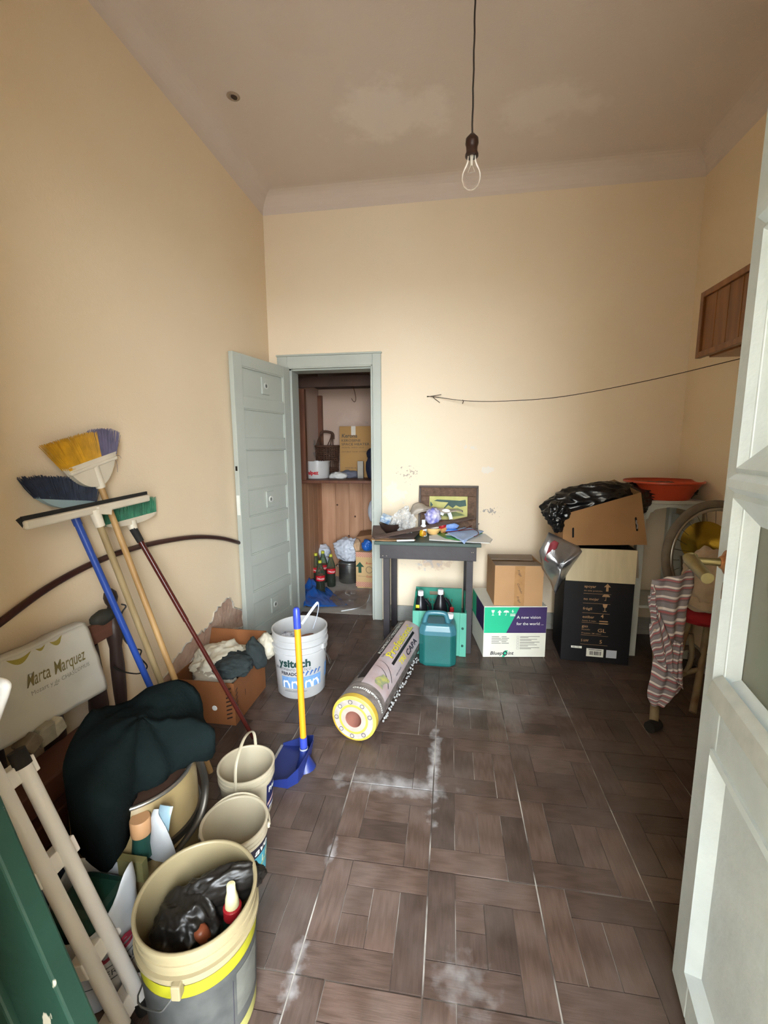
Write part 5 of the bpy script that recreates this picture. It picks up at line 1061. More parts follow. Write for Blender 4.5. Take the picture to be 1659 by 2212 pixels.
w.build('weave', wk, wbs, smooth=60)
MB().tube([bc_+V(cos(2*pi*i/40)*bw_*.98, sin(2*pi*i/40)*.09, bh_) for i in range(40)], .011, 7, closed=True).build('rim', wk, wbs, smooth=60)
hh_ = at(712, 933, 'y', 4.3).z-sz_
for s_ in (-1, 1):
    w = MB()
    for dx in (-.03, 0, .03): w.tube([bc_+V(s_*bw_*.45+dx,-.085 if dx else -.075,bh_), bc_+V(s_*bw_*.48+dx*.25,-.04,bh_+(hh_-bh_)*.6), bc_+V(s_*bw_*.42,-.01,hh_-.02)], .005, 6)
    w.build('handle_side', wk, wbs, smooth=60)
MB().tube(bez([bc_+V(-bw_*.45,-.01,hh_-.05), bc_+V(-bw_*.4,-.01,hh_-.005), bc_+V(0,-.01,hh_+.004), bc_+V(bw_*.5,-.01,hh_-.015), bc_+V(bw_*.56,-.01,hh_-.07)], 20), .012, 8).build('handle_arch', wk, wbs, smooth=60)
# translucent tub with red lettering
tb0, tb1 = at(658, 1022, 'y', 4.1), at(709, 1022, 'y', 4.1); tc_ = V((tb0.x+tb1.x)/2, 4.14, sz_); tr_ = (tb1.x-tb0.x)/2; thh = at(680, 996, 'y', 4.1).z-sz_
tub = thing('plastic_tub', tc_, 'whitish translucent tub with red lettering at the left of the closet shelf', 'tub')
MB().lathe([(0,.003),(tr_*.92,.003),(tr_*.96,.012),(tr_*.99,thh),(tr_*1.02,thh),(tr_*1.02,thh-.006),(tr_*1.0,thh-.008),(tr_*.97,.01),(tr_*.93,0),(0,0)], tc_, n=40).build('shell', mat('milky_plastic', '#b8b6b4', rough=.3, var=.06), tub, smooth=40)
text('alpez', .05, lambda x, y_, d: tc_+V(cos(-2.1+x/tr_),sin(-2.1+x/tr_),0)*(tr_*.985+.001)+V(0,0,.04+y_), mat('print_bright_red', '#b0141e', var=0), tub, width=.11, bold=.05)
rg = at(735, 1022, 'y', 4.08)
tag(MB().blob(V(rg.x-.03, 4.1, sz_+.02), (.09,.06,.042), sub=4, amp=.2, freq=2, seed=41, fn=bagfn(41,.2,.1), zmin=sz_+.001).build('white_rag', mat('white_rag', '#c4c2be', rough=.9, var=.1), smooth=180, origin=(rg.x-.03,4.1,sz_)), 'white rag with dark marks lying on the closet shelf', 'cloth')
tag(MB().blob(V(rg.x+.06, 4.155, sz_+.03), (.10,.045,.042), sub=4, amp=.2, freq=2, seed=43, fn=bagfn(43,.2,.1), zmin=sz_+.001).build('grey_rag', mat('grey_blue_rag', '#5c5d68', rough=.9, var=.1), smooth=180, origin=(rg.x+.06,4.15,sz_)), 'grey-blue rag in front of the heater carton', 'cloth')
tn0, tn1 = at(772, 1027, 'y', 4.08), at(785, 1027, 'y', 4.08); tnz = at(778, 996, 'y', 4.08).z
tag(MB().bb(tn0.x, tn1.x, 4.08, 4.11, sz_, tnz).build('metal_tin', mat('bright_tin', '#c9c9c6', metal=.9, rough=.2, var=.05), origin=(tn0.x,4.08,sz_), bevel=.003), 'upright shiny metal tin on the closet shelf', 'tin')
nb_ = at(794, 1000, 'y', 4.1)
tag(MB().blob(V(nb_.x+.04, 4.12, sz_+.10), (.06,.055,.13), sub=4, amp=.12, freq=1.5, seed=44, fn=bagfn(44,.1,.05), zmin=sz_).blob(V(nb_.x+.045, 4.12, sz_+.235), (.06,.05,.055), sub=3, amp=.1, freq=2, seed=45).build('navy_bag', mat('navy_fabric', '#141b33', rough=.7, var=.2), smooth=180, origin=(nb_.x+.04,4.12,sz_)), 'dark navy bag at the right end of the closet shelf', 'bag')
# ------------------------------------------------------------------ things on the closet floor
gl = film('bottle_glass', '#7d8a78', alpha=.10, rough=.05, trans_col='#dde6d8'); cola = mat('dark_cola', '#160d0a', rough=.1, var=0); lab = mat('cola_red_label', '#c31425', rough=.4, var=.03)
capy = mat('yellow_green_cap', '#b9bb2e', rough=.4, var=.05)
b_o = at(716, 1266, 'z', .004)
cok = thing('cola_bottle', b_o, 'cola bottle standing nearest the steel pot', 'bottle', 'cola bottles on the closet floor')
MB().lathe([(0,.001),(.038,.001),(.043,.008),(.043,.06),(.040,.11),(.043,.15),(.043,.2),(.036,.235),(.022,.275),(.0145,.3),(.0145,.315),(0,.315)], b_o, n=24).build('glass', gl, cok, smooth=60)
MB().lathe([(0,.006),(.036,.006),(.0405,.012),(.0405,.06),(.0375,.11),(.040,.135),(0,.135)], b_o, n=20).build('cola', cola, cok, smooth=50)
lb = MB().lathe([(.0442,.138),(.0442,.188)], b_o, n=24).build('label', lab, cok, smooth=60)
MB().lathe([(.0165,.303),(.0165,.326),(.015,.328),(0,.328)], b_o, n=16).build('cap', capy, cok, smooth=40)
ao = atan2(-b_o.y, -b_o.x)
text('Coca-Cola', .026, lambda x, y_, d: b_o+V(cos(ao-.85+x/.0444),sin(ao-.85+x/.0444),0)*.0449+V(0,0,.152+y_+.004*sin(x*80)), inkw, lb, width=.078, shear=.3, bold=.02)
for (px_, py_), lb_ in (((693,1283),'cola bottle standing foremost of the group, above the blue plastic'),((666,1262),'cola bottle standing leftmost against the closet side'),((684,1263),'cola bottle standing second from the left'),((699,1257),'cola bottle standing hindmost, behind the foremost one')):
    c = copy_tree(cok); c.location = at(px_, py_, 'z', .004); c['label'] = lb_
tag(MB().lathe([(0,.002),(.03,.002),(.034,.008),(.034,.06),(.028,.07),(.029,.075),(.027,.075),(.025,.069),(.03,.06),(.03,.008),(0,.006)], at(664,1282,'z',.004), n=24).build('glass_jar', film('jar_glass', '#c6ccc6', alpha=.18, rough=.05), smooth=50, origin=at(664,1282,'z',.004)), 'small empty glass jar in front of the leftmost cola bottle', 'jar')
p_ = at(750, 1262, 'z', .004); pr2 = .108; pc = V(p_.x, p_.y+pr2, .004); pzh = .205
pot = thing('steel_pot', pc, 'tall dull steel cooking pot on the closet floor', 'pot')
stm = mat('brushed_steel', '#8a8a86', metal=.9, rough=.3, var=.15, scale=6, stretch=(1,1,12))
MB().lathe([(0,.002),(pr2*.96,.002),(pr2,.01),(pr2,pzh-.006),(pr2+.006,pzh),(pr2+.004,pzh+.003),(pr2-.004,pzh),(pr2-.004,.008),(0,.006)], pc, n=44).build('body', stm, pot, smooth=40)
MB().tube(bez([pc+V(-pr2,-.03,pzh*.8), pc+V(-pr2-.025,-.028,pzh*.82), pc+V(-pr2-.025,.028,pzh*.82), pc+V(-pr2,.03,pzh*.8)], 14), .005, 6).build('loop_handle', stm, pot, smooth=60)
MB().lathe([(pr2+.004,pzh),(pr2+.003,pzh+.006),(pr2*.6,pzh+.02),(0,pzh+.024)], pc, n=40).build('lid', stm, pot, smooth=50)
wpb = mat('white_carrier_plastic', '#c3c9d4', rough=.35, var=.06, bump=.35, bscale=22)
tag(MB().blob(pc+V(-.01,-.02,pzh+.135), (.14,.11,.135), sub=5, amp=.14, freq=1.7, seed=51, fn=bagfn(51,.16,.1), zmin=pzh+.03).build('white_carrier_bag', wpb, smooth=180, origin=pc+V(0,0,pzh+.03)), 'full white plastic bag sitting on the steel pot', 'bag')
wsb = at(696, 1190, 'y', 4.3)
tag(MB().blob(V(wsb.x, 4.33, .30), (.085,.07,.07), sub=4, amp=.2, freq=1.7, seed=52, fn=bagfn(52,.18,.1)).blob(V(wsb.x, 4.34, .12), (.075,.07,.14), sub=3, amp=.1, freq=1.7, seed=53, zmin=.004).build('small_white_bag', wpb, smooth=180, origin=(wsb.x,4.33,.004)), 'smaller white plastic bag behind the cola bottles', 'bag')
# gingham printed paper carton
def gingham():
    m = bpy.data.materials.new('red_gingham'); m.use_nodes = True; N = m.node_tree.nodes; L = m.node_tree.links
    tc = N.new('ShaderNodeTexCoord'); ck = N.new('ShaderNodeTexChecker'); ck.inputs['Scale'].default_value = 110; ck.inputs[1].default_value = (*hexc('#b0443a'), 1); ck.inputs[2].default_value = (*hexc('#d8c0a0'), 1)
    L.new(tc.outputs['Object'], ck.inputs[0]); L.new(ck.outputs[0], N['Principled BSDF'].inputs['Base Color']); return m
ging = gingham()
g0_ = at(769, 1254, 'y', 4.06); gzt = at(767, 1192, 'y', 4.06).z
G = BX((g0_.x, 4.06, .02), -.05, .19, .13, gzt-.02)
gbg = thing('gingham_paper_carton', G.o, 'paper carrier printed with red gingham bands and a green arrow', 'bag')
G.blk(0,G.w,0,G.d,0,G.h).build('body', mat('buff_paper', '#c9a878', rough=.8, var=.06), gbg, bevel=.004)
rect(MB(), G.front, 0, G.w, 0, .05, .001).build('gingham_band', ging, gbg); rect(MB(), G.front, 0, G.w, G.h-.05, G.h, .001).build('gingham_band', ging, gbg)
w = MB(); icon(w, G.front, 'arrow', .042, G.h*.56, .11, .0016); w.build('green_arrow', mat('print_forest_green', '#1d4a36', var=0), gbg)
w = MB(); ring(w, G.front, .135, G.h*.5, .03, .004, .0016, 24); w.build('round_emblem', ink, gbg); text('Buen', .03, onto(G.front, .1, G.h*.66), mat('print_bright_red', '#b0141e', var=0), gbg, shear=.2); text('Gusto', .03, onto(G.front, .1, G.h*.28), mat('print_bright_red', '#b0141e', var=0), gbg, shear=.2); text('Calidad superior', .012, onto(G.front, .02, G.h*.3), ink, gbg)
MB().bb(g0_.x+.01, g0_.x+.16, 4.07, 4.19, .003, .02).build('folded_base', mat('buff_paper', '#c9a878', rough=.8, var=.06), gbg)
bpm = mat('brown_paper_bag', '#8a6444', rough=.85, var=.12, bump=.3, bscale=18)
bpx = at(785, 1165, 'y', 4.2)
pbg = thing('brown_paper_bag', (bpx.x+.02, 4.25, .004), 'crumpled brown paper bag standing behind the gingham carton', 'bag')
MB().hexa([V(bpx.x-.055,4.2,.005),V(bpx.x+.12,4.2,.005),V(bpx.x+.12,4.34,.005),V(bpx.x-.055,4.34,.005)], [V(bpx.x-.07,4.19,.49),V(bpx.x+.12,4.21,.52),V(bpx.x+.12,4.35,.55),V(bpx.x-.06,4.36,.52)]).build('body', bpm, pbg)
tag(MB().blob(at(793,1178,'y',4.13), (.055,.04,.06), sub=4, amp=.2, freq=1.8, seed=61, fn=bagfn(61,.2,.1)).build('blue_bag_scrap', mat('blue_bag_plastic', '#1f5fb4', rough=.3, var=.12), smooth=180, origin=at(793,1178,'y',4.13)), 'scrap of blue plastic bag stuffed into the gingham carton', 'bag')
tag(MB().blob(at(772,1180,'y',4.14), (.035,.04,.075), sub=4, amp=.2, freq=1.8, seed=63, fn=bagfn(63,.25,.1)).build('kraft_paper', mat('pale_kraft_paper', '#b89878', rough=.85, var=.08), smooth=180, origin=at(772,1180,'y',4.14)), 'crumpled pale kraft paper in the gingham carton', 'paper')
tag(MB().blob(at(806,1105,'y',4.15), (.05,.04,.11), sub=4, amp=.12, freq=1.5, seed=62, fn=bagfn(62,.12,.06)).build('hanging_white_bag', wpb, smooth=180, origin=at(806,1105,'y',4.15)), 'white bag hanging at the right side of the closet', 'bag')
# blue plastic sheet spilling out over the threshold
blp = mat('blue_bag_plastic', '#1f5fb4', rough=.3, var=.12)
bo = at(690, 1290, 'z', .0)
def bsh(u, v):
    a = at(656,1320,'z',.006).lerp(at(752,1308,'z',.006), u); b = at(660,1275,'z',.006).lerp(at(706,1268,'z',.006), u); q = a.lerp(b, v)
    hgt = .11*max(0, 1-u*1.25)*(.35+.65*v)+.05*max(0, 1-abs(u-.35)*3)*v
    q.z += hgt*(1+.5*noise.noise(V(u*5,v*5,3)))+.016*abs(noise.noise(V(u*9,v*9,7))); q.x += .02*noise.noise(V(u*4,v*4,9)); return q
tag(MB().grid(bsh, 34, 24).build('blue_plastic_sheet', blp, smooth=180, solid=.002, origin=bo), 'crumpled blue plastic sheet on the closet floor at the threshold', 'sheet')
def csh(u, v):
    q = at(700,1312,'z',.006).lerp(at(790,1318,'z',.006), u).lerp(at(725,1278,'z',.006).lerp(at(798,1275,'z',.006), u), v); q.z += .01+.014*noise.noise(V(u*5,v*5,1)); return q
tag(MB().grid(csh, 20, 14).build('clear_plastic_sheet', film('dusty_clear_sheet', '#b5a59f', alpha=.22, rough=.2), smooth=180, origin=at(750,1300,'z',0)), 'thin clear plastic sheet spread on the closet floor', 'sheet')
tag(MB().tube(bez([at(737,1320,'z',.008), at(765,1315,'z',.008), at(785,1308,'z',.008), at(796,1295,'z',.01), at(799,1285,'z',.02)], 20), .0045, 6).build('white_edging', mat('white_plastic_matt', '#d8dde0', rough=.5, var=0), smooth=60, origin=at(737,1320,'z',.004)), 'thin curved white plastic strip at the closet threshold', 'strip')
# ------------------------------------------------------------------ left wall: missing plaster, bent pipe
wl_ = bpy.data.objects['wall_left']
pp_ = [(300,1560),(340,1480),(365,1445),(380,1418),(398,1398),(420,1372),(440,1362),(455,1345),(463,1322),(478,1305),(492,1290),(500,1296),(504,1312),(522,1318),(525,1352),(500,1362),(470,1385),(440,1402),(415,1425),(392,1455),(380,1480),(375,1520),(360,1560)]
rp2 = random.Random(9); PQ = []
for i in range(len(pp_)):
    a, b = at(*pp_[i], 'x', XL), at(*pp_[(i+1) % len(pp_)], 'x', XL)
    for k in range(4): q = a.lerp(b, k/4); q.y += rp2.uniform(-.009,.009); q.z += rp2.uniform(-.009,.009); PQ.append(q)
cen = sum(PQ, V(0,0,0))/len(PQ)
MB().add([V(XL+.0012, p.y, max(p.z,.002)) for p in PQ], [tuple(range(len(PQ)))]).build('bare_plaster', mat('pink_bare_plaster', '#9a7a68', rough=.95, col2='#b59a86', scale=11, bump=.8, bscale=30), wl_)
MB().tube([V(XL+.001, p.y, max(p.z,.004)) for p in PQ], .005, 6, closed=True, flat=(1,1)).build('broken_paint_edge', mat('flaked_paint_edge', '#cdbfa6', rough=.9, col2='#8f8f90', scale=30), wl_, smooth=60)
pipe = mat('maroon_pipe', '#3a1c18', rough=.35, var=.15)
xp = XL+.016
P = [at(x, y_, 'x', xp) for x, y_ in ((-70,1398),(0,1345),(100,1272),(190,1222),(270,1190),(350,1170),(425,1160),(480,1163),(519,1173))]
tag(MB().tube(bez(P, 60), .0125, 10).build('bent_pipe', pipe, smooth=60, origin=P[4]), 'long maroon plastic pipe bowed in an arc against the left wall', 'pipe')
# ------------------------------------------------------------------ brooms
def strands(b0, b1, t0, t1, n, layers, depth, r, jit, seed, curve=0.0, tl=None):
    rg_ = random.Random(seed); mb = MB()
    for L_ in range(layers):
        dx = (L_/(max(1, layers-1))-.5)*depth
        for i in range(n):
            u = (i+rg_.uniform(.2,.8))/n; b = b0.lerp(b1, u)+V(dx*.8,0,0); t = t0.lerp(t1, u)+V(dx*1.2+rg_.uniform(-1,1)*jit*.5,rg_.uniform(-1,1)*jit,rg_.uniform(-1,1)*jit+curve*sin(u*pi))
            if tl: t = b.lerp(t, tl(u)*rg_.uniform(.96,1.02))
            mb.tube([b, b.lerp(t,.5)+V(rg_.uniform(-1,1)*jit*.3,rg_.uniform(-1,1)*jit*.3,0), t], [r,r,r*.7], 4, caps=True)
    return mb
def stuffp(o): o['kind'] = 'stuff'; return o
woodh = mat('broomstick_wood', '#b3905e', rough=.55, col2='#9a7648', scale=4, stretch=(8,8,1)); woodg = mat('greyed_broomstick', '#a08d68', rough=.65, col2='#86724f', scale=4, stretch=(8,8,1))
capw = mat('cream_broom_cap', '#cfc6b4', rough=.45, var=.07, scale=8)
def capshape(b0, b1, neck, nw, th, m, name, parent, up=.012, droop=1.0):
    """moulded broom head: from the bristle line b0-b1 narrowing in a curve to the neck"""
    n = 16; mid = b0.lerp(b1,.5); top = []; bot = []
    upd = (mid-neck).normalized(); side = (b1-b0).normalized()
    for i in range(n+1):
        u = i/n; top.append(b0.lerp(b1,u)+upd*up)
        k = max(0, 1-abs(2*u-1)**2.4)**.75*droop; q = b0.lerp(b1,u); tq = neck+side*((u-.5)*nw); bot.append(q.lerp(V(q.x*(1-k)+tq.x*k, q.y+(tq.y-q.y)*k*.12, q.z*(1-k)+tq.z*k), 1.0))
    mb = MB(); N_ = n+1
    for s_ in (-1, 1):
        mb.v += [p+V(s_*th/2,0,0) for p in top]+[p+V(s_*th*.35,0,0) for p in bot]
    for i in range(n):
        a = i; mb.f.append((a, a+1, N_+a+1, N_+a)); c = 2*N_; mb.f.append((c+N_+a, c+N_+a+1, c+a+1, c+a))
        mb.f.append((a, c+a, c+a+1, a+1)); mb.f.append((N_+a, N_+a+1, c+N_+a+1, c+N_+a))
    mb.f.append((0, N_, 2*N_+N_, 2*N_)); mb.f.append((n, 2*N_+n, 2*N_+N_+n, N_+n))
    return mb.build(name, m, parent, smooth=45)
# yellow and purple broom
xh = -1.335; h0 = at(217, 1050, 'x', xh); hf = at(455, 1668, 'z', .002)
br1 = thing('yellow_broom', hf, 'broom with yellow and purple bristles and a wooden stick, head up against the wall', 'broom')
MB().tube([hf, h0], .0118, 12).build('stick', woodh, br1, smooth=40)
A_, B_ = at(143, 1018, 'x', xh), at(245, 981, 'x', xh); Md = A_.lerp(B_, .66)
capshape(A_, B_, h0, .03, .034, capw, 'head', br1)
MB().tube([h0-(h0-hf).normalized()*.005, h0.lerp(A_.lerp(B_,.5),.9)], [.017,.021], 12).build('socket', capw, br1, smooth=50)
MB().bar(A_.lerp(B_,.01)+V(.012,0,-.012), B_.lerp(A_,.01)+V(.012,0,-.012), .016, .012, up=(0,0,1)).build('head_band', capw, br1, bevel=.003)
yb_ = mat('yellow_bristle', '#b8860f', rough=.6, var=.25, scale=30); pb_ = mat('purple_bristle', '#4d4560', rough=.6, var=.25, scale=30)
stuffp(strands(A_, Md, at(94,964,'x',xh), at(197,933,'x',xh), 70, 5, .036, .0016, .003, 1).build('yellow_bristles', yb_, br1))
stuffp(strands(Md, B_, at(197,932,'x',xh), at(249,934,'x',xh), 36, 5, .036, .0016, .003, 2, curve=.012).build('purple_bristles', pb_, br1))
w = MB()
for (x0, y0), (x1, y1) in (((247,985),(260,940)),((246,985),(258,950)),((246,986),(262,990)),((245,988),(254,1020)),((246,980),(256,960))): w.tube(bez([at(x0,y0,'x',xh), at((x0+x1)/2+3,(y0+y1)/2-4,'x',xh), at(x1,y1,'x',xh)], 6), .0008, 4)
stuffp(w.build('stray_bristles', pb_, br1))
# blue broom
xh = -1.365; h0 = at(162, 1118, 'x', xh+.02); hf = at(400, 1652, 'z', .002)
br2 = thing('blue_broom', hf, 'broom with slanted navy bristles and a bright blue handle leaning on the wall', 'broom')
MB().tube([hf, h0], .0125, 12).build('stick', mat('bright_blue_metal', '#2a4a9c', rough=.35, var=.08), br2, smooth=40)
MB().tube([h0-(h0-hf).normalized()*.03, h0+(h0-hf).normalized()*.02], .0145, 12).build('socket', mat('bright_blue_metal', '#2a4a9c', rough=.35, var=.08), br2, smooth=40)
A_, B_ = at(81, 1077, 'x', xh), at(203, 1084, 'x', xh)
capshape(A_, B_, h0+V(0,0,.035), .03, .03, mat('pale_blue_plastic', '#8fa9b2', rough=.4, var=.08), 'head', br2, droop=.95)
nv = mat('navy_bristle', '#232a3c', rough=.7, var=.3, scale=40)
stuffp(strands(A_, B_, at(45,1032,'x',xh), at(206,1046,'x',xh), 100, 5, .03, .0017, .006, 3, tl=lambda u: .95+.25*sin(u*3)).build('navy_bristles', nv, br2))
# squeegee
xh = -1.27; a0_, a1_ = at(44, 1134, 'x', xh-.01), at(315, 1074, 'x', xh-.01)
h0 = at(207, 1112, 'x', xh+.004); hf = at(413, 1642, 'z', .002)
sq = thing('squeegee', hf, 'long white floor squeegee with black rubber and a wooden stick, upside down by the brooms', 'squeegee')
MB().tube([hf, h0], .0122, 12).build('stick', woodg, sq, smooth=40)
d_ = (a1_-a0_).normalized(); upz = V(0,0,1)-d_*d_.z; upz.normalize()
MB().bar(a0_+V(.012,0,-.002), a1_+V(.012,0,-.002), .018, .028, up=upz).build('bar', capw, sq, bevel=.006)
MB().bar(a0_+upz*.017+V(.006,0,0), a1_+upz*.017+V(.006,0,0), .006, .016, up=upz).bar(a0_+d_*-.004+upz*.02, a0_+d_*.01-upz*.012+V(0.008,0,0), .008, .012, up=d_).build('rubber_blade', mat('black_rubber', '#1d1b19', rough=.8), sq)
MB().tube([h0-(h0-hf).normalized()*.045, h0+(h0-hf).normalized()*.02], [.017,.019], 12).box(h0.lerp(a0_.lerp(a1_,.58),.5)+V(.01,0,.0), (.03,.06,.026), Matrix.Rotation(-.2,3,'X')).build('socket', capw, sq, smooth=45)
# green brush on a maroon telescopic handle
xh = -1.36; h0 = at(285, 1137, 'x', xh+.01); hf = at(548, 1594, 'z', .003)
br4 = thing('green_brush', hf, 'green bristled floor brush on a thin maroon handle standing in front of the cardboard box', 'broom')
hd_ = (h0-hf).normalized()
MB().tube([hf, hf.lerp(h0,.6)], .0095, 12).build('stick', mat('maroon_metal_tube', '#4a1d18', rough=.22, var=.08), br4, smooth=40)
MB().tube([hf.lerp(h0,.58), hf.lerp(h0,.97)], .0115, 12).build('upper_tube', mat('maroon_metal_tube', '#4a1d18', rough=.22, var=.08), br4, smooth=40)
MB().tube([h0-hd_*.075, h0-hd_*.01], [.0145,.0165], 12).build('collar', mat('black_rubber', '#1d1b19', rough=.8), br4, smooth=40)
A_, B_ = at(222, 1138, 'x', xh), at(333, 1108, 'x', xh)
capshape(A_, B_, h0+V(0,0,.006), .03, .036, capw, 'head', br4, droop=.8, up=.008)
MB().tube([h0-hd_*.015, h0.lerp(A_.lerp(B_,.5),.7)], [.0165,.021], 12).build('neck', capw, br4, smooth=50)
stuffp(strands(A_, B_, at(217,1098,'x',xh), at(329,1073,'x',xh), 60, 4, .03, .002, .004, 4).build('green_bristles', mat('emerald_bristle', '#1f6b4c', rough=.6, var=.3, scale=40), br4))
# ------------------------------------------------------------------ dark turned headboard behind, with a white shop bag over it
tw = mat('dark_turned_wood', '#2a201e', rough=.4, col2='#3a2a24', scale=5); rw = mat('red_brown_panel_wood', '#5c3a2c', rough=.6, var=.15, scale=5, stretch=(1,1,6))
fxp = -1.325; pt_ = at(237, 1272, 'x', fxp); py0 = pt_.y; 
hbd = thing('turned_headboard', (fxp, 1.2, 0), 'dark turned wooden bedhead with ball finials standing against the left wall', 'bedhead')
zt_ = pt_.z
def post(y_):
    k = zt_/.85
    prof = [(.0,.002),(.016,.002),(.022,.03),(.018,.06),(.026,.10),(.026,.20),(.02,.23),(.03,.26),(.03,.29),(.02,.31),(.024,.4),(.026,.52),(.022,.60),(.028,.64),(.028,.70),(.02,.73),(.025,.745),(.018,.765),(.014,.78),(.022,.795),(.026,.815),(.022,.835),(.008,.85),(0,.852)]
    return MB().lathe([(r,z_*k) for r,z_ in prof], V(fxp, y_, 0), n=20)
for y_ in (py0, .62): post(y_).build('post', tw, hbd, smooth=50)
ztr = at(222, 1350, 'x', fxp).z
MB().bb(fxp-.012, fxp+.014, .64, py0-.015, ztr-.055, ztr+.02).build('top_rail', rw, hbd, bevel=.006)
MB().bb(fxp-.012, fxp+.014, .64, py0-.015, .14, .22).build('lower_rail', rw, hbd, bevel=.006)
MB().bb(fxp-.006, fxp+.006, .64, py0-.02, .22, .30).build('panel', rw, hbd)
for y_ in (py0-.11, py0-.3, py0-.5, py0-.68): MB().lathe([(.016,.22),(.03,.3),(.034,.4),(.028,.5),(.018,ztr-.055)], V(fxp, y_, 0), n=16).build('spindle', tw, hbd, smooth=60)
q = at(222, 1333, 'x', fxp)
MB().blob(q, (.03,.055,.03), sub=3, amp=.1, freq=2).build('wrapped_knob', mat('dark_olive_cloth', '#2c2a22', rough=.8), hbd, smooth=180)
cab_ = mat('black_cable', '#17140f', rough=.6)
tag(MB().tube(bez([at(262,1305,'x',-1.29), at(272,1310,'x',-1.28), at(262,1330,'x',-1.29), at(268,1380,'x',-1.3), at(290,1400,'x',-1.27), at(305,1405,'x',-1.25), at(303,1420,'x',-1.25), at(318,1440,'x',-1.24), at(300,1455,'x',-1.26), at(262,1450,'x',-1.29), at(244,1440,'x',-1.29)], 60), .003, 6).build('loose_cable', cab_, smooth=60, origin=at(262,1305,'x',-1.29)), 'thin black cable looping around the bedhead post', 'cable')
# shop bag
bgm = mat('white_shop_bag', '#bdbbb2', rough=.75, var=.05, scale=3, bump=.12, bscale=9)
TL, TR, BR_, BL = at(-70,1464,'x',-1.275), at(184,1346,'x',-1.285), at(232,1487,'x',-1.255), at(-70,1662,'x',-1.225)
def bgf(u, v, d=0.0):
    q = TL.lerp(TR, u).lerp(BL.lerp(BR_, u), v); q.x += .012*noise.noise(V(u*3,v*3,4))+.004*noise.noise(V(u*9,v*7,1))+.008*sin(v*pi)+d; return q
sbg = thing('shop_bag', TL, 'large white paper shop bag with gold script hung over the bedhead', 'bag')
MB().grid(bgf, 30, 20).build('front', bgm, sbg, smooth=180, solid=.002)
MB().grid(lambda u, v: V(fxp-.03, 0, 0)*0+bgf(u, 0)+V(-.05*v, 0, .004*sin(v*pi)-.0*v), 30, 3).build('fold_over', bgm, sbg, smooth=180, solid=.002)
gsc = mat('gold_olive_ink', '#6d6238', rough=.6, var=.1); gry = mat('faint_grey_ink', '#88867c', rough=.8, var=0)
tl = (TR-TL).length; bl = (BL-TL).length
bt_ = lambda u0, v0: (lambda x, y_, d=0.0: bgf(u0+x/tl, v0-y_/bl, .003))
u_of = lambda px: (px+70)/254
text('Marta Marquez', .052, bt_(u_of(22), .44), gsc, sbg, width=.205, shear=.45, bold=.004)
text('Mozart y de CHASCOMUS', .018, bt_(u_of(28), .55), gry, sbg, width=.20)
text('~', .03, bt_(u_of(70), .60), gry, sbg)
w = MB()
for u0, wd in ((u_of(20), .055), (u_of(62), .028), (u_of(102), .045)):
    w.grid(lambda a, b, u0=u0, wd=wd: bgf(u0+(a-.5)*wd/tl*1.3, .03+.10*sin(a*pi)*(.35+.65*b)*wd/.05-.02, .003), 12, 2)
w.build('gold_crescents', mat('olive_gold_inside', '#8f8338', rough=.5, var=.1), sbg)
# oddments behind the bag: folded papers on the rail
odd = [((92,1585),(.05,.05,.06),'#8d8878'),((118,1570),(.04,.045,.05),'#a8a28e'),((60,1605),(.05,.05,.05),'#75695a')]
for i, ((px_,py_),sz,cl_) in enumerate(odd):
    p = at(px_, py_, 'x', -1.235)
    tag(MB().box(p, sz, Matrix.Rotation(.3*i,3,'X')).build('paper_bundle', mat('bundle_%d' % i, cl_, rough=.8, var=.2, scale=30), origin=p, bevel=.006), ['cream folded paper bundle below the shop bag, the middle one of three','pale paper bundle below the shop bag, the one nearest the green cloth','brownish paper bundle below the shop bag, the one nearest the white ladder'][i], 'paper', 'paper bundles below the shop bag')
ch_ = at(35, 1640, 'x', -1.2)
tag(MB().bb(-1.3, -1.17, .62, 1.27, .32, .40).bb(-1.3,-1.17,.62,1.27,.2,.28).build('wooden_chest', rw, origin=(-1.235,.95,.2), bevel=.006), 'reddish brown wooden slats stacked below the shop bag', 'wood')
tag(MB().bb(-1.3, -1.17, .64, 1.26, .002, .198).build('wooden_crate', rw, origin=(-1.235,.95,0), bevel=.006), 'reddish brown wooden case on the floor behind the white ladder', 'case')
# ------------------------------------------------------------------ cream drum with chrome rim, green cloth on it
dc = V(-.975, 1.115, .002); dr_ = .165
drm = thing('enamel_drum', dc, 'cream enamel drum with chrome rim and dark lid half covered by the green cloth', 'drum')
cre = mat('cream_enamel', '#8f7d58', rough=.35, var=.12, scale=6); stb_ = mat('dark_steel_band', '#4a4640', metal=.8, rough=.35)
MB().lathe([(0,0),(dr_+.015,0),(dr_+.018,.02),(dr_+.012,.33),(dr_,.36),(dr_-.01,.365),(0,.365)], dc, n=48).build('body', cre, drm, smooth=40)
MB().lathe([(dr_+.0165,.19),(dr_+.021,.195),(dr_+.0205,.215),(dr_+.0155,.22)], dc, n=48).build('steel_band', stb_, drm, smooth=40)
MB().tube([dc+V(cos(2*pi*i/56)*(dr_+.002),sin(2*pi*i/56)*(dr_+.002),.366) for i in range(56)], .006, 8, closed=True).build('chrome_rim', chrome, drm, smooth=60)
MB().lathe([(dr_-.006,.366),(dr_*.85,.372),(dr_*.5,.38),(0,.384)], dc, n=48).build('lid', mat('dark_brown_lid', '#33231b', rough=.5, var=.2), drm, smooth=60)
ea = .35; e1 = V(cos(ea),sin(ea),0)
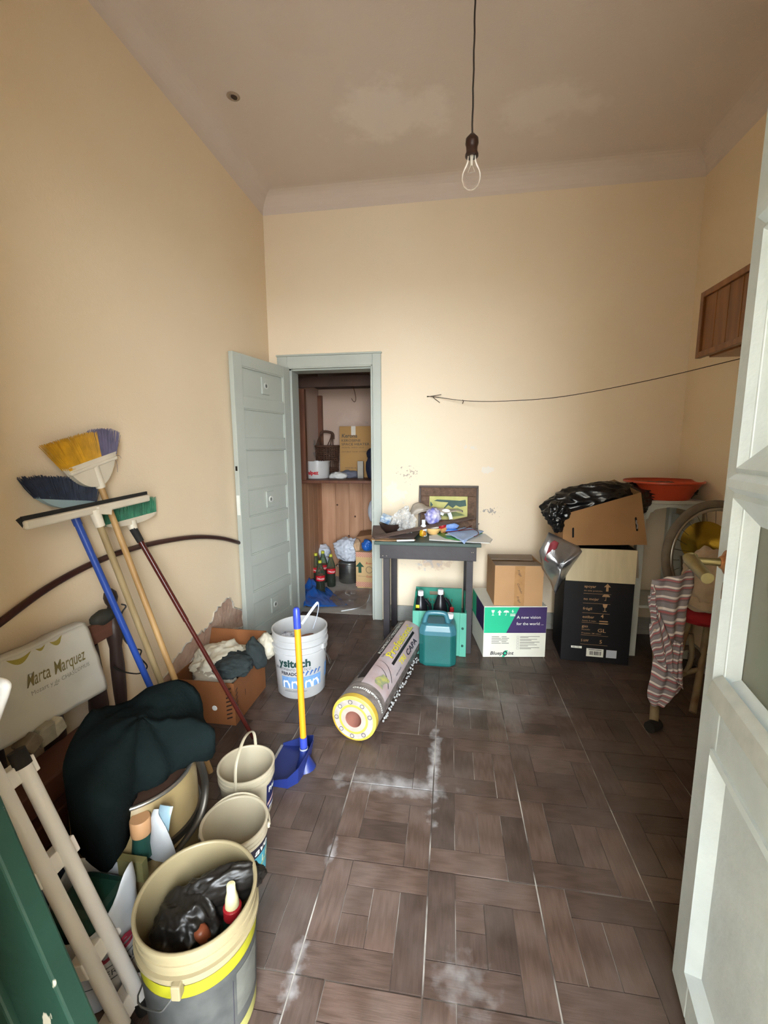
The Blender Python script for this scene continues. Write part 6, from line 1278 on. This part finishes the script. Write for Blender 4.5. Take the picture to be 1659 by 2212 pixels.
MB().tube(bez([dc+e1*(dr_+.012)+V(0,0,.40), dc+e1*(dr_+.03)+V(0,0,.36), dc+e1*(dr_+.04)+V(0,0,.27), dc+V(cos(ea-.25),sin(ea-.25),0)*(dr_+.03)+V(0,0,.20), dc+V(cos(ea-.9),sin(ea-.9),0)*(dr_+.024)+V(0,0,.16)], 24), .008, 8, flat=(1.5,.5)).build('steel_strap', stb_, drm, smooth=60)
gcl = mat('dark_green_wool', '#111919', rough=1.0, spec=.1, var=.25, scale=8, sheen=.0, bump=.25, bscale=90)
gc = V(-.955, 1.135, 0)
outl_ = [(at(x, y_, 'z', zz_)-gc) for x, y_, zz_ in ((465,1605,.42),(440,1560,.46),(430,1502,.5),(370,1490,.52),(300,1500,.53),(230,1525,.53),(175,1580,.52),(140,1650,.5),(150,1710,.46),(215,1745,.43),(260,1742,.41),(295,1700,.405),(350,1675,.40),(380,1648,.40),(420,1632,.40))]
NA = len(outl_)*4; OL = []
for i in range(NA):
    k = i/4; a = outl_[int(k) % len(outl_)]; b = outl_[(int(k)+1) % len(outl_)]; pr_ = outl_[(int(k)-1) % len(outl_)]; nx = outl_[(int(k)+2) % len(outl_)]; t = k-int(k)
    OL.append(0.5*((2*a)+(b-pr_)*t+(2*pr_-5*a+4*b-nx)*t*t+(3*a-pr_-3*b+nx)*t**3))
mb = MB(); NR = 16; ctop = V(0,0,.52)
mb.v.append(gc+ctop)
for r in range(1, NR+1):
    s_ = r/NR
    for i in range(NA):
        e_ = OL[i]; q = V(e_.x*s_, e_.y*s_, ctop.z+(e_.z-ctop.z)*s_**2.2); th_ = 2*pi*i/NA
        q.z += .03*noise.noise(V(q.x*8,q.y*8,2))*(1-.3*s_)+.012*s_*sin(th_*5+2*s_)-.04*abs(noise.noise(V(q.x*11,q.y*5,5)))+.02-.02*abs(noise.noise(V(q.x*6,q.y*17,9)))
        mb.v.append(gc+q)
for i in range(NA): mb.f.append((0, 1+i, 1+(i+1) % NA))
for r in range(NR-1):
    for i in range(NA): mb.f.append((1+r*NA+i, 1+(r+1)*NA+i, 1+(r+1)*NA+(i+1) % NA, 1+r*NA+(i+1) % NA))
for L_ in (1,):   # turned-down hem
    o = len(mb.v)
    for i in range(NA): e_ = OL[i]; mb.v.append(gc+V(e_.x*.985, e_.y*.985, e_.z-.03-.01*sin(i*1.1)-(.17*max(0, sin((i/4-6)/5*pi)) if 6 <= i/4 <= 11 else 0)))
    for i in range(NA): mb.f.append((1+(NR-1)*NA+i, o+i, o+(i+1) % NA, 1+(NR-1)*NA+(i+1) % NA))
tag(mb.build('green_cloth', gcl, smooth=180, solid=.005, origin=gc+V(0,0,.4)), 'dark green woollen cloth thrown over the cream drum', 'cloth')
# ------------------------------------------------------------------ white carrier bag with a green can in it
jb = at(285, 1880, 'z', .2); sbc = V(-.86, .90, .0)
can = thing('green_can', V(-.90, .90, .02), 'dark green plastic can with a beige screw cap inside the white carrier bag', 'can')
cpt = at(303, 1775, 'z', .335)
gdk = mat('dark_green_plastic', '#1d4038', rough=.35, var=.15)
MB().hexa([V(-.985,.775,.02),V(-.825,.775,.02),V(-.825,.915,.02),V(-.985,.915,.02)], [V(-.985,.775,.24),V(-.825,.775,.24),V(-.825,.915,.24),V(-.985,.915,.24)]).build('body', gdk, can, bevel=.03, segs=3)
MB().tube([V(cpt.x-.0,cpt.y,.235), V(cpt.x,cpt.y,.305)], [.03,.022], 16).build('neck', gdk, can, smooth=40)
MB().lathe([(.026,.30),(.027,.305),(.027,.345),(.025,.348),(0,.348)], V(cpt.x,cpt.y,0), n=24).build('cap', mat('beige_orange_cap', '#b58a62', rough=.5, var=.08), can, smooth=40)
MB().bb(cpt.x-.03, cpt.x+.045, cpt.y-.06, cpt.y-.04, .21, .27).build('paper_label', mat('brown_paper_label', '#6d6a44', rough=.7, var=.15), can)
cbm = mat('white_carrier_film', '#b4b8bc', rough=.4, var=.08, bump=.3, bscale=14)
cbg = thing('carrier_bag', sbc, 'white plastic carrier bag with red lettering standing behind the big cream bucket', 'bag')
# bag wall: open loop around the can, lower in front
NB = 48; ZL = 12
def wallp(a, t):
    r_ = 1+.06*noise.noise(V(cos(a)*2,sin(a)*2,t*3))+.03*noise.noise(V(cos(a)*5,sin(a)*5,t*6))
    zt__ = .215+.02*cos(a-1.0)
    k = max(0, cos(a-.15))**5; zt__ += .09*k; k2 = max(0, cos(a-2.6))**6; zt__ += .05*k2
    return V(sbc.x-.045+.112*r_*cos(a)*(1-.06*t), sbc.y-.055+.096*r_*sin(a)*(1-.06*t), .004+zt__*t)
mb = MB()
for j in range(ZL+1):
    for i in range(NB): mb.v.append(wallp(2*pi*i/NB, j/ZL))
for j in range(ZL):
    for i in range(NB): mb.f.append((j*NB+i, j*NB+(i+1) % NB, (j+1)*NB+(i+1) % NB, (j+1)*NB+i))
mb.build('bag_wall', cbm, cbg, smooth=180, solid=.0015)
hq = [at(x, y_, 'z', zz_) for x, y_, zz_ in ((352,1850,.22),(345,1800,.30),(335,1765,.345),(337,1748,.36))]
MB().tube(bez(hq, 12), [.045,.042,.038,.033,.028,.024,.02,.017,.014,.012,.011,.01,.009], 10, flat=(1,.35)).build('bag_handle', cbm, cbg, smooth=60)
hq = [at(x, y_, 'z', zz_) for x, y_, zz_ in ((350,1800,.29),(354,1765,.34),(360,1740,.365))]
MB().tube(bez(hq, 8), .02, 8, flat=(1,.25)).build('bag_handle', mat('pale_blue_film', '#7f98a4', rough=.3, var=.1), cbg, smooth=60)
bfr = sbc+V(-.045,-.055,0); ba = atan2(-bfr.y, -bfr.x)
def bagtxt(x, y_, d=0.0):
    a = ba+x/.105; return V(bfr.x+.119*cos(a), bfr.y+.103*sin(a), y_)
rdk = mat('faded_red_ink', '#8a2a3c', rough=.6, var=.05); dki = mat('dark_slate_ink', '#3a444c', rough=.6, var=0)
text('Super', .085, lambda x, y_, d: bagtxt(-.10+x, .135+y_*.9), rdk, cbg, width=.21, bold=.03)
w = MB(); rect(w, bagtxt, -.05, .12, .115, .118, 0, 12, 1); rect(w, bagtxt, -.05, .12, .078, .081, 0, 12, 1); w.build('rule_lines', dki, cbg)
text('MERCADO', .024, lambda x, y_, d: bagtxt(-.02+x, .089+y_), dki, cbg, width=.12)
tag(MB().blob(V(-1.085,.87,.13), (.065,.07,.15), sub=4, amp=.15, freq=1.8, seed=71, fn=bagfn(71,.15,.08), zmin=.004).build('slate_blue_bag', mat('slate_blue_plastic', '#3a4a60', rough=.35, var=.15), smooth=180, origin=(-1.085,.87,.004)), 'slate blue plastic bag half hidden behind the white ladder', 'bag')
# ------------------------------------------------------------------ white tubular ladder seen edge-on, green plank in front
wlm = mat('white_enamel_tube', '#f0f1f2', rough=.3, var=.02)
lad = thing('step_ladder', (-.728, .76, 0), 'white tubular folding step ladder leaning edge-on at the left', 'ladder')
lz = lambda z_, y_: V(-.728-.4*z_, y_, z_)
MB().tube([lz(.012,.79), lz(.655,.79)], .0165, 16).build('rail', wlm, lad, smooth=40)
MB().tube([lz(.012,.735), lz(.78,.735)], .0165, 16).build('rail', wlm, lad, smooth=40)
MB().tube([lz(.64,.79), lz(.678,.79)], .0185, 16).build('end_cap', mat('black_rubber', '#1d1b19', rough=.8), lad, smooth=40)
for y_ in (.79, .735): MB().tube([lz(.0,y_), lz(.03,y_)], .0185, 16).build('foot', mat('black_rubber', '#1d1b19', rough=.8), lad, smooth=40)
for z_ in (.045, .195, .42, .63):
    pc_ = lz(z_, .768); Rr = Matrix((V(.928,0,.371), V(0,1,0), V(-.371,0,.928))).transposed()
    MB().box(pc_-V(.928,0,.371)*.022, (.045, .105, .042), Rr).build('step', wlm, lad, bevel=.003)
gp = mat('chipped_green_paint', '#1b3a2e', rough=.55, var=.2, scale=6, bump=.2, bscale=20)
def chips():
    N = gp.node_tree.nodes; L = gp.node_tree.links; b = N['Principled BSDF']; src = b.inputs['Base Color'].links[0].from_socket
    tc = N.new('ShaderNodeTexCoord'); mp = N.new('ShaderNodeMapping'); mp.inputs['Scale'].default_value = (3,3,1); L.new(tc.outputs['Object'], mp.inputs[0])
    n = N.new('ShaderNodeTexNoise'); n.inputs['Scale'].default_value = 9; n.inputs['Detail'].default_value = 6; L.new(mp.outputs[0], n.inputs['Vector'])
    r = N.new('ShaderNodeMapRange'); r.inputs[1].default_value = .655; r.inputs[2].default_value = .68; L.new(n.outputs['Fac'], r.inputs[0])
    mx = N.new('ShaderNodeMix'); mx.data_type = 'RGBA'; L.new(r.outputs[0], mx.inputs[0]); L.new(src, mx.inputs[6]); mx.inputs[7].default_value = (*hexc('#b5b09c'), 1); L.new(mx.outputs[2], b.inputs['Base Color'])
chips()
gpl = thing('green_plank', (-.35, .5, 0), 'dark green painted plank with chipped paint leaning in the lower left corner', 'plank')
gA, gB = at(0, 1709, 'y', .525), at(210, 2197, 'y', .525); gs = (gA.x-gB.x)/(gA.z-gB.z)
ge = lambda z_: gB.x+gs*(z_-gB.z)
for k, (o0, o1) in enumerate(((0,-.105),(-.107,-.165))):
    MB().hexa([V(ge(.002)+o1,.49-.01*k,.002),V(ge(.002)+o0,.49-.01*k,.002),V(ge(.002)+o0,.525,.002),V(ge(.002)+o1,.525,.002)], [V(ge(1.7)+o1,.49-.01*k,1.7),V(ge(1.7)+o0,.49-.01*k,1.7),V(ge(1.7)+o0,.525,1.7),V(ge(1.7)+o1,.525,1.7)]).build('board', gp, gpl, bevel=.004)
wt_ = at(8, 1500, 'y', .62)
tag(MB().tube(bez([at(-40,1470,'y',.62), at(6,1478,'y',.62), at(9,1492,'y',.62), at(-4,1530,'y',.62), at(-30,1600,'y',.62)], 20), .0095, 10).build('white_tube_bend', wlm, smooth=60, origin=wt_), 'bent white tube peeking in at the left edge above the ladder', 'tube')
# ------------------------------------------------------------------ small and big cream buckets
crb = mat('cream_bucket_plastic', '#b3a992', rough=.4, var=.06, scale=5)
b1, f1, r1, a1 = bucket('small_bucket', (-.745, 1.395, .001), .1, .085, .195, crb, 'small cream bucket with navy label and its handle standing upright', rings=((.90,.005),(.82,.006)))
nvl = mat('navy_label', '#1d2350', rough=.4, var=.05)
rect(MB(), f1, .075, .19, .03, .14, .0008, 10, 2).build('label', nvl, b1, smooth=180); text('PAL', .03, lambda x, y_, d: f1(.085+x, .105+y_, .0016), inkw, b1, width=.05, bold=.02)
w = MB(); w.grid(lambda u, v: f1(.08+.09*u, .05+.03*u+.012*v, .0014), 8, 1); w.build('pink_swoosh', mat('print_pink', '#c9a8a4', var=0), b1, smooth=180); rect(MB(), f1, .09, .16, .034, .045, .0014, 6, 1).build('grey_emblem', mat('print_light_grey', '#b5b5bc', var=0), b1)
c1 = V(-.745,1.395,0); hd1 = V(.09,-1,0).normalized()
MB().tube(bez([c1+hd1*.106+V(0,0,.165), c1+hd1*.09+V(0,0,.26), c1+hd1*.03+V(0,0,.30), c1-hd1*.03+V(0,0,.30), c1-hd1*.09+V(0,0,.26), c1-hd1*.106+V(0,0,.165)], 30), .006, 8, flat=(1,.5)).build('handle', crb, b1, smooth=60)
for s_ in (1,-1): MB().lathe([(0,.008),(.009,.008),(.011,0)], c1+hd1*s_*.101+V(0,0,.165), n=14, axis=hd1*s_).build('handle_lug', crb, b1, smooth=40)
b2_, f2, r2, a2 = bucket('small_bucket', (-.665, 1.148, .001), .1, .086, .195, crb, 'small cream bucket with black and turquoise label and its handle lying on the rim', rings=((.90,.005),(.83,.006)))
tq = mat('turquoise_label', '#4d9db0', rough=.4, var=.15, scale=12)
rect(MB(), f2, -.02, .21, .012, .115, .0008, 18, 2).build('turquoise_label', tq, b2_, smooth=180); rect(MB(), f2, -.02, .21, .115, .155, .0008, 18, 2).build('black_label', inkd, b2_, smooth=180)
text('ave', .032, lambda x, y_, d: f2(.055+x, .124+y_, .0018), inkw, b2_, width=.065, bold=.02, shear=.2); text('LE', .034, lambda x, y_, d: f2(.085+x, .08+y_, .0018), mat('print_cream', '#d9d8b0', var=0), b2_, width=.04)
rect(MB(), f2, .08, .16, .071, .074, .0016, 6, 1).build('gold_line', yel, b2_)
c2_ = V(-.665,1.148,0); ha_ = radians(20)
def arc(t, rr2, z0, z1): a = ha_+pi*t; return c2_+V(cos(a),sin(a),0)*rr2+V(0,0,z0+(z1-z0)*sin(pi*t))
MB().tube([arc(i/30, .108, .165, .203) for i in range(31)], .0055, 8, flat=(1,.6)).build('handle', crb, b2_, smooth=60)
for t in (0, 1): p = arc(t,.101,.165,.165); MB().lathe([(0,.008),(.009,.008),(.011,0)], p, n=14, axis=(p-c2_-V(0,0,.165)).normalized()).build('handle_lug', crb, b2_, smooth=40)
crb2 = mat('old_cream_bucket_plastic', '#877b5e', rough=.45, var=.1, scale=5)
b3, f3, r3, a3 = bucket('big_bucket', (-.578, .815, .001), .132, .116, .335, crb2, 'big dirty cream bucket with a yellow band, black bag inside, in the foreground', rings=((.90,.004),(.82,.009)))
c3_ = V(-.578,.815,0)
MB().lathe([(r3(.222)+.003,.222),(r3(.255)+.003,.255)], c3_, n=56).build('yellow_band', mat('print_acid_yellow', '#8f8b1c', rough=.5, var=.12, scale=14), b3, smooth=60)
rect(MB(), f3, -.24, .24, .045, .221, .0012, 30, 3).build('grey_label', mat('dusty_grey_label', '#2f3130', rough=.7, col2='#4c4c49', scale=14, detail=7), b3, smooth=180)
rect(MB(), f3, .07, .15, .08, .2, .002, 8, 2).build('white_patch', mat('smeared_white', '#56564f', rough=.8, var=.2, scale=25), b3, smooth=180)
rect(MB(), f3, .06, .0615, .05, .19, .0022, 1, 1).build('printed_line', inkd, b3)
rect(MB(), f3, -.2, .2, .008, .044, .0012, 24, 1).build('lower_band', mat('pale_yellow_band', '#8f8b50', rough=.6, var=.12), b3, smooth=180)
lg = f3(-.05, .262, .010); MB().box(lg, (.02,.02,.035), Matrix.Rotation(a3-.5,3,'Z')).build('handle_lug', crb2, b3, bevel=.003)
MB().tube(bez([lg, f3(-.065,.24,.02), f3(-.09,.21,.018), f3(-.2,.14,.014), f3(-.35,.11,.014)], 20), .002, 6).build('wire_handle', ws, b3, smooth=60)
blk2 = mat('dull_black_bag', '#1b1815', rough=.4, var=.3, scale=8, bump=.3, bscale=10, spec=.4)
tag(MB().blob(c3_+V(-.025,.005,.22), (.085,.085,.10), sub=6, amp=.12, freq=1.2, seed=81, fn=bagfn(81,.16,.06)).blob(c3_+V(.045,.055,.30), (.09,.03,.05), sub=5, amp=.12, freq=1.4, seed=82, fn=bagfn(82,.15,.06), R=Matrix.Rotation(.5,3,'Z')).build('black_bag', blk2, smooth=180, origin=c3_+V(0,0,.2)), 'crumpled black plastic bag stuffed in the big cream bucket', 'bag')
bq = c3_+V(.075,.02,.16)
sbt = thing('squeeze_bottle', bq, 'dark bottle with red collar and cream nozzle inside the big cream bucket', 'bottle')
MB().lathe([(0,0),(.022,0),(.025,.005),(.025,.09),(.02,.105)], bq, n=20, cap1=True).build('body', mat('dark_bottle_green', '#12241c', rough=.3), sbt, smooth=40)
MB().lathe([(.0215,.1),(.0215,.125),(.015,.13)], bq, n=20, cap1=True).build('collar', mat('red_lid', '#9c1f26', rough=.35, var=.05), sbt, smooth=40)
MB().lathe([(.017,.128),(.015,.15),(.011,.165),(.01,.185),(0,.187)], bq, n=18).build('nozzle', mat('cream_nozzle', '#d0c79a', rough=.4), sbt, smooth=40)
oc = at(437, 2012, 'z', .27)
ot = thing('handled_tool', oc, 'tool with a rounded copper-brown wooden handle end inside the big cream bucket', 'tool')
MB().tube([oc+V(-.0,.02,-.12), oc+V(0,.005,-.02), oc+V(-.004,-.004,.004), oc+V(-.005,-.006,.012)], [.016,.016,.017,.010], 14).build('handle', mat('copper_brown_wood', '#8a4a30', rough=.4, var=.15), ot, smooth=60)
cu1 = at(357, 2196, 'z', .05); cu2 = at(393, 2208, 'z', .03)
cpm = mat('white_cup_plastic', '#d2d2cc', rough=.35, var=.03)
tag(MB().lathe([(0,.0),(.022,0),(.03,.07),(.031,.071),(.029,.07),(.021,.003),(0,.003)], V(cu1.x,cu1.y,.002), n=28).lathe([(0,.078),(.026,.077),(.031,.071)], V(cu1.x,cu1.y,.002), n=28).build('white_cup', cpm, smooth=50, origin=V(cu1.x,cu1.y,.002)), 'small white plastic cup beside the big cream bucket', 'cup')
tag(MB().lathe([(0,.0),(.02,0),(.027,.055),(.028,.056),(.026,.055),(.019,.003),(0,.003)], V(cu2.x,cu2.y-.01,.002), n=28).build('clear_cup', film('milky_cup', '#b8b6b0', alpha=.45, rough=.2), smooth=50, origin=V(cu2.x,cu2.y-.01,.002)), 'small translucent cup touching the big cream bucket', 'cup')
# ------------------------------------------------------------------ open cardboard box with clothes
ob_ = V(-1.04, 1.868, .002); bxw = .34; bxd = .36; bxh = .225
rbc = mat('red_brown_cardboard', '#7a4a26', rough=.8, var=.12, scale=4)
Q = BX((ob_.x-bxw, ob_.y, .002), .0, bxw, bxd, bxh)
obx = thing('open_carton', Q.o, 'open reddish brown cardboard box of old clothes by the left wall', 'box')
t = .005
Q.blk(0,Q.w,0,t,0,Q.h).build('front_panel', rbc, obx); Q.blk(0,Q.w,Q.d-t,Q.d,0,Q.h).build('back_panel', rbc, obx); Q.blk(0,t,t,Q.d-t,0,Q.h).build('side_panel', rbc, obx); Q.blk(Q.w-t,Q.w,t,Q.d-t,0,Q.h).build('side_panel', rbc, obx); Q.blk(t,Q.w-t,t,Q.d-t,0,.005).build('bottom_panel', rbc, obx)
MB().hexa([Q.P(0,Q.d-t,Q.h),Q.P(Q.w,Q.d-t,Q.h),Q.P(Q.w,Q.d,Q.h),Q.P(0,Q.d,Q.h)], [Q.P(0,Q.d+.04,Q.h+.1),Q.P(Q.w,Q.d+.04,Q.h+.1),Q.P(Q.w,Q.d+.045,Q.h+.1),Q.P(0,Q.d+.045,Q.h+.1)]).build('back_flap', rbc, obx)
rsd = plane_fn(Q.P(Q.w,0,0), Q.v, (0,0,1))
w = MB()
for i in range(8): w.add([Q.front(Q.w-.045+a, .03+i*.022+b, .0012) for a, b in ((0,0),(.03,.012),(.03,.02),(0,.008))], [(0,1,2,3)])
w.build('hatched_print', mat('print_dark_brown', '#2e1c12', var=0), obx)
w = MB()
for i in range(6): w.add([rsd(.012+a, .06+i*.022+b, .0012) for a, b in ((0,0),(.022,.012),(.022,.02),(0,.008))], [(0,1,2,3)])
w.build('hatched_print', mat('print_dark_brown', '#2e1c12', var=0), obx)
text('1', .05, onto(rsd, .1, .1), mat('print_dark_brown', '#2e1c12', var=0), obx)
MB().lathe([(0,.002),(.012,.0015),(.014,0)], Q.front(Q.w-.11,.085,.0), n=16, axis=(0,-1,0)).build('white_spot', cpm, obx)
wcl = mat('white_old_linen', '#b9b2a0', rough=.95, var=.1, scale=5, bump=.25, bscale=40)
w1 = at(500, 1405, 'y', 2.1)
tag(MB().blob(V(-1.2,2.07,.235), (.155,.15,.09), sub=5, amp=.22, freq=1.6, seed=91, fn=bagfn(91,.2,.12), zmin=.02).build('white_linen', wcl, smooth=180, origin=(-1.2,2.07,.2)), 'heap of old white linen bulging out of the cardboard box', 'clothing')
tag(MB().blob(V(-1.20,1.945,.185), (.13,.06,.07), sub=4, amp=.25, freq=2, seed=92, fn=bagfn(92,.25,.12)).build('grey_linen', mat('greyish_linen', '#8d8374', rough=.95, var=.1, bump=.25, bscale=40), smooth=180, origin=(-1.2,1.945,.15)), 'greyish crumpled linen at the front of the cardboard box', 'clothing')
tag(MB().blob(at(575,1395,'y',2.2), (.05,.06,.07), sub=4, amp=.2, freq=1.8, seed=95, fn=bagfn(95,.18,.1)).build('white_sleeve', wcl, smooth=180, origin=at(575,1395,'y',2.2)), 'white sleeve hanging out between the cardboard box and the white bucket', 'clothing')
dcl = mat('charcoal_cloth', '#232a2a', rough=.9, var=.2, scale=5, bump=.2, bscale=50)
d0 = at(520, 1425, 'y', 2.02)
tag(MB().blob(V(-1.095,1.99,.265), (.10,.115,.055), sub=5, amp=.2, freq=1.6, seed=93, fn=bagfn(93,.15,.1)).blob(at(553,1410,'y',2.06), (.045,.05,.085), sub=4, amp=.2, freq=1.7, seed=94, fn=bagfn(94,.12,.08), R=Matrix.Rotation(-.4,3,'Y')).build('charcoal_garment', dcl, smooth=180, origin=(-1.095,1.99,.22)), 'charcoal dark garment draped over the corner of the cardboard box', 'clothing')

# drop the builder's scratch notes
for o in bpy.data.objects:
    for k in ('_o', 'rt'):
        if k in o: del o[k]
